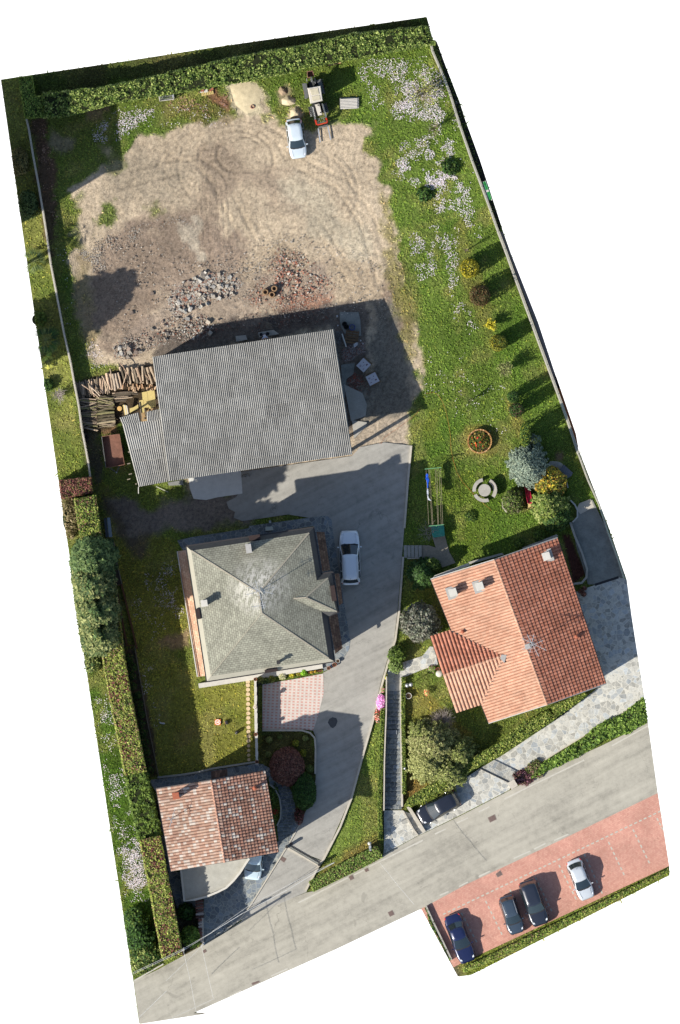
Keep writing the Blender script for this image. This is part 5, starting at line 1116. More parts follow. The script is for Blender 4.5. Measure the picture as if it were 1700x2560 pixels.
drift([(PL('A1',(700,1400),(820,1290),(1000,1080),(1120,1080),(1130,1568),(720,1568)), 14, .8), (PL('A1',(800,1200),(880,1200),(880,1300),(800,1300)), 22, .5), (PL('A4',(470,0),(760,0),(740,140),(620,160),(480,80)), 9, .8), (PL('A4',(540,340),(640,340),(640,620),(560,600)), 22, .6), (PL('A4',(600,640),(680,640),(760,1000),(640,900)), 6, .6),
 (PL('C3',(270,640),(380,680),(460,820),(340,860)), 24, .6), (PL('C3',(100,30),(180,30),(230,620),(170,560)), 4, .5),
 (PL('A4',(160,580),(300,560),(340,820),(200,830)), 20, .7), (PL('A4',(190,880),(370,870),(400,1150),(240,1100)), 12, .8), (PL('A4',(235,1120),(420,1170),(500,1568),(280,1568)), 24, .8),
 (PL('A6',(75,0),(240,20),(330,400),(360,660),(190,670),(110,300)), 24, .8), (PL('A6',(160,260),(300,250),(340,560),(180,640)), 60, .9)], .065, LIL, 'drifts of tiny lilac flowers in the left hand lawns', 'daisies')
drift([(PL('C1',(1350,210),(1490,220),(1480,300),(1430,310)), 60, .5), (PL('C1',(195,390),(300,380),(360,760),(380,1150),(300,980),(230,560)), 16, .6), (PL('C1',(1030,230),(1300,200),(1480,400),(1100,330)), 10, .7)], .1, [(.3,.17,.11), (.22,.12,.09), (.38,.25,.17)], 'fallen brown leaves lying along the yard margins', 'fallen_leaves')['category'] = 'leaves'
# ================================================================== WALLS, FENCES AND GATES
def fence(name, pts, h, label, mat_wall=None, wall_h=0, post=2.4, w=.16, mesh=None, cat='fence', cop=True):
    pts = [Vector(p) for p in pts]; root = empty(name, (*pts[0], 0), label, cat)
    if wall_h:
        m = MB(); line_wall('x', [tuple(p) for p in pts], w, -.2, wall_h, None, mb=m); m.build('wall', mat_wall, root)
        if cop: m = MB(); line_wall('x', [tuple(p) for p in pts], w+.07, wall_h, wall_h+.05, None, mb=m); m.build('coping', M_KERB, root)
    if h > wall_h:
        tot = 0; step = 0
        for a, b in zip(pts[:-1], pts[1:]):
            L = (b-a).length; k = max(1, int(L/post))
            for i in range(k): p = a.lerp(b, i/k); MB().tube([(*p, wall_h-.05), (*p, h)], .028, 8).build('post', mesh or M_METAL, root)
        MB().tube([(*pts[-1], wall_h-.05), (*pts[-1], h)], .028, 8).build('post', mesh or M_METAL, root)
        m = MB()
        for z in np.linspace(wall_h+.1, h-.03, 5):
            m.tube([(*p, z) for p in pts], .012, 4)
        for a, b in zip(pts[:-1], pts[1:]):
            for i in range(int((b-a).length/.3)): p = a.lerp(b, i*.3/(b-a).length); m.tube([(*p, wall_h), (*p, h-.03)], .006, 3)
        m.build('wire_netting', mesh or M_METAL, root)
    return root
M_TEAL = plain('green_wire', C(70, 120, 112), .6, .3, .2, .1)
fence('boundary_wall', PL('O', (66,296),(72,322),(83,390),(96,460),(108,532),(117,590),(127,662),(146,760),(160,833),(176,905),(186,960),(196,1010),(206,1080),(214,1120),(222,1165),(228,1210)), 1.95, 'long low grey wall with wire fence along the left edge of the yard', M_CONCD, 1.2, w=.13)
fence('boundary_wall', PL('O', (1077,108),(1081,128),(1108,190),(1124,232),(1150,315),(1180,402),(1204,466),(1228,530),(1245,578)), 1.6, 'upper right boundary wall with green wire fence beside the daisies', M_CONC, .55, w=.16, mesh=M_TEAL)
fence('boundary_wall', PL('O', (1245,578),(1262,622),(1290,700),(1318,776),(1345,850),(1368,912),(1395,985),(1415,1040),(1440,1115),(1446,1135)), 1.5, 'pale coped boundary wall beside the row of clipped shrubs', M_CONC, .6, w=.2, mesh=M_TEAL)
fence('boundary_wall', PL('O', (1446,1135),(1470,1200),(1498,1262),(1520,1330),(1545,1398),(1560,1445)), 1.6, 'green wire fence on a low wall above the concrete ramp', M_CONC, .5, w=.12, mesh=M_TEAL)
struct('roadside_gutter', MB().prism(PL('O', (1250,578),(1256,580),(1345,805),(1383,920),(1400,970),(1393,972),(1372,912),(1320,765)), -.1, .03), plain('grey_gutter', C(140, 132, 132), .9, kind='world'))
struct('rust_strip', MB().prism(PL('O', (1383,925),(1392,945),(1440,1085),(1446,1120),(1438,1110),(1405,1010)), -.1, .03), plain('rust_gravel', C(160, 96, 62), .95, .1, 0, .3, 5, .3, kind='world'))
struct('shaded_verge', MB().prism(PL('O', (1086,100),(1092,104),(1200,400),(1256,572),(1248,572),(1196,430),(1130,238)), -.1, .01), plain('verge_shade_tone', (.012, .012, .01), .95, kind='world'))  # near-black strip, its colour stands in for shade beside the fence
# balustrade between lawn and patio
bl = empty('balustrade', (*P('A4', 1445, 780), 0), 'white pillared garden balustrade with brown slatted panels between lawn and patio', 'fence')
m = MB(); line_wall('x', PL('A4', (1437,465),(1438,700),(1442,900),(1450,1112)), .22, -.1, 1.5, None, mb=m); m.build('wall', M_STUCCO2, bl)
ys_ = [465,545,612,690,750,830,905,985,1050,1112]
for i in range(10):
    y = ys_[i]; x = 1437+(y-465)*.02; MB().box(*P('A4', x, y), 1.5, 2.0, .26, .5).build('pillar', M_MOULD, bl)
    if i < 9:
        y2 = (ys_[i]+ys_[i+1])/2; MB().box(*P('A4', 1437+(y2-465)*.02, y2), 1.6, 1.85, .12, .75).build('slatted_panel', M_WOOD, bl)
        MB().box(*P('A4', 1437+(y2-465)*.02, y2), 1.92, 1.98, .2, .95).build('rail', M_MOULD, bl)
line = lambda name, s, pts, w, z0, z1, mat, lab, cat, grp=None: line_wall(name, PL(s, *pts), w, z0, z1, mat, lab, cat, group=grp)
line('edging_wall', 'A4', ((670,1235),(780,1222),(860,1213),(990,1192),(1100,1165),(1440,1112)), .18, -.1, .35, M_CONC, 'low stone edging between the garden lawn and the mottled house', 'wall')
line('stair_wall', 'A5', ((1148,130),(1146,420),(1140,560),(1132,800),(1128,1180)), .12, -.1, 1.1, M_KERB, 'low wall on the left side of the long stone staircase', 'wall')
line('stair_wall', 'A5', ((1262,140),(1262,420),(1264,650),(1268,900),(1270,1150)), .2, -.1, .45, M_KERB, 'pale low wall on the right side of the long stone staircase', 'wall')
line('entrance_wall', 'D3', ((-120,340),(60,620),(125,725)), .32, -.1, .55, M_KERB, 'white topped entrance wall beside the parked black car', 'wall')
line('entrance_wall', 'D3', ((-190,420),(-30,700),(30,775)), .14, -.1, .4, M_KERB, 'narrow dark edged wall at the foot of the entrance steps', 'wall')
line('retaining_wall', 'D5', ((118,905),(150,975),(210,1105),(330,1360),(430,1560),(620,1960)), .16, -.1, .5, M_CONC, 'low concrete wall along the left side of the car park', 'wall')
line('planter_edge', 'C6', ((1138,885),(1150,940)), .12, -.1, .2, M_KERB, 'short stone edging by the stone slab table', 'edging')
line('garden_edging', 'C6', ((1160,1015),(1195,1050),(1212,1085),(1212,1130),(1180,1165)), .14, -.1, .25, M_MOULD, 'curved row of white stones beside the concrete ramp', 'edging')
line('garden_edging', 'C6', ((745,985),(722,1030),(724,1070),(750,1100)), .12, -.1, .2, M_KERB, 'curved pale stone edging around the round green bush', 'edging')
line('bed_wall', 'C6', ((1165,1165),(1195,1255),(1240,1360),(1275,1470),(1270,1525),(1240,1560),(1180,1568)), .2, -.1, .5, M_CONC, 'curved concrete wall around the red brown bed', 'wall')
line('patio_wall', 'A5', ((135,560),(136,190),(170,188)), .14, -.1, .5, plain('dark_patio_wall', C(60, 56, 58), .9), 'dark low wall behind the tiled patio', 'wall')
line('edging_strip', 'A4', ((490,200),(530,430),(585,760),(645,1055),(680,1230)), .07, -.1, .22, M_GREYWOOD, 'long thin timber edging of the hedge border', 'edging')
line('flower_bed_edge', 'D4', ((0,1420),(100,1445)), .1, -.1, .3, M_MOULD, 'short white edging below the tulip planter', 'edging')
tw = empty('tiled_garden_wall', (*P('A6', 680, 800), 0), 'garden wall capped with brown and white roof tiles', 'wall')
MB().prism(PL('A6', (660,655),(700,655),(704,930),(684,930)), -.1, 1.1).build('wall', M_STUCCO2, tw)
for k in range(13):
    y = 662+k*20.5; w_ = 28 if k < 6 else 13; m = MB(); m.cur = random.choice([C(120,84,74), C(150,104,90), C(200,186,178), C(96,70,64)]); m.tube([(*P('A6', 678-w_+k*.6, y+3), 1.15), (*P('A6', 678+w_*.8+k*.6, y-4), 1.16)], .13, 7); m.build('cap_tile', M_TILE, tw)
gt = empty('driveway_gate', (*P('A5', 490, 1515), 0), 'slatted sliding gate channel across the driveway between two dark posts', 'gate')
MB().prism(PL('D2', (300,215),(312,190),(605,360),(592,385)), .06, .11).build('gate_rail', M_CONCD, gt)
MB().prism(PL('D2', (290,235),(300,216),(592,388),(582,395)), .05, .14).build('sill', M_KERB, gt)
for q in ((285,215),(590,382)): MB().box(*P('D2', *q), -.1, 1.3, .22, .22).build('post', M_GUTTER, gt)
m = MB()
for k in range(22): a = Vector(P('D2', 318, 203)).lerp(Vector(P('D2', 590, 360)), k/21); m.box(*a, .11, .13, .05, .3, .55)
m.build('grille', M_GUTTER, gt)
sg = empty('sliding_gate', (*P('A7', 465, 90), 0), 'dark slim metal gate closing the flagstone drive beside a pale pillar', 'gate')
MB().bar((*P('A7', 380, 50), .15), (*P('A7', 548, 132), .15), .06, .1).build('lower_rail', M_GUTTER, sg); MB().bar((*P('A7', 380, 50), 1.3), (*P('A7', 548, 132), 1.3), .08, .08).build('upper_rail', M_GUTTER, sg)
m = MB()
for k in range(26): a = Vector(P('A7', 380, 50)).lerp(Vector(P('A7', 548, 132)), k/25); m.tube([(*a, .15), (*a, 1.3)], .014, 5)
m.build('bars', M_GUTTER, sg)
pl_ = empty('gate_pillar', (*P('A7', 574, 145), 0), 'pale square pillar at the end of the dark slim gate', 'pillar'); MB().box(*P('A7', 574, 145), -.1, 1.3, .6, .6, .55).build('shaft', M_STUCCO2, pl_); MB().box(*P('A7', 574, 145), 1.3, 1.4, .74, .74, .55).build('cap', M_KERB, pl_)
# steps
st_ = empty('stone_staircase', (*P('A5', 1200, 650), 0), 'long straight staircase of dark flagstone treads between two hedges', 'stairs')
ysn = list(np.linspace(1727, 1823, 10))+list(np.linspace(1832, 1900, 6))+list(np.linspace(1911, 2024, 11))
for k in range(len(ysn)-1):
    y0, y1 = ysn[k], ysn[k+1]-.6; x0 = 966-.03*(y0-1720); x1 = 1001+.012*(y0-1720)
    a, b, c_, d_ = P_(x0, y0), P_(x1, y0), P_(x1, y1), P_(x0, y1)
    MB().add([(*a, .07), (*b, .07), (*c_, .17), (*d_, .17), (*a, -.1), (*b, -.1), (*c_, -.1), (*d_, -.1)], [(3,2,1,0),(4,5,6,7),(0,1,5,4),(1,2,6,5),(2,3,7,6),(3,0,4,7)]).build('step', M_FLAGD, st_)
MB().box(*P('A5', 1187, 566), .17, .25, 1.05, .4).build('landing_slab', plain('smooth_grey_stone', C(150, 154, 160), .8), st_)
s5 = empty('stone_steps', (*P('C6', 130, 1355), 0), 'five grey stone steps from the driveway up to the curved path', 'stairs')
for k in range(5):
    x = 76+k*24; MB().prism(PL('C6', (x,1315),(x+21,1315),(x+23,1396),(x+2,1396)), -.1, .08+.05*k).build('step', plain('step_stone', C(176, 176, 168), .9, .2, 0, .15, 3, .2, kind='world'), s5)
MB().prism(PL('C6', (100,1398),(190,1396),(190,1402),(100,1404)), -.1, .3).build('cheek_wall', M_KERB, s5)
cs = empty('curved_staircase', (*P('A5', 350, 1050), 0), 'curved flight of slate steps sweeping round the mottled house', 'stairs')
inn_ = [(150,830),(215,870),(230,970),(265,1000),(300,1050),(318,1130),(325,1200),(318,1260),(290,1310),(300,1400),(310,1460)]; out_ = [(160,815),(235,845),(290,905),(370,975),(410,1040),(428,1110),(438,1180),(436,1240),(420,1310),(400,1370),(385,1440)]
def lerp_list(L, t): i = min(int(t*(len(L)-1)), len(L)-2); f = t*(len(L)-1)-i; return (L[i][0]*(1-f)+L[i+1][0]*f, L[i][1]*(1-f)+L[i+1][1]*f)
for k in range(26):
    a, b, c_, d_ = lerp_list(inn_, k/26), lerp_list(out_, k/26), lerp_list(out_, (k+.93)/26), lerp_list(inn_, (k+.93)/26)
    a, b, c_, d_ = (P('A5', *v) for v in (a, b, c_, d_))
    MB().add([(*a, .09), (*b, .09), (*c_, .2), (*d_, .2), (*a, -.1), (*b, -.1), (*c_, -.1), (*d_, -.1)], [(0,1,2,3),(7,6,5,4),(4,5,1,0),(5,6,2,1),(6,7,3,2),(7,4,0,3)]).build('step', M_FLAGD, cs)
m = MB(); line_wall('x', PL('A5', (232,975),(275,1010),(310,1080),(322,1160),(318,1240),(290,1300)), .14, -.1, .35, None, mb=m); m.build('inner_kerb', M_CONC, cs)
shrub('bedding_plant', P('A5', 262, 1060), .55, .4, GRN, 'leafy ground plant inside the curve of the slate steps', n=600, leaf=.1, core=False, ry=1.1)
shrub('bedding_plant', P('A5', 278, 1190), .3, .35, [(.35,.02,.02),(.06,.1,.02)], 'small red flowering plant against the mottled house', n=220, leaf=.07, core=False)
# stepping stones
for k, y in enumerate((485,512,546,582,620,658,695,732,768,803,842,877,912,948,987,1023,1060,1095)):
    r_ = .17 if k > 13 else .21; m = MB(); n_ = 9; a0 = random.random()
    m.prism([(P('A4', 1378+k*.5, y)[0]+math.cos(a0+6.283*i/n_)*r_*random.uniform(.9, 1.1), P('A4', 1378, y)[1]+math.sin(a0+6.283*i/n_)*r_*random.uniform(.85, 1)) for i in range(n_)], -.1, .03)
    nm = ('half hidden pale stepping stone at the house end of the row','second stepping stone from the house','third stepping stone from the house','fourth stepping stone from the house','fifth stepping stone from the house','sixth stepping stone from the house','seventh stepping stone, level with the second terracotta pot','eighth stepping stone from the house','stepping stone level with the orange landing pad','tenth stepping stone from the house','eleventh stepping stone, level with the black bag','twelfth stepping stone, level with the third terracotta pot','thirteenth stepping stone from the house','last sunlit stepping stone before the shade','first small stepping stone in the shade','second small stepping stone in the shade','third small stepping stone in the shade','smallest stepping stone at the shaded end of the row')[k]
    tag(m.build('stepping_stone', plain('stepping_stone', C(232, 208, 172), .9, .2, 0, .08, 3, .15)), nm, 'stone', 'stepping stones along the balustrade')

# ================================================================== VEHICLES
M_TYRE = plain('rubber', (.02, .02, .021), .85, .2, 0, .15, 5, .1); M_RIM = plain('alloy', (.5, .51, .53), .3, .5, .7, .05, 3, 0)
M_CARGLASS = NT('car_glass').fin((.012, .02, .024), .06, .8, 0, .6)
M_LAMPW = plain('headlamp_glass', (.7, .72, .74), .12, .7, .2, .03, 3, 0); M_LAMPR = plain('red_lamp', (.5, .02, .02), .2, .6, 0, .05, 3, 0)
def car(name, label, pos, ang, L, W, H, color, kind='hatch', tail=.0, group=None, z=0, rails=False):
    """ang: plan direction of the bonnet; kind sets where the glasshouse starts and ends"""
    root = empty(name, (0, 0, 0), label, 'car', group); PM = paint('car_paint_'+label.split()[0]+'_'+label.split()[1], color)
    h = L/2; w = W/2; K = dict(hatch=(-.93, -.74, .08, .50), sedan=(-.68, -.40, .02, .43), suv=(-.94, -.80, .10, .46), estate=(-.94, -.79, .10, .50), coupe=(-.86, -.56, .06, .50))[kind]
    bt = H*.60; xs_ = [-1, -.97, -.88, -.7, -.4, 0, .3, .5, .68, .85, .95, .99, 1]; V = []; F = []
    for x in xs_:
        ax_ = abs(x); wf = 1 if ax_ < .6 else 1-.24*((ax_-.6)/.4)**2.2-(.0 if ax_ < .97 else .08*(ax_-.97)/.03)
        zt = bt*(1-.10*max(0, (x-.35)/.65)**1.5-(.16 if ax_ > .985 else .05 if ax_ > .94 else 0)) if x > 0 else bt*(1-(.14 if ax_ > .985 else .03 if ax_ > .95 else 0)-(.03 if kind in ('sedan', 'coupe') else 0)*ax_)
        ww = w*wf; X = x*h
        sec = [(ww*.80, .2), (ww*.97, .3), (ww, zt*.55), (ww*.985, zt*.8), (ww*.90, zt*.965), (ww*.6, zt*1.0), (ww*.25, zt*1.018)]
        V += [(X, y, zz) for y, zz in sec]+[(X, -y, zz) for y, zz in sec[::-1]]
    n = 14
    for i in range(len(xs_)-1):
        for k in range(n): F.append((i*n+k, i*n+(k+1) % n, (i+1)*n+(k+1) % n, (i+1)*n+k))
    F += [tuple(range(n-1, -1, -1)), tuple(range((len(xs_)-1)*n, len(xs_)*n))]
    body = MB().add(V, [f[::-1] for f in F]).build('body', PM, root, local=True, smooth=True)
    sb = body.modifiers.new('smooth', 'SUBSURF'); sb.levels = 1; sb.render_levels = 2
    # glasshouse
    xr0, xr1, xf1, xf0 = (k*h for k in K); wb, wr = w*.91, w*.73; z0, z1 = bt*.97, H-.04; bow = .16
    def hw(t): return wb+(wr-wb)*t
    def front(u, t): return Vector((xf0+(xf1-xf0)*t-bow*u*u*(1-.5*t), u*hw(t)*(1-.0), z0+(z1-z0)*(t if t > 0 else 0)-.03*u*u*t))
    def rear(u, t): return Vector((xr0+(xr1-xr0)*t+bow*.7*u*u, u*hw(t), z0+(z1-z0)*t-.03*u*u*t))
    def side(s, u, t): a = rear(s, t); b = front(s, t); p = a.lerp(b, u); p.y += s*.05*math.sin(math.pi*u)*(1-.2*t); return p
    U = [i/6*2-1 for i in range(7)]; S_ = [i/6 for i in range(1, 6)]; T = [0, .35, .7, .93, 1]; V = []; F = []
    for t in T:
        q = t; ring = [front(u, q) for u in U]+[side(1, 1-s, q) for s in S_]+[rear(-u, q) for u in U]+[side(-1, s, q) for s in S_]
        if t == 1: cx_ = sum((p.x for p in ring))/len(ring); ring = [Vector((cx_+(p.x-cx_)*.97, p.y*.95, H-.012)) for p in ring]
        V += ring
    m = len(ring); V += [Vector((cx_+(p.x-cx_)*.6, p.y*.55, H+.01)) for p in ring]; T = T+[2]
    for i in range(len(T)-1):
        for k in range(m): F.append((i*m+k, i*m+(k+1) % m, (i+1)*m+(k+1) % m, (i+1)*m+k))
    top = [(len(T)-1)*m+k for k in range(m)]; cx_ = sum(V[i].x for i in top)/m; V.append(Vector((cx_, 0, H+.016))); c0 = len(V)-1
    for k in range(m): F.append((top[k], top[(k+1) % m], c0))
    MB().add(V, F).build('cabin', PM, root, local=True, smooth=True)
    def pane(nm, fn, us, ts, off, mat=M_CARGLASS, lab=None):
        V = [fn(u, t) for t in ts for u in us]; a = len(us); cen = Vector(((xr0+xf0)/2, 0, z0)); F = [(j*a+i, j*a+i+1, (j+1)*a+i+1, (j+1)*a+i) for j in range(len(ts)-1) for i in range(a-1)]
        O = []
        for j in range(len(ts)):
            for i in range(a):
                p = V[j*a+i]; du = V[j*a+min(i+1, a-1)]-V[j*a+max(i-1, 0)]; dt = V[min(j+1, len(ts)-1)*a+i]-V[max(j-1, 0)*a+i]; nrm = du.cross(dt).normalized()
                if nrm.dot(p-cen) < 0: nrm = -nrm
                O.append(p+nrm*off)
        k = len(V); F2 = F+[tuple(k+x for x in f[::-1]) for f in F]
        return MB().add(O+V, [tuple(x for x in f) for f in F]+[tuple(k+x for x in f[::-1]) for f in F]).build(nm, mat, root, local=True, smooth=True, label=lab)
    pane('windscreen', front, [i/4-.0 for i in (-3.7, -2.5, -1.2, 0, 1.2, 2.5, 3.7)], [.03, .3, .6, .9], .014)
    pane('wiper_cowl', front, [i/4 for i in (-3.6, -2, 0, 2, 3.6)], [-.10, .05], .02, M_BLACK)
    pane('rear_window', rear, [i/4 for i in (-3.4, -1.8, 0, 1.8, 3.4)], [.12, .45, .85], .014)
    for s in (-1, 1):
        for u0, u1 in ((.08, .30), (.34, .60), (.64, .93)): pane('side_window', lambda u, t, s=s: side(s, u, t), [u0, (u0+u1)/2, u1], [.08, .45, .84], .012)
    for s in (-1, 1):
        for x in (-.60*h, .60*h):
            c0_ = (x, s*(w-.12), .31); tw_ = MB()
            for rr, yy in ((.31, 0),): tw_.tube([(x, s*(w-.22), .31), (x, s*(w+.0), .31)], .31, 20)
            ty = tw_.build('wheel', M_TYRE, root, local=True); rim = MB().tube([(x, s*(w-.05), .31), (x, s*(w+.012), .31)], .19, 14).build('rim', M_RIM, ty, local=True)
        fx = .93*h; MB().hull([(fx-.20, s*(w*.62)), (fx-.02, s*(w*.56)), (fx-.08, s*(w*.82)), (fx-.30, s*(w*.86))][::s], [(fx-.26, s*(w*.62)), (fx-.10, s*(w*.56)), (fx-.13, s*(w*.76)), (fx-.34, s*(w*.80))][::s], bt*.60, bt*.93).build('headlight', M_LAMPW, root, local=True)
        bx = -.96*h; MB().hull([(bx-.02, s*w*.55), (bx+.03, s*w*.84), (bx+.22, s*w*.9), (bx+.18, s*w*.58)][::-s], [(bx+.02, s*w*.58), (bx+.06, s*w*.80), (bx+.22, s*w*.86), (bx+.18, s*w*.6)][::-s], bt*.62, bt*.90).build('tail_light', M_LAMPR, root, local=True)
        mx_ = xf0-.28; mi_ = MB().hull([(mx_-.06, s*(w+.0)), (mx_+.08, s*(w)), (mx_+.05, s*(w+.2)), (mx_-.07, s*(w+.18))][::s], [(mx_-.05, s*(w+.01)), (mx_+.05, s*(w+.01)), (mx_+.03, s*(w+.18)), (mx_-.05, s*(w+.16))][::s], bt*.97, bt*.97+.14).build('mirror', PM, root, local=True)
        if rails: MB().tube([(xr1+.1, s*wr*.92, H+.0), (xr1+.25, s*wr*.93, H+.05), (xf1-.25, s*wr*.93, H+.05), (xf1-.1, s*wr*.92, H)], .02, 6).build('roof_rail', M_RIM, root, local=True)
    MB().box(0, 0, .16, .5, L*.93, W*.8).build('underbody', M_BLACK, root, local=True)
    for x, nm in ((h*.985, 'front_bumper'), (-h*.985, 'rear_bumper')): MB().box(x*.985, 0, .26, .42, .14, W*.62).build(nm, M_BLACK, root, local=True)
    sh_ = MB()
    for s in (-1, 1): sh_.bar((h*.55, s*w*.66, bt*1.0), (h*.9, s*w*.55, bt*.93), .006, .02)
    sh_.build('bonnet_crease', plain('shadow_gap', (.01, .01, .01), .8), root, local=True)
    MB().tube([(xr1+.12, 0, H), (xr1-.03, 0, H+.14)], .01, 5).build('aerial_stub', M_BLACK, root, local=True)
    root.location = (*pos, z); root.rotation_euler = (0, 0, ang); return root
def between(s, tail, nose): a, b = Vector(P(s, *tail)), Vector(P(s, *nose)); return tuple((a+b)/2), math.atan2(b.y-a.y, b.x-a.x), (b-a).length
c_, a_, l_ = between('C2', (478,722), (517,982)); car('parked_car', 'pale silver hatchback parked on the dirt beside the tractor', c_, a_, l_, 1.72, 1.45, (.50,.56,.60), 'hatch')
c_, a_, l_ = between('B6', (745,2140), (690,345)); car('parked_car', 'large white estate car parked by the grey house wall', c_, a_, l_, 2.0, 1.72, (.66,.70,.74), 'estate', rails=True)
c_, a_, l_ = between('D3', (640,190), (40,520)); car('parked_car', 'glossy black estate car on the flagstone drive by the hedge', c_, a_, l_, 1.82, 1.5, (.012,.014,.022), 'estate', z=.08)
G_ = 'cars parked in the brick paved bays'
c_, a_, l_ = between('A7', (208,918), (312,1200)); car('parked_car', 'dark navy saloon in the far left brick paved bay', c_, a_, l_, 1.78, 1.42, (.008,.013,.055), 'sedan', group=G_, z=.05)
c_, a_, l_ = between('A7', (532,806), (603,1030)); car('parked_car', 'dark slate small hatchback with roof rails beside the bigger black car', c_, a_, l_, 1.66, 1.5, (.035,.052,.075), 'hatch', group=G_, z=.05, rails=True)
c_, a_, l_ = between('A7', (655,715), (745,980)); car('parked_car', 'big blackish off road car with long shadow in the brick bays', c_, a_, l_, 1.88, 1.72, (.016,.02,.032), 'suv', group=G_, z=.05)
c_, a_, l_ = between('A7', (932,592), (1022,825)); car('parked_car', 'bright silver small car alone on the right of the bays', c_, a_, l_, 1.68, 1.45, (.46,.49,.52), 'coupe', group=G_, z=.05)
c_, a_, l_ = between('A6', (1030,300), (1032,522)); car('parked_car', 'pale blue grey car half hidden under the curved terrace', (c_[0], c_[1]), a_-.12, l_, 1.75, 1.4, (.45,.55,.60), 'hatch', z=.08)

# tractor with loader and backhoe -------------------------------------
tq = lambda x, y, z: (*P('B3', x, y), z)
tr = empty('tractor', (*P('B3', 480, 760), 0), 'old white cabbed tractor with front forks and rear digger bucket', 'tractor')
M_TW = plain('tractor_white', C(226, 218, 204), .6, .3, 0, .1, 3, .05); M_TG = plain('tractor_grey', C(118, 120, 118), .6, .4, .3, .2, 4, .1); M_TR = plain('tractor_red', C(214, 60, 34), .6, .4, 0, .1, 3, 0)
def hull4(bot, top, z0, z1): return MB().hull([P('B3', *q) for q in bot][::-1], [P('B3', *q) for q in top][::-1], z0, z1)
hull4(((330,560),(555,520),(590,790),(370,840)), ((325,555),(560,515),(592,795),(368,842)), .95, 2.55).build('cab', M_CARGLASS, tr)
hull4(((300,545),(560,500),(605,800),(360,858)), ((318,555),(552,512),(592,792),(370,840)), 2.55, 2.78).build('cab_roof', M_TW, tr)
hull4(((345,568),(508,540),(535,665),(385,695)), ((350,572),(504,545),(530,660),(388,690)), 2.78, 2.83).build('roof_panel', plain('cream_panel', C(214,204,176), .8), tr)
hull4(((388,712),(545,682),(558,778),(400,808)), ((392,716),(541,688),(553,774),(404,803)), 2.78, 2.82).build('roof_panel', plain('cream_panel', C(214,204,176), .8), tr)
hull4(((440,868),(545,850),(598,1078),(508,1098)), ((455,872),(535,856),(585,1070),(515,1088)), .9, 1.55).build('bonnet', M_TW, tr)
MB().lathe(*P('B3', 555, 1030), [(.05,1.5),(.05,1.75)], 10).build('filler_cap', M_BLACK, tr); MB().tube([tq(505,885,1.5), tq(505,885,2.2), tq(540,900,2.3)], .04, 8).build('exhaust', M_BLACK, tr)
hull4(((300,420),(520,380),(600,1090),(440,1110)), ((320,440),(500,400),(580,1080),(460,1090)), .5, .98).build('chassis', M_BLACK, tr)
for bot in (((195,462),(290,455),(325,745),(262,750)), ((480,395),(570,370),(632,615),(590,650),(510,470))):
    hull4(bot, [(x*.96+bot[0][0]*.04, y*.97+bot[0][1]*.03) for x, y in bot], 1.35, 1.5).build('mudguard', M_TG, tr)
def twheel(a, b, r, w):
    A, B = Vector(P('B3', *a)), Vector(P('B3', *b)); c = (A+B)/2; d = (B-A).normalized(); n = Vector((-d.y, d.x))
    t_ = MB().tube([(*(c-n*w/2), r), (*(c-n*w*.42), r), (*(c+n*w*.42), r), (*(c+n*w/2), r)], [r*.86, r, r, r*.86], 22); o = t_.build('wheel', M_TYRE, tr)
    l_ = MB()
    for k in range(16):
        th = 6.283*k/16; p0 = Vector((*(c-n*w*.45), r))+Vector((*(d*math.cos(th)*r*1.02), math.sin(th)*r*1.02)); p1 = Vector((*c, r))+Vector((*(d*math.cos(th+.3)*r*1.02), math.sin(th+.3)*r*1.02)); p2 = Vector((*(c+n*w*.45), r))+Vector((*(d*math.cos(th)*r*1.02), math.sin(th)*r*1.02))
        l_.bar(p0, p1, .06, .05); l_.bar(p1, p2, .06, .05)
    lg = l_.build('tread', M_TG, None, local=True); lg.parent = o; lg.location = -rootloc(tr)
    rm = MB().tube([(*(c-n*w*.53), r), (*(c+n*w*.53), r)], r*.5, 14).build('rim', M_TR, None, local=True); rm.parent = o; rm.location = -rootloc(tr)
twheel((255,480), (290,740), .68, .42); twheel((560,400), (600,640), .68, .42); twheel((340,905), (398,1110), .46, .32); twheel((640,840), (695,1040), .46, .32)
for a, b, c3 in (((385,900),(455,1170),(480,1260)), ((590,850),(665,1130),(690,1215))):
    MB().bar(tq(*a, 1.45), tq(*b, 1.35), .12, .16).build('loader_arm', M_TG, tr); MB().bar(tq(*b, 1.35), tq(*c3, .8), .15, .18).build('loader_arm', M_TR, tr, 'orange red end of a loader arm')
    MB().tube([tq(a[0]+20, a[1]+20, 1.2), tq(b[0]+10, b[1]-10, 1.1)], .04, 8).build('hydraulic_ram', M_METAL, tr)
for a, b in (((480,1165),(655,1120)), ((500,1240),(680,1195)), ((500,1215),(560,1140)), ((600,1140),(655,1210))): MB().bar(tq(*a, 1.2), tq(*b, 1.2), .07, .07).build('cross_brace', M_TG, tr)
MB().prism([P('B3', *q) for q in ((495,1260),(690,1215),(695,1235),(500,1285))], .5, 1.0).build('fork_frame', M_TR, tr)
MB().prism([P('B3', *q) for q in ((510,1310),(705,1265),(708,1300),(520,1345))], .12, .8).build('back_plate', M_TG, tr)
for a, b in (((515,1340),(552,1612)), ((702,1300),(758,1560))): MB().bar(tq(*a, .18), tq(*b, .1), .12, .06).build('fork_tine', M_METAL, tr)
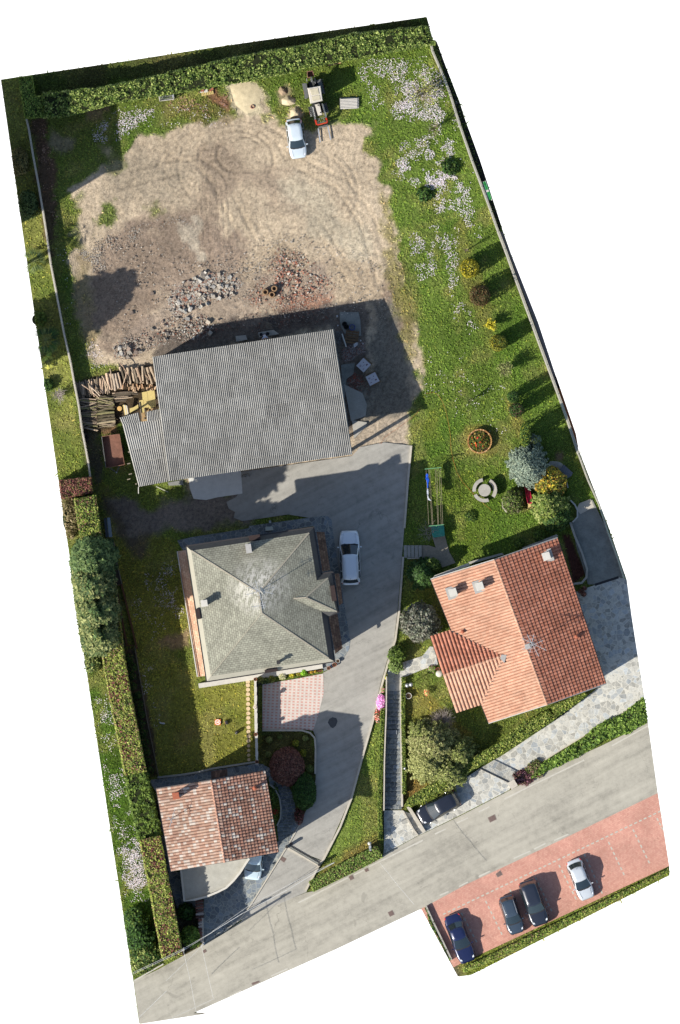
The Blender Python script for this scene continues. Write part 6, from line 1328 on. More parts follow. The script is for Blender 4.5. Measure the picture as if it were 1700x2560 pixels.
# digger at the rear
MB().bar(tq(430,500,1.1), tq(400,420,2.0), .2, .22).build('boom', M_TG, tr); MB().bar(tq(400,420,2.0), tq(370,330,2.3), .14, .18).build('dipper', M_TG, tr)
for a, b in (((445,345),(455,455)), ((372,360),(380,430)), ((285,360),(295,420))): MB().tube([tq(*a, 2.0), tq(*b, 1.7)], .03, 8).build('hydraulic_ram', M_METAL, tr)
bk = MB(); o4 = [P('B3', *q) for q in ((288,222),(405,205),(442,322),(300,358))]; i4 = [P('B3', *q) for q in ((305,235),(395,222),(425,312),(312,340))]
bk.v = [(*p, 1.5) for p in o4]+[(*p, 2.1) for p in o4]+[(*p, 2.1) for p in i4]+[(*p, 1.58) for p in i4]; bk.f = [(0,1,2,3)]+[(i, 4+i, 4+(i+1) % 4, (i+1) % 4) for i in range(4)]+[(4+i, 8+i, 8+(i+1) % 4, 4+(i+1) % 4) for i in range(4)]+[(8+i, 12+i, 12+(i+1) % 4, 8+(i+1) % 4) for i in range(4)]+[(15,14,13,12)]; bk.c = [None]*len(bk.f)
bk.build('digger_bucket', M_RUST, tr)
# trailer ---------------------------------------------------------------
tp = lambda x, y, z: (*P('A1', x, y), z)
tl = empty('farm_trailer', (*P('A1', 570, 240), 0), 'rusty open tipping trailer beside the shed lean to', 'trailer')
o4 = [(483,130),(622,110),(662,350),(517,374)]; MB().prism([P('A1', *q) for q in o4], .65, .75).build('bed', M_RUST, tl)
for i in range(4): MB().bar(tp(*o4[i], 1.02), tp(*o4[(i+1) % 4], 1.02), .06, .58).build('side_board', [M_RUST, M_RUST, M_RUST, M_TG][i], tl)
for x, y in ((500,250),(650,228)): MB().tube([tp(x-8, y+2, .38), tp(x+8, y-1, .38)], .38, 18).build('wheel', M_TYRE, tl)
for a in ((545,372),(625,355)): MB().bar(tp(*a, .6), tp(600,412, .5), .08, .1).build('drawbar', M_TG, tl)
MB().lathe(*P('A1', 600, 412), [(.06,.1),(.06,.75)], 10).build('jack', M_METAL, tl)

# ================================================================== THE YARD
def group_of(name): pass
def rock(size, mat, c=None, sq=.6, seed=0):
    m = MB(); r = random.Random(seed); m.cur = c
    vs = [(x*size*r.uniform(.35, 1.3)/2, y*size*r.uniform(.35, 1.2)/2, (z*.5+.5)*size*sq*r.uniform(.45, 1.2)) for x in (-1, 1) for y in (-1, 1) for z in (-1, 1)]
    return m.add(vs, [(0,1,3,2),(4,6,7,5),(0,4,5,1),(2,3,7,6),(0,2,6,4),(1,5,7,3)])
CH = [C(196,190,178), C(178,166,152), C(206,200,190), C(168,150,136), C(190,180,166)]
RUB = [(PL('DD',(385,690),(420,650),(470,628),(540,632),(560,655),(530,690),(480,700),(430,722),(395,735)), 4600, (.07,.26), CH+[C(170,120,100)]),
 (PL('DD',(262,790),(380,735),(460,720),(520,745),(480,780),(360,800),(300,828),(262,830)), 2600, (.06,.24), CH+[C(170,120,100), C(150,130,118)]),
 (PL('DD',(640,570),(720,590),(775,650),(770,690),(690,715),(600,722),(560,690),(600,640)), 2600, (.05,.2), [C(206,150,126), C(186,120,98), C(214,204,190), C(190,160,140)]),
 (PL('DD',(480,740),(640,712),(770,700),(780,740),(640,760),(480,790),(380,790)), 2600, (.05,.22), [C(140,128,118), C(110,100,94), C(176,164,152), C(150,110,96)]),
 (PL('DD',(215,560),(300,515),(420,495),(440,520),(330,540),(240,600),(215,620)), 1100, (.05,.2), CH+[C(150,120,104)]),
 (PL('DD',(212,570),(240,565),(245,625),(210,630)), 260, (.06,.18), CH), (PL('DD',(470,610),(700,580),(780,660),(560,640)), 900, (.04,.14), CH),
 (PL('B2',(250,1000),(540,780),(860,800),(880,1050),(640,1150),(560,1250),(260,1330)), 1300, (.05,.2), [C(186,180,176), C(196,150,132), C(150,110,98), C(168,164,160)]),
 (PL('B2',(480,1560),(760,1640),(960,1900),(1010,2150),(700,2190),(520,2150),(400,1800)), 1900, (.04,.15), [C(150,104,92), C(176,128,112), C(190,176,166), C(120,96,88), C(196,96,70)]),
 (PL('B2',(80,480),(260,500),(330,740),(160,900),(100,650)), 500, (.04,.16), [C(150,150,150), C(120,116,112)]),
 (PL('DD',(200,520),(480,560),(700,520),(900,600),(920,760),(600,720),(260,780)), 5200, (.03,.13), CH+[C(130,112,98), C(224,216,204)]),
 (PL('D8',(490,0),(600,0),(860,150),(840,190),(640,160)), 200, (.06,.16), CH)]
V = []; F = []; Cc = []; o = 0
cubeF = np.array([(0,1,3,2),(4,6,7,5),(0,4,5,1),(2,3,7,6),(0,2,6,4),(1,5,7,3)]); cube = np.array([(x, y, z) for x in (-.5, .5) for y in (-.5, .5) for z in (-.5, .5)])
for poly, n, (s0, s1), pal in RUB:
    p = sample(poly, n); d = np.clip(-sdf(poly, p[:, 0], p[:, 1])/1.2, .1, 1); cl = fbm(p[:, 0], p[:, 1], 1.3, 61, 3); k = RS.rand(n) < np.clip((cl-.3)*3, .1, 1); p = p[k]; d = d[k]; n = len(p)
    s = s0+(s1-s0)*RS.rand(n)**2.5*d; a = RS.rand(n)*6.28; pts = cube[None]*(.6+.7*RS.rand(n, 8, 3))*s[:, None, None]*np.array([1, .75, .6])
    R = np.stack([np.stack([np.cos(a), -np.sin(a)], 1), np.stack([np.sin(a), np.cos(a)], 1)], 1); xy = np.einsum('nij,nkj->nki', R, pts[:, :, :2])
    zz = pts[:, :, 2]+(RS.rand(n)*.10*d)[:, None]+(s*.2)[:, None]-.02
    V.append(np.concatenate([xy+p[:, None], zz[..., None]], 2).reshape(-1, 3)); F.append((cubeF[None]+(np.arange(n)*8)[:, None, None]).reshape(-1, 4)+o); o += n*8; Cc.append(np.repeat(pick(pal, n, .2), 6, 0))
tag(npmesh('rubble', np.vstack(V), np.vstack(F), M_STONE, col=np.vstack(Cc)), 'scattered brick and stone rubble across the cleared yard and beside the shed', 'rubble', kind='stuff')
spots = list(sample(RUB[0][0], 70))+list(sample(RUB[1][0], 26))+list(sample(PL('C3',(480,690),(600,690),(600,760),(490,770)), 16))
for k, p in enumerate(spots):
    big = k < 70; o_ = rock(random.uniform(.2, .44), None, random.choice(CH), .6, k).build('stone_block', M_STONE, local=True); o_.location = (p[0], p[1], .03+.08*random.random()); o_.rotation_euler = (random.uniform(-.3, .3), random.uniform(-.3, .3), random.random()*3)
    tag(o_, ['pale','greyish','brownish','whitish','dull grey'][int(abs(p[0]*7)) % 5]+' broken stone block in the large heap, '+('upper left part' if p[0] < -15.5 and p[1] > 21.3 else 'lower left part' if p[0] < -15.5 else 'upper right part' if p[1] > 21.3 else 'lower right part') if k < 70 else (['small','flat','jagged','square','dull'][k % 5]+' masonry lump between log pile and heap, '+('left' if p[0] < -19.5 else 'middle' if p[0] < -17 else 'right')+' part' if k < 96 else ['long','short','cracked','square'][k % 4]+' whitish block in the small stack, '+('left' if p[0] < -20.3 else 'right')+(' upper' if p[1] > 13.6 else ' lower')+' part'), 'stone', ('pale blocks of the large heap', 'lumps of the lower rubble', 'blocks of the small stack')[(k >= 70)+(k >= 96)])
for q, s_, l_ in (((600,478),.4,'lone dark edged boulder on the dirt left of the rubble'),((735,352),.36,'half buried flat stone on the dirt in the tree shade'),):
    o_ = rock(s_, None, C(170,150,134), .7, 5).build('boulder', M_STONE, local=True); o_.location = (*P('C3', *q), 0); tag(o_, l_, 'stone')
tag(MB().bar((*P('C3', 905, 448), .25), (*P('C3', 958, 478), .2), .22, .16).build('stone_lintel', M_CONC), 'long squared stone lying beside the big rubble heap', 'stone')
def mound(name, outline, h, mat, label):
    pl_ = ccw(PL(*outline)); c = np.mean(pl_, 0); m = MB(); V = []; k = 28; rings = 7
    P2 = []; n = len(pl_)
    for i in range(k): t_ = i/k*n; a = int(t_) % n; f = t_-int(t_); P2.append((pl_[a][0]*(1-f)+pl_[(a+1) % n][0]*f, pl_[a][1]*(1-f)+pl_[(a+1) % n][1]*f))
    V = [(c[0], c[1], h*.92)]
    for r_ in range(1, rings+1):
        for i in range(k): f = r_/rings; x = c[0]+(P2[i][0]-c[0])*f; y = c[1]+(P2[i][1]-c[1])*f; V.append((x, y, h*(1-f**2)*(.55+.75*float(fbm(np.array([x]), np.array([y]), .6, 3)[0]))-.04*f))
    F = [(0, 1+i, 1+(i+1) % k) for i in range(k)]+[(1+r_*k+i, 1+(r_+1)*k+i, 1+(r_+1)*k+(i+1) % k, 1+r_*k+(i+1) % k) for r_ in range(rings-1) for i in range(k)]
    return tag(m.add(V, F).build(name, mat, smooth=True), label, 'heap')
M_SAND = plain('building_sand', C(228,212,176), .95, .1, 0, .26, 2.2, .8, kind='world')
mound('sand_heap', ('C2',(460,665),(495,642),(535,680),(528,718),(455,722)), .5, M_SAND, 'pale sand heap right above the silver hatchback')
mound('sand_heap', ('C2',(400,595),(440,570),(495,590),(495,625),(450,640),(405,630)), .4, M_SAND, 'pale sand heap left of the tractor in the grass')
mound('soil_heap', ('C2',(378,545),(395,510),(430,520),(440,560),(405,575)), .35, plain('dry_soil', C(178,156,130), .95, .1, 0, .2, 4, .5, kind='world'), 'small brown soil heap above the two sand heaps')
mound('sand_heap', ('O',(574,215),(600,202),(640,206),(655,230),(645,275),(615,285),(588,262)), .14, M_SAND, 'widest flattest sand heap below the top hedge')
M_CLAY = plain('clay_ring', C(158,128,98), .9, .15, 0, .2, 6, .2)
for q, l_ in (((200,408),'brown ring lowest and leftmost of three'),((270,380),'brown ring topmost of three near the rubble'),((252,428),'dark brown ring nearest to the shed of three')):
    r_ = .32; tag(MB().lathe(*P('C4', *q), [(r_*.55,.0),(r_*.95,.0),(r_,.1),(r_*.98,.5),(r_*.85,.62),(r_*.6,.62),(r_*.5,.5),(r_*.5,.05)], 24, False).build('clay_pipe', M_CLAY, smooth=True), l_, 'pipe', 'three clay rings standing on the rubble')
tag(MB().bar((*P('C4', 335, 460), .3), (*P('C4', 400, 430), .35), .04, .04).build('rebar', M_RUST), 'rusty rod near the three clay rings', 'rod')
fr_ = empty('iron_frame', (*P('C4', 365, 465), 0), 'twisted iron frame lying right of the clay rings', 'scrap')
for a, b in (((330,465),(395,430)), ((350,500),(405,460)), ((330,465),(350,500)), ((395,430),(405,460)), ((360,450),(378,482))): MB().bar((*P('C4', *a), .25), (*P('C4', *b), .3), .04, .04).build('bar', M_GUTTER, fr_)
ba = empty('water_barrel', (*P('C4', 880, 685), 0), 'blue open barrel full of dark water above the pallet', 'barrel')
c_ = P('C4', 880, 685); MB().lathe(*c_, [(.2,0),(.28,.02),(.3,.3),(.29,.6),(.24,.6),(.22,.1),(.02,.1)], 22, False).build('body', plain('blue_plastic', C(30,60,140), .5, .4), ba, smooth=True); MB().lathe(*c_, [(.235,.4),(.23,.42)], 20).build('water', M_CARGLASS, ba)
for q in ((820,660),(832,680)): tag(MB().lathe(*P('C4', *q), [(.12,.0),(.24,.02),(.26,.4),(.22,.42),(.2,.1)], 16).build('bucket', plain('dark_bucket', (.02,.02,.018), .8)), 'dark bucket, '+('upper' if q[1] == 660 else 'lower')+' of two left of the blue barrel', 'bucket', 'dark buckets beside the barrel')
def pallet(name, c, ang, w, d, mat, label, z=0, group=None, nb=7):
    r_ = empty(name, (0, 0, 0), label, 'pallet', group)
    for k in range(nb): MB().box((k+.5)/nb*w-w/2, 0, .11, .14, w/nb*.68, d).build('deck_board', mat, r_, local=True)
    for y in (-d/2+.05, 0, d/2-.05): MB().box(0, y, 0, .11, w, .09).build('bearer', mat, r_, local=True)
    r_.location = (*c, z); r_.rotation_euler = (0, 0, ang); return r_
pallet('wooden_pallet', P('B2', 520, 655), math.radians(82), 1.3, 1.25, plain('dark_pallet_wood', C(128,104,80), .9, .1, 0, .3, 5, .2), 'weathered brown wooden pallet below the blue barrel', nb=5, z=.1)
for (cx, cy), a_, l_, l2, nd in (((825,1390), 47, 'pallet under the upper white tile boxes', 'white printed carton, upper left of the two by the shed', 0), ((1060,1750), 27, 'pallet under the lower white tile boxes', 'white printed carton, lower right of the two by the shed', 1)):
    r_ = pallet('wooden_pallet', P('B2', cx+22, cy-14), math.radians(a_-90 if nd else a_), 1.25, 1.0, plain('pallet_wood', C(150,128,100), .9, .1, 0, .25, 5, .2), l_, z=.05, nb=9)
    b_ = empty('carton', (0, 0, 0), l2, 'carton'); MB().box(0, 0, 0, .5, 1.03, .98).build('box', plain('white_card', C(214,212,218), .8, .2, 0, .05, 4, .05), b_, local=True)
    ink = plain('mauve_print', C(130,104,118), .8)
    for (x, y, sx, sy) in ((-.25,.22,.22,.05),(-.25,.13,.16,.04),(.25,-.2,.2,.13),(-.28,-.25,.2,.05),(.2,.2,.1,.08),(-.02,-.02,.3,.03)): MB().box(x, y, .501, .504, sx, sy).build('printed_mark', ink, b_, local=True)
    b_.location = (*P('B2', cx, cy), .2); b_.rotation_euler = (0, 0, math.radians(a_))
tag(MB().bar((*P('C4', 800, 735), .25), (*P('C4', 833, 838), .3), .12, .04).build('plank', M_MOULD), 'long pale plank leaning beside the brown pallet', 'plank')
for q, s_, l_ in (((620,845),.34,'white flat slab piece on the brick rubble below the pallet'),((600,900),.2,'small pale slab under the white flat one'),((745,748),.16,'white shard at the corner of the brown pallet'),((815,828),.14,'small white shard on the brick rubble right side'),((130,110),.18,'pale block standing near the corner of the shed roof'),((155,350),.14,'small pale block left of the dark buckets')):
    o_ = rock(s_, None, C(214,214,216), .3, int(s_*100)).build('slab_piece', M_STONE, local=True); o_.location = (*P('B2', *q), .18); tag(o_, l_, 'rubble piece')
# long bench slabs and person behind the shed
for pts, z, l_ in ((((570,445),(905,388),(1030,480),(590,555)), .62, 'long pale work slab where the man stands'), (((75,525),(300,500),(335,600),(90,645)), .5, 'shorter pale slab lying left of the man')):
    r_ = empty('work_slab', (*P('B1', *pts[0]), 0), l_, 'slab'); MB().prism([P('B1', *q) for q in pts], z-.08, z).build('top', M_CONC, r_)
    cx_ = sum(q[0] for q in pts)/4; cy_ = sum(q[1] for q in pts)/4
    for q in pts: MB().box(*P('B1', q[0]+(cx_-q[0])*.15, q[1]+(cy_-q[1])*.25), -.05, z-.08, .12, .12).build('leg', M_GUTTER, r_)
for q, l_ in (((632,490),'dark round bucket on the left of the man'),((776,468),'dark round bucket on the right of the man')): tag(MB().lathe(*P('B1', *q), [(.1,.62),(.14,.64),(.16,.84),(.13,.84),(.1,.68)], 16).build('bucket', M_BLACK), l_, 'bucket')
ch = empty('slatted_chair', (*P('B1', 800, 300), 0), 'grey slatted wooden chair lying on the rubble behind the work slab', 'chair')
for k in range(6):
    f = k/5; MB().bar((*P('B1', 745+f*120, 225+f*40), .42), (*P('B1', 745+f*120, 345+f*12), .3), .05, .03).build('slat', M_GREYWOOD, ch)
for a, b in (((745,222),(872,262)), ((745,345),(895,362))): MB().bar((*P('B1', *a), .4), (*P('B1', *b), .4), .06, .05).build('frame', M_GREYWOOD, ch)
for q in ((745,225),(868,262),(748,345),(868,358)): MB().bar((*P('B1', *q), 0), (*P('B1', *q), .4), .05, .05).build('leg', M_GREYWOOD, ch)

# firewood ---------------------------------------------------------------
def log(a, b, r0, r1, z, pal, label, group, cut=None, bend=0, seed=0):
    a, b = Vector((*a, z)), Vector((*b, z+random.uniform(-.03, .05))); d = b-a; n = Vector((-d.y, d.x, 0)).normalized(); m = MB(); m.cur = tuple(pick(pal, 1, .3)[0])
    pts = [a.lerp(b, f)+n*bend*math.sin(math.pi*f)*random.uniform(.6, 1.3)+Vector((0, 0, random.uniform(-.01, .02))) for f in (0, .33, .66, 1)]
    rs = [r0*random.uniform(.9, 1.1)+(r1-r0)*f for f in (0, .33, .66, 1)]; m.tube(pts, rs, 7, False); nn = len(m.v)
    m.cur = tuple(pick([C(226,190,150), C(206,166,128)], 1, .1)[0]); m.add([], []); m.f += [tuple(range(6, -1, -1)), tuple(range(nn-7, nn))]; m.c += [m.cur, m.cur]
    return tag(m.build('log', M_LOG), label, 'log', group)
ORD = ['first from the left','second from the left','third from the left','fourth from the left','fifth from the left','sixth from the left','seventh from the left','eighth from the left','ninth from the left','tenth from the left','eleventh','twelfth','thirteenth','fourteenth']
BK = [C(158,142,122), C(128,116,100), C(190,170,146), C(110,100,88), C(206,184,158)]; PB = [C(222,196,170), C(208,180,154), C(234,212,188), C(190,160,136)]; MO = [C(150,144,104), C(130,124,92), C(166,152,124), C(118,108,88)]
B = lambda x, y: P('B4', x, y)
def toprow(x0, x1, n, r, pal, label, group, layers, y_top, y_bot, jx=20, bend=.05, tilt=30):
    for l in range(layers):
        for k in range(n):
            x = x0+(x1-x0)*(k+.5)/n+random.uniform(-jx, jx); f = (x-60)/1300; yt = y_top(f)+random.uniform(-25, 25); yb = y_bot(f)+random.uniform(-30, 30); t_ = random.uniform(-tilt, tilt)
            log(B(x-t_-25, yt), B(x+t_+25, yb), r*random.uniform(.7, 1.25), r*random.uniform(.6, 1.1), .10+l*r*1.7+random.uniform(0, .04), pal, label+', '+ORD[k] + ('' if l == layers-1 else ', under the top layer'), group, bend=random.uniform(-bend, bend))
yt_ = lambda f: 375-250*f; yb_ = lambda f: 610-180*f
toprow(70, 330, 14, .055, BK, 'thin branch at left of upper firewood row', 'thin branches of the upper row', 3, yt_, yb_, 14, .08, 30)
toprow(290, 600, 12, .07, BK+PB[:2], 'brown branch mid upper firewood row', 'branches in the middle of the upper row', 3, yt_, yb_, 18, .1, 40)
toprow(580, 800, 5, .13, PB, 'thick pale barkless log', 'thick pale logs of the upper row', 2, lambda f: 230, lambda f: 480, 8, .06, 18)
toprow(800, 1350, 10, .14, BK+PB[1:2], 'thick barked log near the shed', 'thick barked logs of the upper row', 2, lambda f: 120, lambda f: 370, 8, .03, 22)
for x0, y0, x1, y1 in ((780,45,920,245),(620,140,640,330),(890,200,835,400),(1040,130,1080,280),(1200,240,1260,330),(160,400,440,620),(290,430,460,590)):
    log(B(x0, y0), B(x1, y1), .06, .04, .75, PB, 'loose pale branch lying across the top of the upper firewood row', 'loose branches across the upper row', bend=.05)
for k in range(26):
    x = random.uniform(830, 1370); y = random.uniform(405, 490); a = random.uniform(1.2, 1.9); l_ = random.uniform(24, 40); log(B(x-math.cos(a)*l_, y-math.sin(a)*l_), B(x+math.cos(a)*l_, y+math.sin(a)*l_), .06, .06, random.uniform(.1, .45), [C(224,192,158), C(206,166,130)], 'short pale split billet below the thick barked logs', 'split billets below the thick logs')
for k in range(14):
    y = 520+k*12+random.uniform(-8, 8); log(B(640+random.uniform(0, 60)+k*3, y+10), B(1080+random.uniform(-80, 60)-k*14, y-12), .07, .06, .12+.1*(k % 3), BK[1:4], 'dark branch in the shaded middle of the firewood, '+ORD[k].split()[0]+' counted downwards', 'dark branches in the shaded middle', bend=random.uniform(-.08, .08))
for (xa, xb, lab, grp, y0, y1, pal) in ((105,400,'branch in the left column beside the boundary wall','left column branches',630,1130,BK+MO[:1]), (400,680,'mossy branch in the right column of firewood','right column branches',590,1090,MO+BK[:2])):
    for l in range(3):
        for k in range(20 if l == 2 else 12):
            y = y0+(y1-y0)*(k+.5)/(20 if l == 2 else 12)+random.uniform(-14, 14); t_ = random.uniform(-42, 42); log(B(xa+random.uniform(-10, 20)+(y-640)*.06, y+t_), B(xb+random.uniform(-20, 15)+(y-640)*.05, y-t_), random.uniform(.05, .085), random.uniform(.05, .08), .08+l*.15+random.uniform(0, .05), pal, lab+', '+('topmost','upper','middle','lower','lowest')[min(4, int(5*(y-y0)/(y1-y0)))]+(' part' if l == 2 else ' part, buried'), grp, bend=random.uniform(-.12, .12))
for k in range(4): log(B(410, 880+k*52), B(690+k*6, 850+k*48), .12, .11, .5, MO, ('uppermost','second','third','lowermost')[k]+' thick mossy log at the lower end of the right column', 'thick mossy logs', bend=.03)
tag(MB().lathe(*B(778, 792), [(.02,.0),(.22,.02),(.24,.4),(.22,.42),(.02,.43)], 16).build('chopping_block', plain('fresh_cut_wood', C(232,190,120), .85, .1, 0, .15, 8, .1)), 'round fresh cut chopping block beside the firewood', 'log')
bo = empty('planed_boards', (*B(870, 810), 0), 'small leaning stack of white boards beside the chopping block', 'boards')
for k in range(4): MB().bar((*B(835+k*18, 730+k*4), .9), (*B(868+k*16, 895), .5), .1, .03).build('board', M_MOULD if k % 2 else M_PALEWOOD, bo)
tag(MB().prism([B(940,790), B(1000,775), B(1080,725), B(1085,800), B(1000,840), B(945,870)], .5, .9).build('timber_crate', M_PALEWOOD), 'shaded wooden crate beside the timber platform', 'crate')
def tyre(c, r, w, tilt, label, rz=0, z=0):
    prof = [(r*.56, -w*.35), (r*.8, -w/2), (r*.97, -w*.4), (r, 0), (r*.97, w*.4), (r*.8, w/2), (r*.56, w*.35), (r*.5, 0), (r*.56, -w*.35)]
    o_ = MB().lathe(0, 0, prof, 28, False).build('old_tyre', M_TYRE, local=True, smooth=True); o_.location = (*c, z); o_.rotation_euler = (0, tilt, rz); return tag(o_, label, 'tyre')
tyre(P('A1', 362, 135), .42, .24, 1.1, 'old tyre leaning on the boundary wall below the firewood', .15, .42)
# upper edge items
cr = empty('wire_crate', (*P('B7', 285, 320), 0), 'white wire mesh crate against the top hedge', 'crate')
q4 = [(168,295),(400,262),(405,365),(185,392)]; 
for z in (.1, .7):
    for i in range(4): MB().bar((*P('B7', *q4[i]), z), (*P('B7', *q4[(i+1) % 4]), z), .06, .06).build('frame_bar', M_MOULD, cr)
m = MB()
for k in range(1, 9): a = Vector(P('B7', *q4[0])).lerp(Vector(P('B7', *q4[1])), k/9); b = Vector(P('B7', *q4[3])).lerp(Vector(P('B7', *q4[2])), k/9); m.bar((*a, .3), (*b, .3), .025, .025)
for k in range(1, 5): a = Vector(P('B7', *q4[0])).lerp(Vector(P('B7', *q4[3])), k/5); b = Vector(P('B7', *q4[1])).lerp(Vector(P('B7', *q4[2])), k/5); m.bar((*a, .3), (*b, .3), .025, .025)
m.build('mesh_floor', M_METAL, cr)
for q in q4: MB().bar((*P('B7', *q), 0), (*P('B7', *q), .9), .06, .06).build('corner_post', M_MOULD, cr)
MB().prism([P('B7', *q) for q in ((370,262),(398,245),(408,330),(385,350))], .1, .85).build('side_panel', M_METAL, cr)
bp = pallet('wooden_pallet', P('B7', 925, 235), .2, 1.2, .8, M_PALEWOOD, 'pallet carrying bricks under the top hedge')
for k, (x, y, w_, d_, h_, mt, l_) in enumerate(((850,212,.3,.4,.4,'r','red brick stack at the left of the pallet'),(895,180,.26,.2,.45,'r','red brick stack at the back of the pallet'),(905,230,.36,.34,.3,'w','white block in the middle of the pallet'),(962,178,.3,.3,.5,'w','tall white block at the back right of the pallet'),(978,226,.2,.2,.42,'r','small orange brick stack at the front right'),(1005,185,.2,.42,.55,'r','dark red brick stack at the right end of the pallet'),(840,252,.3,.12,.25,'w','low white block at the front left of the pallet'))):
    tag(MB().box(*P('B7', x, y), .14, .14+h_, w_, d_, .2).build('brick_stack', bricks('red_bricks', C(206,120,88), C(180,98,74), C(150,120,104), .25, .08, 0, .01, kind='obj') if mt == 'r' else M_MOULD), l_, 'bricks', 'bricks stacked on the pallet')
pallet('wooden_pallet', P('B3', 830, 62), .22, 1.28, .3, plain('orange_pallet', C(206,164,122), .85, .1), 'orange brown pallet standing near the top hedge above the tractor', nb=6)
sh = empty('roofing_sheet_stack', (*P('B3', 1120, 845), 0), 'stack of corrugated roofing sheets lying right of the tractor', 'roofing sheets')
for l in range(5):
    x0, x1 = 938+random.uniform(-4, 25), 1300+random.uniform(-80, 10); V = []; F = []; n_ = 49
    for i in range(n_+1):
        f = i/n_; y = 742+f*212+(1-f)*l*2; zz = .14+l*.045+.035*math.sin(f*math.pi*14)
        for x in (x0, (x0+x1)/2, x1): V.append((*P('B3', x, y-(x-938)*.045+l*3), zz))
    for i in range(n_):
        for j in range(2): F.append((i*3+j, i*3+j+1, (i+1)*3+j+1, (i+1)*3+j))
    MB().add(V, [f[::-1] for f in F]).build('sheet', plain('pale_fibre_sheet', C(222,218,210), .85, .2, 0, .08, 3, .05), sh)
for x in (980, 1240): MB().bar((*P('B3', x, 745), .05), (*P('B3', x+8, 955), .05), .09, .08).build('batten', M_GREYWOOD, sh)
wl = empty('garden_swing_bench', (*P('C5', 840, 240), 0), 'green and white slatted bench beyond the right boundary wall', 'bench')
for (a, b) in (((808,170),(850,318)), ((826,163),(877,316))): MB().bar((*P('C5', *a), .45), (*P('C5', *b), .45), .1, .06).build('rail', M_MOULD, wl)
for (a, b) in (((813,172),(838,240)), ((820,168),(846,236)), ((842,250),(862,312)), ((851,247),(871,310))): MB().bar((*P('C5', *a), .46), (*P('C5', *b), .46), .15, .05).build('slat', plain('bench_green', C(60,168,86), .6), wl)
MB().bar((*P('C5', 832,246), .47), (*P('C5', 852,238), .47), .2, .06).build('middle_panel', M_MOULD, wl)
for q in ((812,175),(822,168),(855,312),(872,308)): MB().bar((*P('C5', *q), 0), (*P('C5', *q), .45), .05, .05).build('leg', M_MOULD, wl)
tag(MB().lathe(*P('C2', 212, 645), [(.05,.0),(.2,.0),(.21,.12),(.15,.14),(.14,.02)], 18).build('manhole_ring', plain('pink_clay', C(190,140,120), .9)), 'small round clay ring set in the sand', 'ring')

# ================================================================== THE GARDENS
ta = empty('round_stone_table', (*P('C6', 605, 955), 0), 'round pale stone garden table inside curved benches', 'table'); c_ = P('C6', 605, 955)
MB().lathe(*c_, [(.58,.66),(.60,.68),(.60,.74),(.58,.76)], 40).build('table_top', M_CONC, ta); MB().lathe(*c_, [(.3,-.1),(.2,.2),(.2,.66)], 16).build('pedestal', M_CONC, ta)
for a0, a1, l_ in ((100, 188, 'upper left curved stone bench round the table'), (-38, 62, 'right curved stone bench round the table'), (205, 292, 'lower left curved stone bench round the table')):
    r_ = empty('curved_bench', (*c_, 0), l_, 'bench', 'curved benches round the stone table'); A = [math.radians(a0+(a1-a0)*i/12) for i in range(13)]
    MB().prism([(c_[0]+1.17*math.cos(a), c_[1]+1.17*math.sin(a)) for a in A]+[(c_[0]+.84*math.cos(a), c_[1]+.84*math.sin(a)) for a in A[::-1]], .38, .46).build('seat', M_CONC, r_)
    for f in (2, 10): MB().box(c_[0]+1.0*math.cos(A[f]), c_[1]+1.0*math.sin(A[f]), -.1, .38, .25, .15, A[f]).build('leg', M_CONC, r_)
    MB().prism([(c_[0]+1.2*math.cos(a), c_[1]+1.2*math.sin(a)) for a in A]+[(c_[0]+1.12*math.cos(a), c_[1]+1.12*math.sin(a)) for a in A[::-1]], .46, .8).build('backrest', M_CONC, r_) if a0 < 0 else None
cl_ = empty('clothesline', (*P('C6', 270, 990), 0), 'green metal clothesline with long cords on the shaded lawn', 'clothesline')
M_GM = plain('green_metal', C(120,180,130), .6, .3)
MB().bar((*P('C6', 213, 817), 1.8), (*P('C6', 322, 807), 1.8), .06, .06).build('cross_bar', M_GM, cl_); MB().tube([(*P('C6', 268, 812), -.1), (*P('C6', 268, 812), 1.8)], .04, 10).build('post', M_GM, cl_)
MB().bar((*P('C6', 240, 1190), 1.8), (*P('C6', 340, 1180), 1.8), .06, .06).build('cross_bar', M_GM, cl_); MB().tube([(*P('C6', 290, 1190), -.1), (*P('C6', 290, 1190), 1.8)], .04, 10).build('post', M_GM, cl_)
for x0, x1 in ((222,240),(238,262),(246,268),(282,300),(293,305),(307,322),(318,332)): MB().tube([(*P('C6', x0, 815), 1.82), (*P('C6', (x0+x1)/2, 1000), 1.76), (*P('C6', x1, 1180), 1.82)], .012, 5).build('cord', plain('pale_cord', C(190,176,150), .9), cl_)
def garment(name, pts, z, mat, label):
    m = MB(); n = len(pts); V = []
    for (x, y, w_, dz) in pts: V += [(*P('C6', x-w_, y), z+dz), (*P('C6', x+w_, y+1), z+dz+.03)]
    k = len(V); V2 = V+[(x, y, zz-.45) for x, y, zz in V]; F = [(2*i, 2*i+1, 2*i+3, 2*i+2) for i in range(n-1)]+[(2*i, 2*i+2, k+2*i+2, k+2*i) for i in range(n-1)]+[(2*i+3, 2*i+1, k+2*i+1, k+2*i+3) for i in range(n-1)]
    return tag(m.add(V2, F).build(name, mat), label, 'laundry')
garment('blue_garment', [(228,846,3,0),(229,856,9,.02),(228,868,6,0),(230,880,11,.03),(234,892,9,0),(233,908,4,.02),(233,925,3,0),(233,940,3,.02)], 1.8, plain('blue_cloth', C(40,96,220), .8, .1, 0, .2, 6, .1), 'bright blue laundry hanging on the clothesline')
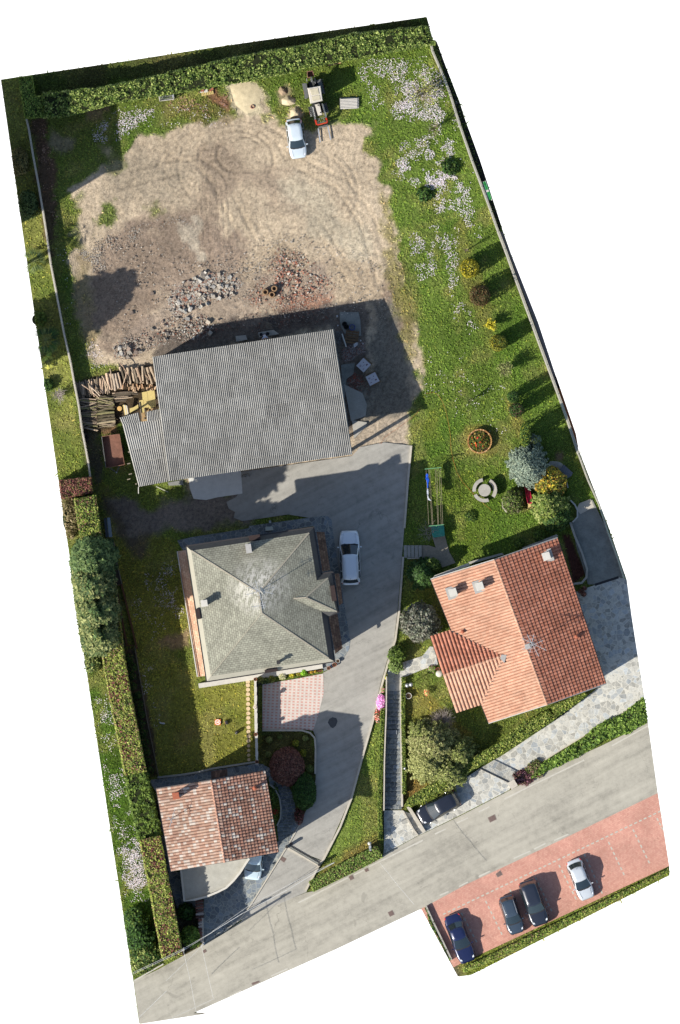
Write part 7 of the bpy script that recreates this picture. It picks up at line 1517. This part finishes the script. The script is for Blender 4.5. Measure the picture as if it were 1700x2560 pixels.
garment('white_garment', [(233,945,4,0),(232,958,5,.02),(233,975,5,0),(234,990,3,.02),(236,1005,4,0),(243,1018,8,.02),(252,1022,7,0)], 1.8, plain('white_cloth', C(220,226,236), .8, .1, 0, .08, 6, .1), 'white laundry hanging below the blue piece')
tb = empty('green_table', (*P('C6', 300, 1222), 0), 'table covered by a teal green tarpaulin at the clothesline end', 'table')
MB().prism(PL('C6', (256,1190),(270,1184),(330,1180),(340,1192),(345,1250),(338,1256),(272,1266),(262,1250)), .8, .86).build('tarpaulin', plain('teal_tarp', C(60,160,140), .6, .3, 0, .25, 3, .2), tb, bevel=.02)
for q in ((268,1195),(330,1188),(275,1255),(335,1248)): MB().bar((*P('C6', *q), -.05), (*P('C6', *q), .8), .05, .05).build('leg', M_GM, tb)
sl = empty('toy_slide', (*P('C6', 893, 990), 0), 'bright red childrens slide with pale wooden ladder', 'slide')
rs_ = plain('red_plastic', C(226,44,84), .35, .5, 0, .05, 3, 0)
V = []; F = []; pth = [(880,933,.12),(884,945,.15),(890,975,.5),(896,1005,.9),(902,1030,1.15),(905,1044,1.2)]
for x, y, z in pth: V += [(*P('C6', x-18, y+1), z+.16), (*P('C6', x-14, y+1), z), (*P('C6', x+13, y-1), z), (*P('C6', x+17, y-1), z+.16)]
for i in range(len(pth)-1):
    for j in range(3): F.append((i*4+j, i*4+j+1, i*4+j+5, i*4+j+4))
so = MB().add(V, F).build('chute', rs_, sl); so.modifiers.new('thick', 'SOLIDIFY').thickness = .03
MB().prism(PL('C6', (888,1040),(920,1034),(922,1058),(890,1064)), 1.08, 1.14).build('platform', M_PALEWOOD, sl)
for q in ((888,1042),(919,1036),(885,1080),(918,1070)): MB().bar((*P('C6', *q), -.05), (*P('C6', *q), 1.5), .07, .07).build('post', M_PALEWOOD, sl)
for k in range(4): MB().bar((*P('C6', 888, 1064+k*4), .9-k*.22), (*P('C6', 919, 1058+k*4), .9-k*.22), .05, .04).build('rung', M_PALEWOOD, sl)
tf = empty('round_flower_bed', (*P('C6', 575, 633), 0), 'raised round bed of flowers ringed by upright wooden logs', 'flower bed'); c_ = P('C6', 573, 635)
MB().lathe(*c_, [(1.02,-.1),(1.02,.42),(.05,.5)], 30).build('soil', M_SOIL, tf)
for k in range(46):
    a = 6.283*k/46; m = MB(); m.cur = random.choice([C(206,160,104), C(186,136,86), C(220,180,130)]); m.lathe(c_[0]+1.12*math.cos(a), c_[1]+1.12*math.sin(a), [(.085,-.05),(.085,.5+.06*random.random()),(.07,.58)], 8); m.build('edging_log', M_LOG, tf)
v, f, c3 = blob(*c_, .98, .98, .35, .35, GRN+[(.1,.06,.04),(.3,.2,.05)], 1900, .1, .3); npmesh('plants', v, f, M_LEAF, tf, col=c3)
v, f, c3 = blob(*c_, .85, .85, .5, .3, [(.6,.06,.03),(.5,.1,.02),(.55,.03,.03)], 24, .13, .3); tag(npmesh('red_flowers', v, f, M_PETAL, tf, col=c3), kind='stuff')
sb_ = empty('stone_barbecue', (*P('B8', 1280, 790), 0), 'dark grey stone slab on a curved pale terrace behind the blue spruce', 'barbecue')
MB().prism(PL('B8', (975,580),(1040,572),(1110,575),(1180,595),(1240,635),(1130,820),(1050,775),(990,800),(930,640)), -.05, .18).build('terrace', M_KERB, sb_)
MB().prism(PL('B8', (1120,800),(1240,650),(1262,650),(1430,800),(1400,860),(1285,930),(1200,880)), -.05, .6).build('slab', plain('dark_granite', C(120,122,128), .8, .3, 0, .25, 12, .3), sb_)
for a, b in (((960,620),(985,760)), ((1130,600),(1070,760))): MB().bar((*P('B8', *a), .4), (*P('B8', *b), .4), .1, .3).build('low_wall', M_CONC, sb_)
hs = [P('C6', *q) for q in ((222,325),(270,316),(300,330),(330,375),(352,440),(370,520),(382,600),(386,690),(400,760),(425,840),(460,900),(510,955),(560,1010),(620,1060),(650,1088))]
tag(MB().tube([(*p, .07) for p in hs], .012, 6).build('garden_hose', plain('orange_hose', C(196,120,60), .7, .2)), 'long thin orange hose curving across the right hand lawn', 'hose')
hs = [P('D1', *q) for q in ((490,495),(520,500),(560,420),(650,350),(760,280),(860,200),(950,140),(1020,70),(1060,10))]
tag(MB().tube([(*p, .1) for p in hs], .011, 6).build('extension_cord', plain('orange_cord', C(216,130,90), .7, .2)), 'thin orange cord running from the drive towards the lawn', 'cord')
# pots and small things
def pot(q, r, h, label, mat=M_TERRA, soil=True, z=0, group=None, plant=None):
    c_ = P(*q); r_ = empty('flower_pot', (*c_, z), label, 'pot', group)
    MB().lathe(*c_, [(r*.65,z),(r*.9,z+h*.8),(r,z+h*.82),(r,z+h),(r*.84,z+h),(r*.8,z+h*.8)], 20, False).build('pot', mat, r_, smooth=False)
    MB().lathe(*c_, [(r*.8,z+.02),(r*.82,z+h*.85)], 16).build('soil', M_SOIL, r_)
    if plant: v, f, c3 = blob(*c_, r*1.1, r*1.1, z+h*.8, r*1.5, plant, 160, .08, .3); npmesh('plant', v, f, M_LEAF, r_, col=c3)
    return r_
GP = 'terracotta pots on the balustrade'
for (x, y), l_ in (((1437,465),'terracotta pot on the house end of the balustrade'),((1437,682),'terracotta pot with a pale plant, second on the balustrade'),((1441,897),'terracotta pot, third on the balustrade'),((1449,1112),'terracotta pot at the far end of the balustrade')): pot(('A4', x, y), .17, .3, l_, z=2.0, group=GP, plant=[(.5,.45,.4)] if y == 682 else None)
GP = 'pots at the corner of the grey house'
for (x, y), r_, l_, mt in (((1110,1183),.2,'white pot at the corner of the grey house',M_MOULD),((1088,1207),.2,'brown pot between white pot and patio bed',M_TERRA),((1050,1229),.17,'small brown pot nearest the patio bed',M_TERRA)): pot(('A2', x, y), r_, .35, l_, mt, z=.09, group=GP)
pot(('D4', 710, 868), .3, .45, 'large white round planter on the lawn beside the stairs hedge', M_MOULD)
pot(('D4', 1352, 280), .16, .3, 'small terracotta pot against the orange roofed house')
pot(('A3', 1166,422), .19, .35, 'dark pot leftmost of three beside the patio of the right house', z=.08, mat=plain('brown_glaze', C(110,70,60), .5), plant=MAPL); pot(('A3', 1190,407), .2, .35, 'dark pot topmost of three beside the right house', z=.08, mat=plain('brown_glaze', C(110,70,60), .5), plant=MAPL); pot(('A3', 1186,440), .24, .4, 'largest dark pot of three beside the right house', z=.08, mat=plain('brown_glaze', C(110,70,60), .5), plant=MAPL)
o_ = MB(); o_.lathe(*P('D4', 1375, 385), [(.3,-.05),(.34,.1),(.3,.3),(.1,.36)], 12); tag(o_.build('white_boulder', M_MOULD, smooth=True), 'white rounded stone against the wing of the orange roofed house', 'stone')
shrub('bedding_plant', P('D4', 1215,285), .36, .45, [(.14,.25,.04),(.2,.32,.06),(.4,.2,.25)], 'lime green plant with pink flowers at the corner of the path', n=420, leaf=.07, core=False)
shrub('bedding_plant', P('D4', 1100,790), .32, .8, [(.5,.5,.2),(.4,.42,.15),(.6,.1,.08)], 'sparse yellow shrublet with red tips on the small lawn', n=110, leaf=.09, core=False)
shrub('flowering_shrub', P('D4', 105,1010), .42, .8, [(.62,.3,.56),(.7,.4,.64),(.55,.2,.45),(.72,.5,.66)], 'vivid pink flowering shrub beside the driveway kerb', n=1500, leaf=.07, ry=.75)
shrub('flowering_shrub', P('D4', 150,740), .2, .5, [(.6,.25,.3),(.1,.2,.04)], 'small pink and green plant above the vivid pink shrub', n=240, leaf=.07, core=False, ry=.3)
shrub('tulip_clump', P('D4', 50,1290), .38, .5, [(.02,.05,.012),(.03,.08,.02),(.5,.12,.08),(.6,.3,.25)], 'dark green bed with red and orange tulips below the pink shrub', n=700, leaf=.1, core=False, ry=.75)
pb = empty('flower_box', (*P('D4', 225, 445), 0), 'narrow box planter with yellow flowers beside the kerb', 'planter'); MB().prism(PL('D4', (225,378),(265,390),(225,515),(185,505)), .1, .4).build('box', M_MOULD, pb); MB().prism(PL('D4', (228,390),(256,398),(222,505),(195,498)), .3, .42).build('soil', M_SOIL, pb)
v, f, c3 = blob(*P('D4', 225, 445), .12, .35, .38, .2, YELL[:2]+[(.6,.6,.55)]+GRN, 60, .08, .3); npmesh('flowers', v, f, M_LEAF, pb, col=c3)
for k in range(7): pot(('A2', 923+k*13, 1257-k*1.8), .09, .16, ['tiny brown pot, first','tiny brown pot with yellow flower, second','tiny brown pot, third','tiny brown pot with a yellow flower, fourth','tiny brown pot, fifth','tiny brown pot, sixth','tiny brown pot, last'][k]+' of the row beside the patio bed', group='row of tiny pots', z=.1, plant=ORNG[:2] if k in (1, 3) else None)
gl = empty('garden_lamp', (*P('D4', 715, 630), 0), 'double headed grey garden lamp at the edge of the small lawn', 'lamp')
MB().tube([(*P('D4', 715, 635), -.1), (*P('D4', 715, 635), 1.9)], .03, 8).build('post', M_TG, gl)
for q in ((678,640),(758,622)): MB().lathe(*P('D4', *q), [(.02,1.75),(.19,1.8),(.2,1.9),(.12,2.02),(.02,2.06)], 16).build('lamp_head', M_METAL, gl, smooth=True)
sl2 = empty('garden_lamp', (*P('A5', 1015, 1440), 0), 'white globe lamp on a pillar beside the front hedge', 'lamp'); MB().tube([(*P('A5', 1015, 1440), -.1), (*P('A5', 1015, 1440), 1.9)], .05, 8).build('post', M_METAL, sl2); MB().lathe(*P('A5', 1015, 1438), [(.02,1.85),(.14,1.92),(.18,2.05),(.13,2.18),(.02,2.24)], 16).build('globe', M_MOULD, sl2, smooth=True); MB().box(*P('A5', 1020, 1475), -.1, 1.25, .22, .5, .1).build('meter_box', M_METAL, sl2)
lp = empty('path_lamp', (*P('A5', 1292, 850), 0), 'slim dark path lamp by the lower staircase hedge', 'lamp'); MB().tube([(*P('A5', 1292, 850), -.1), (*P('A5', 1292, 850), 1.1)], .03, 8).build('post', M_BLACK, lp); MB().lathe(*P('A5', 1292, 850), [(.02,1.05),(.1,1.1),(.1,1.2),(.02,1.25)], 12).build('lamp_head', M_METAL, lp)
# landing pad, case and bag
lpd = empty('landing_pad', (*P('B5', 942, 246), 0), 'square orange drone landing mat with white ring and letter H', 'landing mat'); c_ = P('B5', 942, 246)
MB().box(*c_, .09, .12, .57, .57, -.02).build('mat', plain('orange_vinyl', C(238,128,52), .6, .3, 0, .05, 4, 0), lpd)
m = MB(); A = [6.2832*i/40 for i in range(40)]
for i in range(40): a, b = A[i], A[(i+1) % 40]; m.add([(c_[0]+r_*math.cos(t_), c_[1]+r_*math.sin(t_), .124) for r_, t_ in ((.2, a), (.25, a), (.25, b), (.2, b))], [(0, 1, 2, 3)])
m.build('ring', plain('white_print', (.8, .8, .78), .7), lpd)
m = MB(); m.box(c_[0]-.075, c_[1], .121, .125, .05, .22); m.box(c_[0]+.075, c_[1], .121, .125, .05, .22); m.box(c_[0], c_[1], .121, .1245, .1, .05); m.build('letter', plain('white_print', (.8, .8, .78), .7), lpd)
cs_ = empty('equipment_case', (*P('B5', 1058, 250), 0), 'black equipment case lying right of the orange mat', 'case'); MB().prism(PL('B5', (1038,228),(1072,222),(1084,272),(1048,284)), .02, .28).build('shell', M_BLACK, cs_, bevel=.03); MB().bar((*P('B5', 1036,240), .2), (*P('B5', 1046,270), .2), .04, .03).build('handle', M_TERRA, cs_)
bg = empty('black_bag', (*P('B5', 1203, 380), 0), 'round black bag standing on the lawn below the case', 'bag'); MB().lathe(*P('B5', 1203, 380), [(.05,0),(.15,.02),(.18,.25),(.14,.5),(.08,.56),(.02,.57)], 14).build('body', M_BLACK, bg, smooth=True); MB().lathe(*P('B5', 1195, 392), [(.1,.0),(.14,.05),(.13,.12),(.02,.2)], 10).build('pocket', M_TG, bg); MB().tube([(*P('B5', 1195,360), .5), (*P('B5', 1200,352), .66), (*P('B5', 1212,358), .5)], .015, 6).build('handle', M_BLACK, bg)
m = MB(); m.tube([(*P('B5', 152,243), .14), (*P('B5', 170,256), .17), (*P('B5', 190,262), .16), (*P('B5', 212,262), .18), (*P('B5', 225,264), .13)], [.05, .08, .075, .09, .06], 9); tag(m.build('white_cloth', plain('white_cloth', C(220,226,236), .8), smooth=True), 'crumpled white cloth lying on the shaded lawn', 'cloth')
# planting beds and bench on the left
for pts, l_ in ((((503,962),(580,958),(606,1128),(538,1138)), 'upper square of the timber framed soil bed'), (((540,1140),(606,1132),(642,1286),(568,1298)), 'lower square of the timber framed soil bed')):
    r_ = empty('raised_bed', (*P('A1', *pts[0]), 0), l_, 'raised bed', 'timber framed beds'); MB().prism(PL('A1', *pts), -.05, .2).build('soil', plain('bed_earth', C(90,80,70), .95, .1, 0, .25, 4, .4, kind='world'), r_)
    for i in range(4): MB().bar((*P('A1', *pts[i]), .15), (*P('A1', *pts[(i+1) % 4]), .15), .09, .35).build('frame_board', M_GREYWOOD, r_)
r_ = empty('raised_bed', (*P('A1', 640, 1400), 0), 'long narrow bed between two brown timber beams', 'raised bed', 'timber framed beds')
for a, b in (((('A1',598,1315),('A4',430,195))), ((('A1',640,1290),('A4',510,225)))): MB().bar((*P(*a), .2), (*P(*b), .2), .17, .4).build('beam', M_WOOD, r_)
MB().bar((*P('A1', 562,1305), .2), (*P('A1', 648,1288), .2), .12, .3).build('end_board', M_WOOD, r_)
for a, b in (((('A1',568,1310),('A4',412,200))),): MB().bar((*P(*a), .15), (*P(*b), .15), .06, .3).build('edge_board', M_GREYWOOD, r_)
MB().bar((*P('A4', 415, 203), .15), (*P('A4', 490, 198), .15), .08, .25).build('end_board', M_WOOD, r_)
gb = empty('garden_bench', (*P('A1', 545, 840), 0), 'weathered blue grey bench beside the tall left hedge', 'bench'); MB().prism(PL('A1', (525,766),(549,765),(567,917),(541,920)), .42, .47).build('seat', plain('blue_grey_paint', C(170,186,200), .8, .2, 0, .2, 4, .1), gb)
MB().prism(PL('A1', (500,770),(520,768),(538,918),(516,920)), .40, .44).build('backrest', plain('blue_grey_dark', C(90,100,110), .8), gb)
for q in ((530,775),(545,775),(548,910),(562,908)): MB().bar((*P('A1', *q), -.05), (*P('A1', *q), .42), .06, .06).build('leg', M_METAL, gb)
tag(MB().bar((*P('A1', 910, 522), .1), (*P('A1', 1006, 566), .1), .05, .05).build('pale_pole', M_MOULD), 'pale pole lying on the grass in front of the lean to', 'pole')
sq = empty('sawhorse', (*P('C3', 1345, 1535), 0), 'small sawhorse standing below the shed eave', 'trestle')
for a, b, z0, z1 in (((1325,1535),(1360,1525),.6,.6), ((1325,1535),(1318,1550),.6,0), ((1360,1525),(1370,1545),.6,0), ((1330,1530),(1345,1550),.6,0)): MB().bar((*P('C3', *a), z0), (*P('C3', *b), z1), .06, .06).build('bar', M_GREYWOOD, sq)
ac = empty('cooling_unit', (*P('D7', 1188, 402), 0), 'cream box shaped unit against the north wall of the grey house', 'machine'); MB().prism(PL('D7', (1146,380),(1218,374),(1232,390),(1232,418),(1148,425)), .09, .75).build('casing', plain('cream_metal', C(206,212,200), .5, .4), ac, bevel=.03); MB().prism(PL('D7', (1150,428),(1228,420),(1228,426),(1150,434)), .2, .65).build('grille', M_BLACK, ac)
tag(MB().prism(PL('A5', (688,490),(700,462),(725,448),(755,455),(765,480),(752,515),(730,535),(712,528)), .0, .064).build('tar_patch', plain('fresh_tar', C(96,98,100), .9, .2, 0, .15, 6, .2)), kind='structure')
tag(MB().prism(PL('D7', (1186,312),(1210,310),(1212,338),(1188,340)), .06, .3).build('meter_box', plain('pale_box', C(206,210,206), .6)), 'small pale box on the drive beside the slate walkway', 'box')
# drains and covers
for s_, pts, l_ in (('D3', ((1078,508),(1188,455),(1218,535),(1115,585)), 'large iron manhole cover in the middle of the road'), ('A7', ((472,678),(500,655),(515,682),(485,698)), 'iron cover at the edge of the brick car park'), ('D2', ((862,492),(898,472),(918,510),(882,530)), 'square iron cover by the front hedge kerb'), ('D2', ((1010,425),(1042,408),(1056,436),(1024,452)), 'slotted road drain by the front hedge kerb'),
   ('D2', ((1228,825),(1272,802),(1294,845),(1250,868)), 'iron cover near the cut lower edge of the road'), ('D2', ((218,330),(240,298),(288,325),(262,362)), 'iron cover in the forecourt just below the driveway gate'), ('D2', ((312,188),(322,165),(348,178),(336,200)), 'small iron cover just above the driveway gate'), ('A7', ((645,142),(664,134),(670,152),(652,160)), 'small drain at the end of the juniper band'), ('A6', ((695,985),(715,972),(725,990),(705,1003)), 'small drain beside the two road posts'), ('A6', ((1015,1195),(1065,1180),(1072,1190),(1020,1212)), 'reddish paving patch at the lower cut edge of the road')):
    r_ = empty('manhole_cover', (*P(s_, *pts[0]), 0), l_, 'manhole cover'); pp = PL(s_, *pts); cc = np.mean(pp, 0)
    MB().prism(pp, .0, .070).build('rim', plain('cast_iron_rim', C(150,138,130), .8), r_); MB().prism([tuple(cc+(np.array(p)-cc)*.84) for p in pp], .0, .076).build('lid', plain('cast_iron', C(132,112,106), .8, .3, .2, .2, 8, .4), r_)
# poles and wires
for q, l_ in (((572,978),'grey roadside pole carrying wires, left of two'),((698,945),'pale concrete roadside pole, right of two')):
    r_ = empty('utility_pole', (*P('A6', *q), 0), l_, 'pole', 'roadside poles'); MB().tube([(*P('A6', *q), -.1), (*P('A6', *q), 7.2)], [.13, .09], 12).build('pole', M_CONC, r_); MB().bar((*P('A6', q[0]-14, q[1]+8), 6.9), (*P('A6', q[0]+14, q[1]-8), 6.9), .07, .07).build('cross_arm', M_METAL, r_); MB().box(*P('A6', q[0]+4, q[1]-6), 6.4, 6.75, .2, .2).build('junction_box', M_METAL, r_)
M_WIRE = plain('pale_cable', C(225,225,222), .5, .4)
def wire(s, pts, z, label, r=.015):
    P3 = [Vector((*P(s, *p), z)) for p in pts]; o = []
    for a, b in zip(P3[:-1], P3[1:]):
        for i in range(8): f = i/8; p = a.lerp(b, f); p.z -= .9*f*(1-f)*min(1, (b-a).length/12); o.append(p)
    o.append(P3[-1]); tag(MB().tube(o, r, 5).build('overhead_cable', M_WIRE), label, 'cable', 'overhead cables')
wire('A6', ((235,1130),(440,1035),(570,972),(760,862)), 6.9, 'upper cable running to the left pole from the left edge')
wire('A6', ((238,1138),(442,1044),(572,982),(772,856)), 6.6, 'lower cable running to the left pole from the left edge')
wire('A6', ((760,862),(955,742),(1250,588),(1430,478),(1555,410)), 6.9, 'thick cable crossing above the forecourt towards the front hedge', .026)
wire('A6', ((760,858),(1000,690),(1420,470),(1560,405)), 6.5, 'thin cable crossing above the forecourt')
wire('A6', ((570,980),(620,1200),(655,1388)), 6.8, 'cable dropping from the left pole across the road')
wire('A6', ((690,955),(740,1180),(768,1300),(480,1432)), 6.8, 'cable from the right pole bending back across the road')
wire('A6', ((690,955),(575,1070),(460,1180)), 6.7, 'cable slanting down left from the right pole')
wire('A6', ((462,1246),(280,1422)), 6.0, 'short slanting cable at the bottom left corner', .02)
wire('D2', ((1160,365),(1330,580),(1475,750)), 6.0, 'single thin cable slanting across the middle of the road', .014)

# ================================================================== THE MAN behind the shed
def skin_mesh(name, verts, edges, radii, mat, parent=None, sub=2, root=0):
    me = bpy.data.meshes.new(name); me.from_pydata(verts, edges, []); o = link(name, me, mat, parent)
    sk = o.modifiers.new('skin', 'SKIN'); sk.use_smooth_shade = True
    for i, r_ in enumerate(radii): me.skin_vertices[0].data[i].radius = (r_, r_) if not isinstance(r_, tuple) else r_
    me.skin_vertices[0].data[root].use_root = True
    s_ = o.modifiers.new('sub', 'SUBSURF'); s_.levels = 1; s_.render_levels = sub; return o
mp = P('B1', 712, 540); man = empty('person', (*mp, 0), 'man in a white t-shirt bending forward beside the work slab', 'person'); man.rotation_euler = (0, 0, math.radians(12))
M_SKIN = plain('skin', (.42, .24, .16), .6, .4, 0, .06, 5, 0); M_SHIRT = plain('white_shirt', C(206,214,232), .85, .1, 0, .08, 8, .1); M_TROU = plain('dark_trousers', (.03, .035, .05), .9); M_HAIR = plain('dark_hair', (.025, .015, .01), .8, .2, 0, .3, 20, .3)
# local frame: faces -y; pelvis at (0,.1,.95); leaning forward, arms reaching down and out
v = [(0,.16,.95),(0,.06,1.12),(0,-.05,1.3),(0,-.14,1.43),(0,-.2,1.5),(0,-.25,1.58),(-.19,-.12,1.42),(-.34,-.2,1.24),(-.38,-.36,1.05),(.19,-.12,1.42),(.38,-.16,1.25),(.42,-.32,1.05),(-.1,.16,.9),(-.12,.08,.5),(-.13,.16,.08),(-.13,.02,.04),(.1,.16,.9),(.12,.06,.5),(.13,.14,.08),(.13,.0,.04)]
e = [(0,1),(1,2),(2,3),(3,4),(4,5),(3,6),(6,7),(7,8),(3,9),(9,10),(10,11),(0,12),(12,13),(13,14),(14,15),(0,16),(16,17),(17,18),(18,19)]
rr = [.14,.14,.15,.13,.06,.06,.075,.048,.032,.075,.048,.032,.09,.065,.045,.04,.09,.065,.045,.04]
bd = skin_mesh('body', v, e, rr, M_SKIN, man)
skin_mesh('t_shirt', [(0,.14,1.0),(0,.06,1.12),(0,-.05,1.3),(0,-.13,1.42),(-.19,-.11,1.42),(-.29,-.165,1.31),(.19,-.11,1.42),(.31,-.14,1.31)], [(0,1),(1,2),(2,3),(3,4),(4,5),(3,6),(6,7)], [.165,.165,.17,.15,.095,.075,.095,.075], M_SHIRT, man)
skin_mesh('trousers', [(0,.17,.97),(-.1,.16,.88),(-.12,.08,.5),(-.13,.16,.12),(.1,.16,.88),(.12,.06,.5),(.13,.14,.12)], [(0,1),(1,2),(2,3),(0,4),(4,5),(5,6)], [.155,.105,.08,.06,.105,.08,.06], M_TROU, man)
def ellip(name, c, r, mat, rot=(0, 0, 0), cut=None, nseg=18):
    bm = bmesh.new(); bmesh.ops.create_uvsphere(bm, u_segments=nseg, v_segments=12, radius=1)
    if cut: bmesh.ops.delete(bm, geom=[x for x in bm.verts if cut(x.co)], context='VERTS')
    for x in bm.verts:
        if name == 'head': x.co.x *= 1-.18*max(0, -x.co.z)
    me = bpy.data.meshes.new(name); bm.to_mesh(me); bm.free()
    for p in me.polygons: p.use_smooth = True
    o = link(name, me, mat, man); o.location = c; o.scale = r; o.rotation_euler = rot; return o
hd = ellip('head', (0,-.29,1.66), (.075,.095,.115), M_SKIN, (.55,0,0))
ellip('hair', (0,-.275,1.685), (.082,.1,.112), M_HAIR, (.5,0,0), lambda c: c.y < -.25 and c.z < .55 or c.z < -.45)
for s in (-1, 1):
    ellip('ear', (s*.077,-.28,1.65), (.012,.022,.032), M_SKIN); ellip('eye', (s*.03,-.375,1.635), (.012,.01,.009), plain('eye_dark', (.05,.04,.035), .3))
ellip('nose', (0,-.388,1.61), (.014,.02,.026), M_SKIN); ellip('mouth', (0,-.365,1.575), (.025,.008,.007), plain('lips', (.3,.12,.1), .6))
for s, hx, hy, hz in ((-1,-.385,-.38,1.03), (1,.425,-.34,1.03)):
    hv = [(hx,hy+.02,hz+.02),(hx,hy-.04,hz-.04)]; he = [(0,1)]; hr = [.026,.036]
    for k, (dx, L_) in enumerate(((-.03,.065),(-.01,.078),(.01,.072),(.03,.056))):
        i = len(hv); hv += [(hx+dx,hy-.075,hz-.065),(hx+dx*1.15,hy-.075-L_*.45,hz-.075-L_*.35),(hx+dx*1.15,hy-.08-L_*.6,hz-.09-L_*.75)]; he += [(1,i),(i,i+1),(i+1,i+2)]; hr += [.010,.0095,.008]
    i = len(hv); hv += [(hx-s*.04,hy-.04,hz-.03),(hx-s*.06,hy-.075,hz-.06)]; he += [(1,i),(i,i+1)]; hr += [.012,.009]
    skin_mesh('hand', hv, he, hr, M_SKIN, man)
for s in (-1, 1): skin_mesh('shoe', [(s*.13,.17,.06),(s*.13,.06,.05),(s*.135,-.06,.04)], [(0,1),(1,2)], [.05,.048,.04], M_BLACK, man)
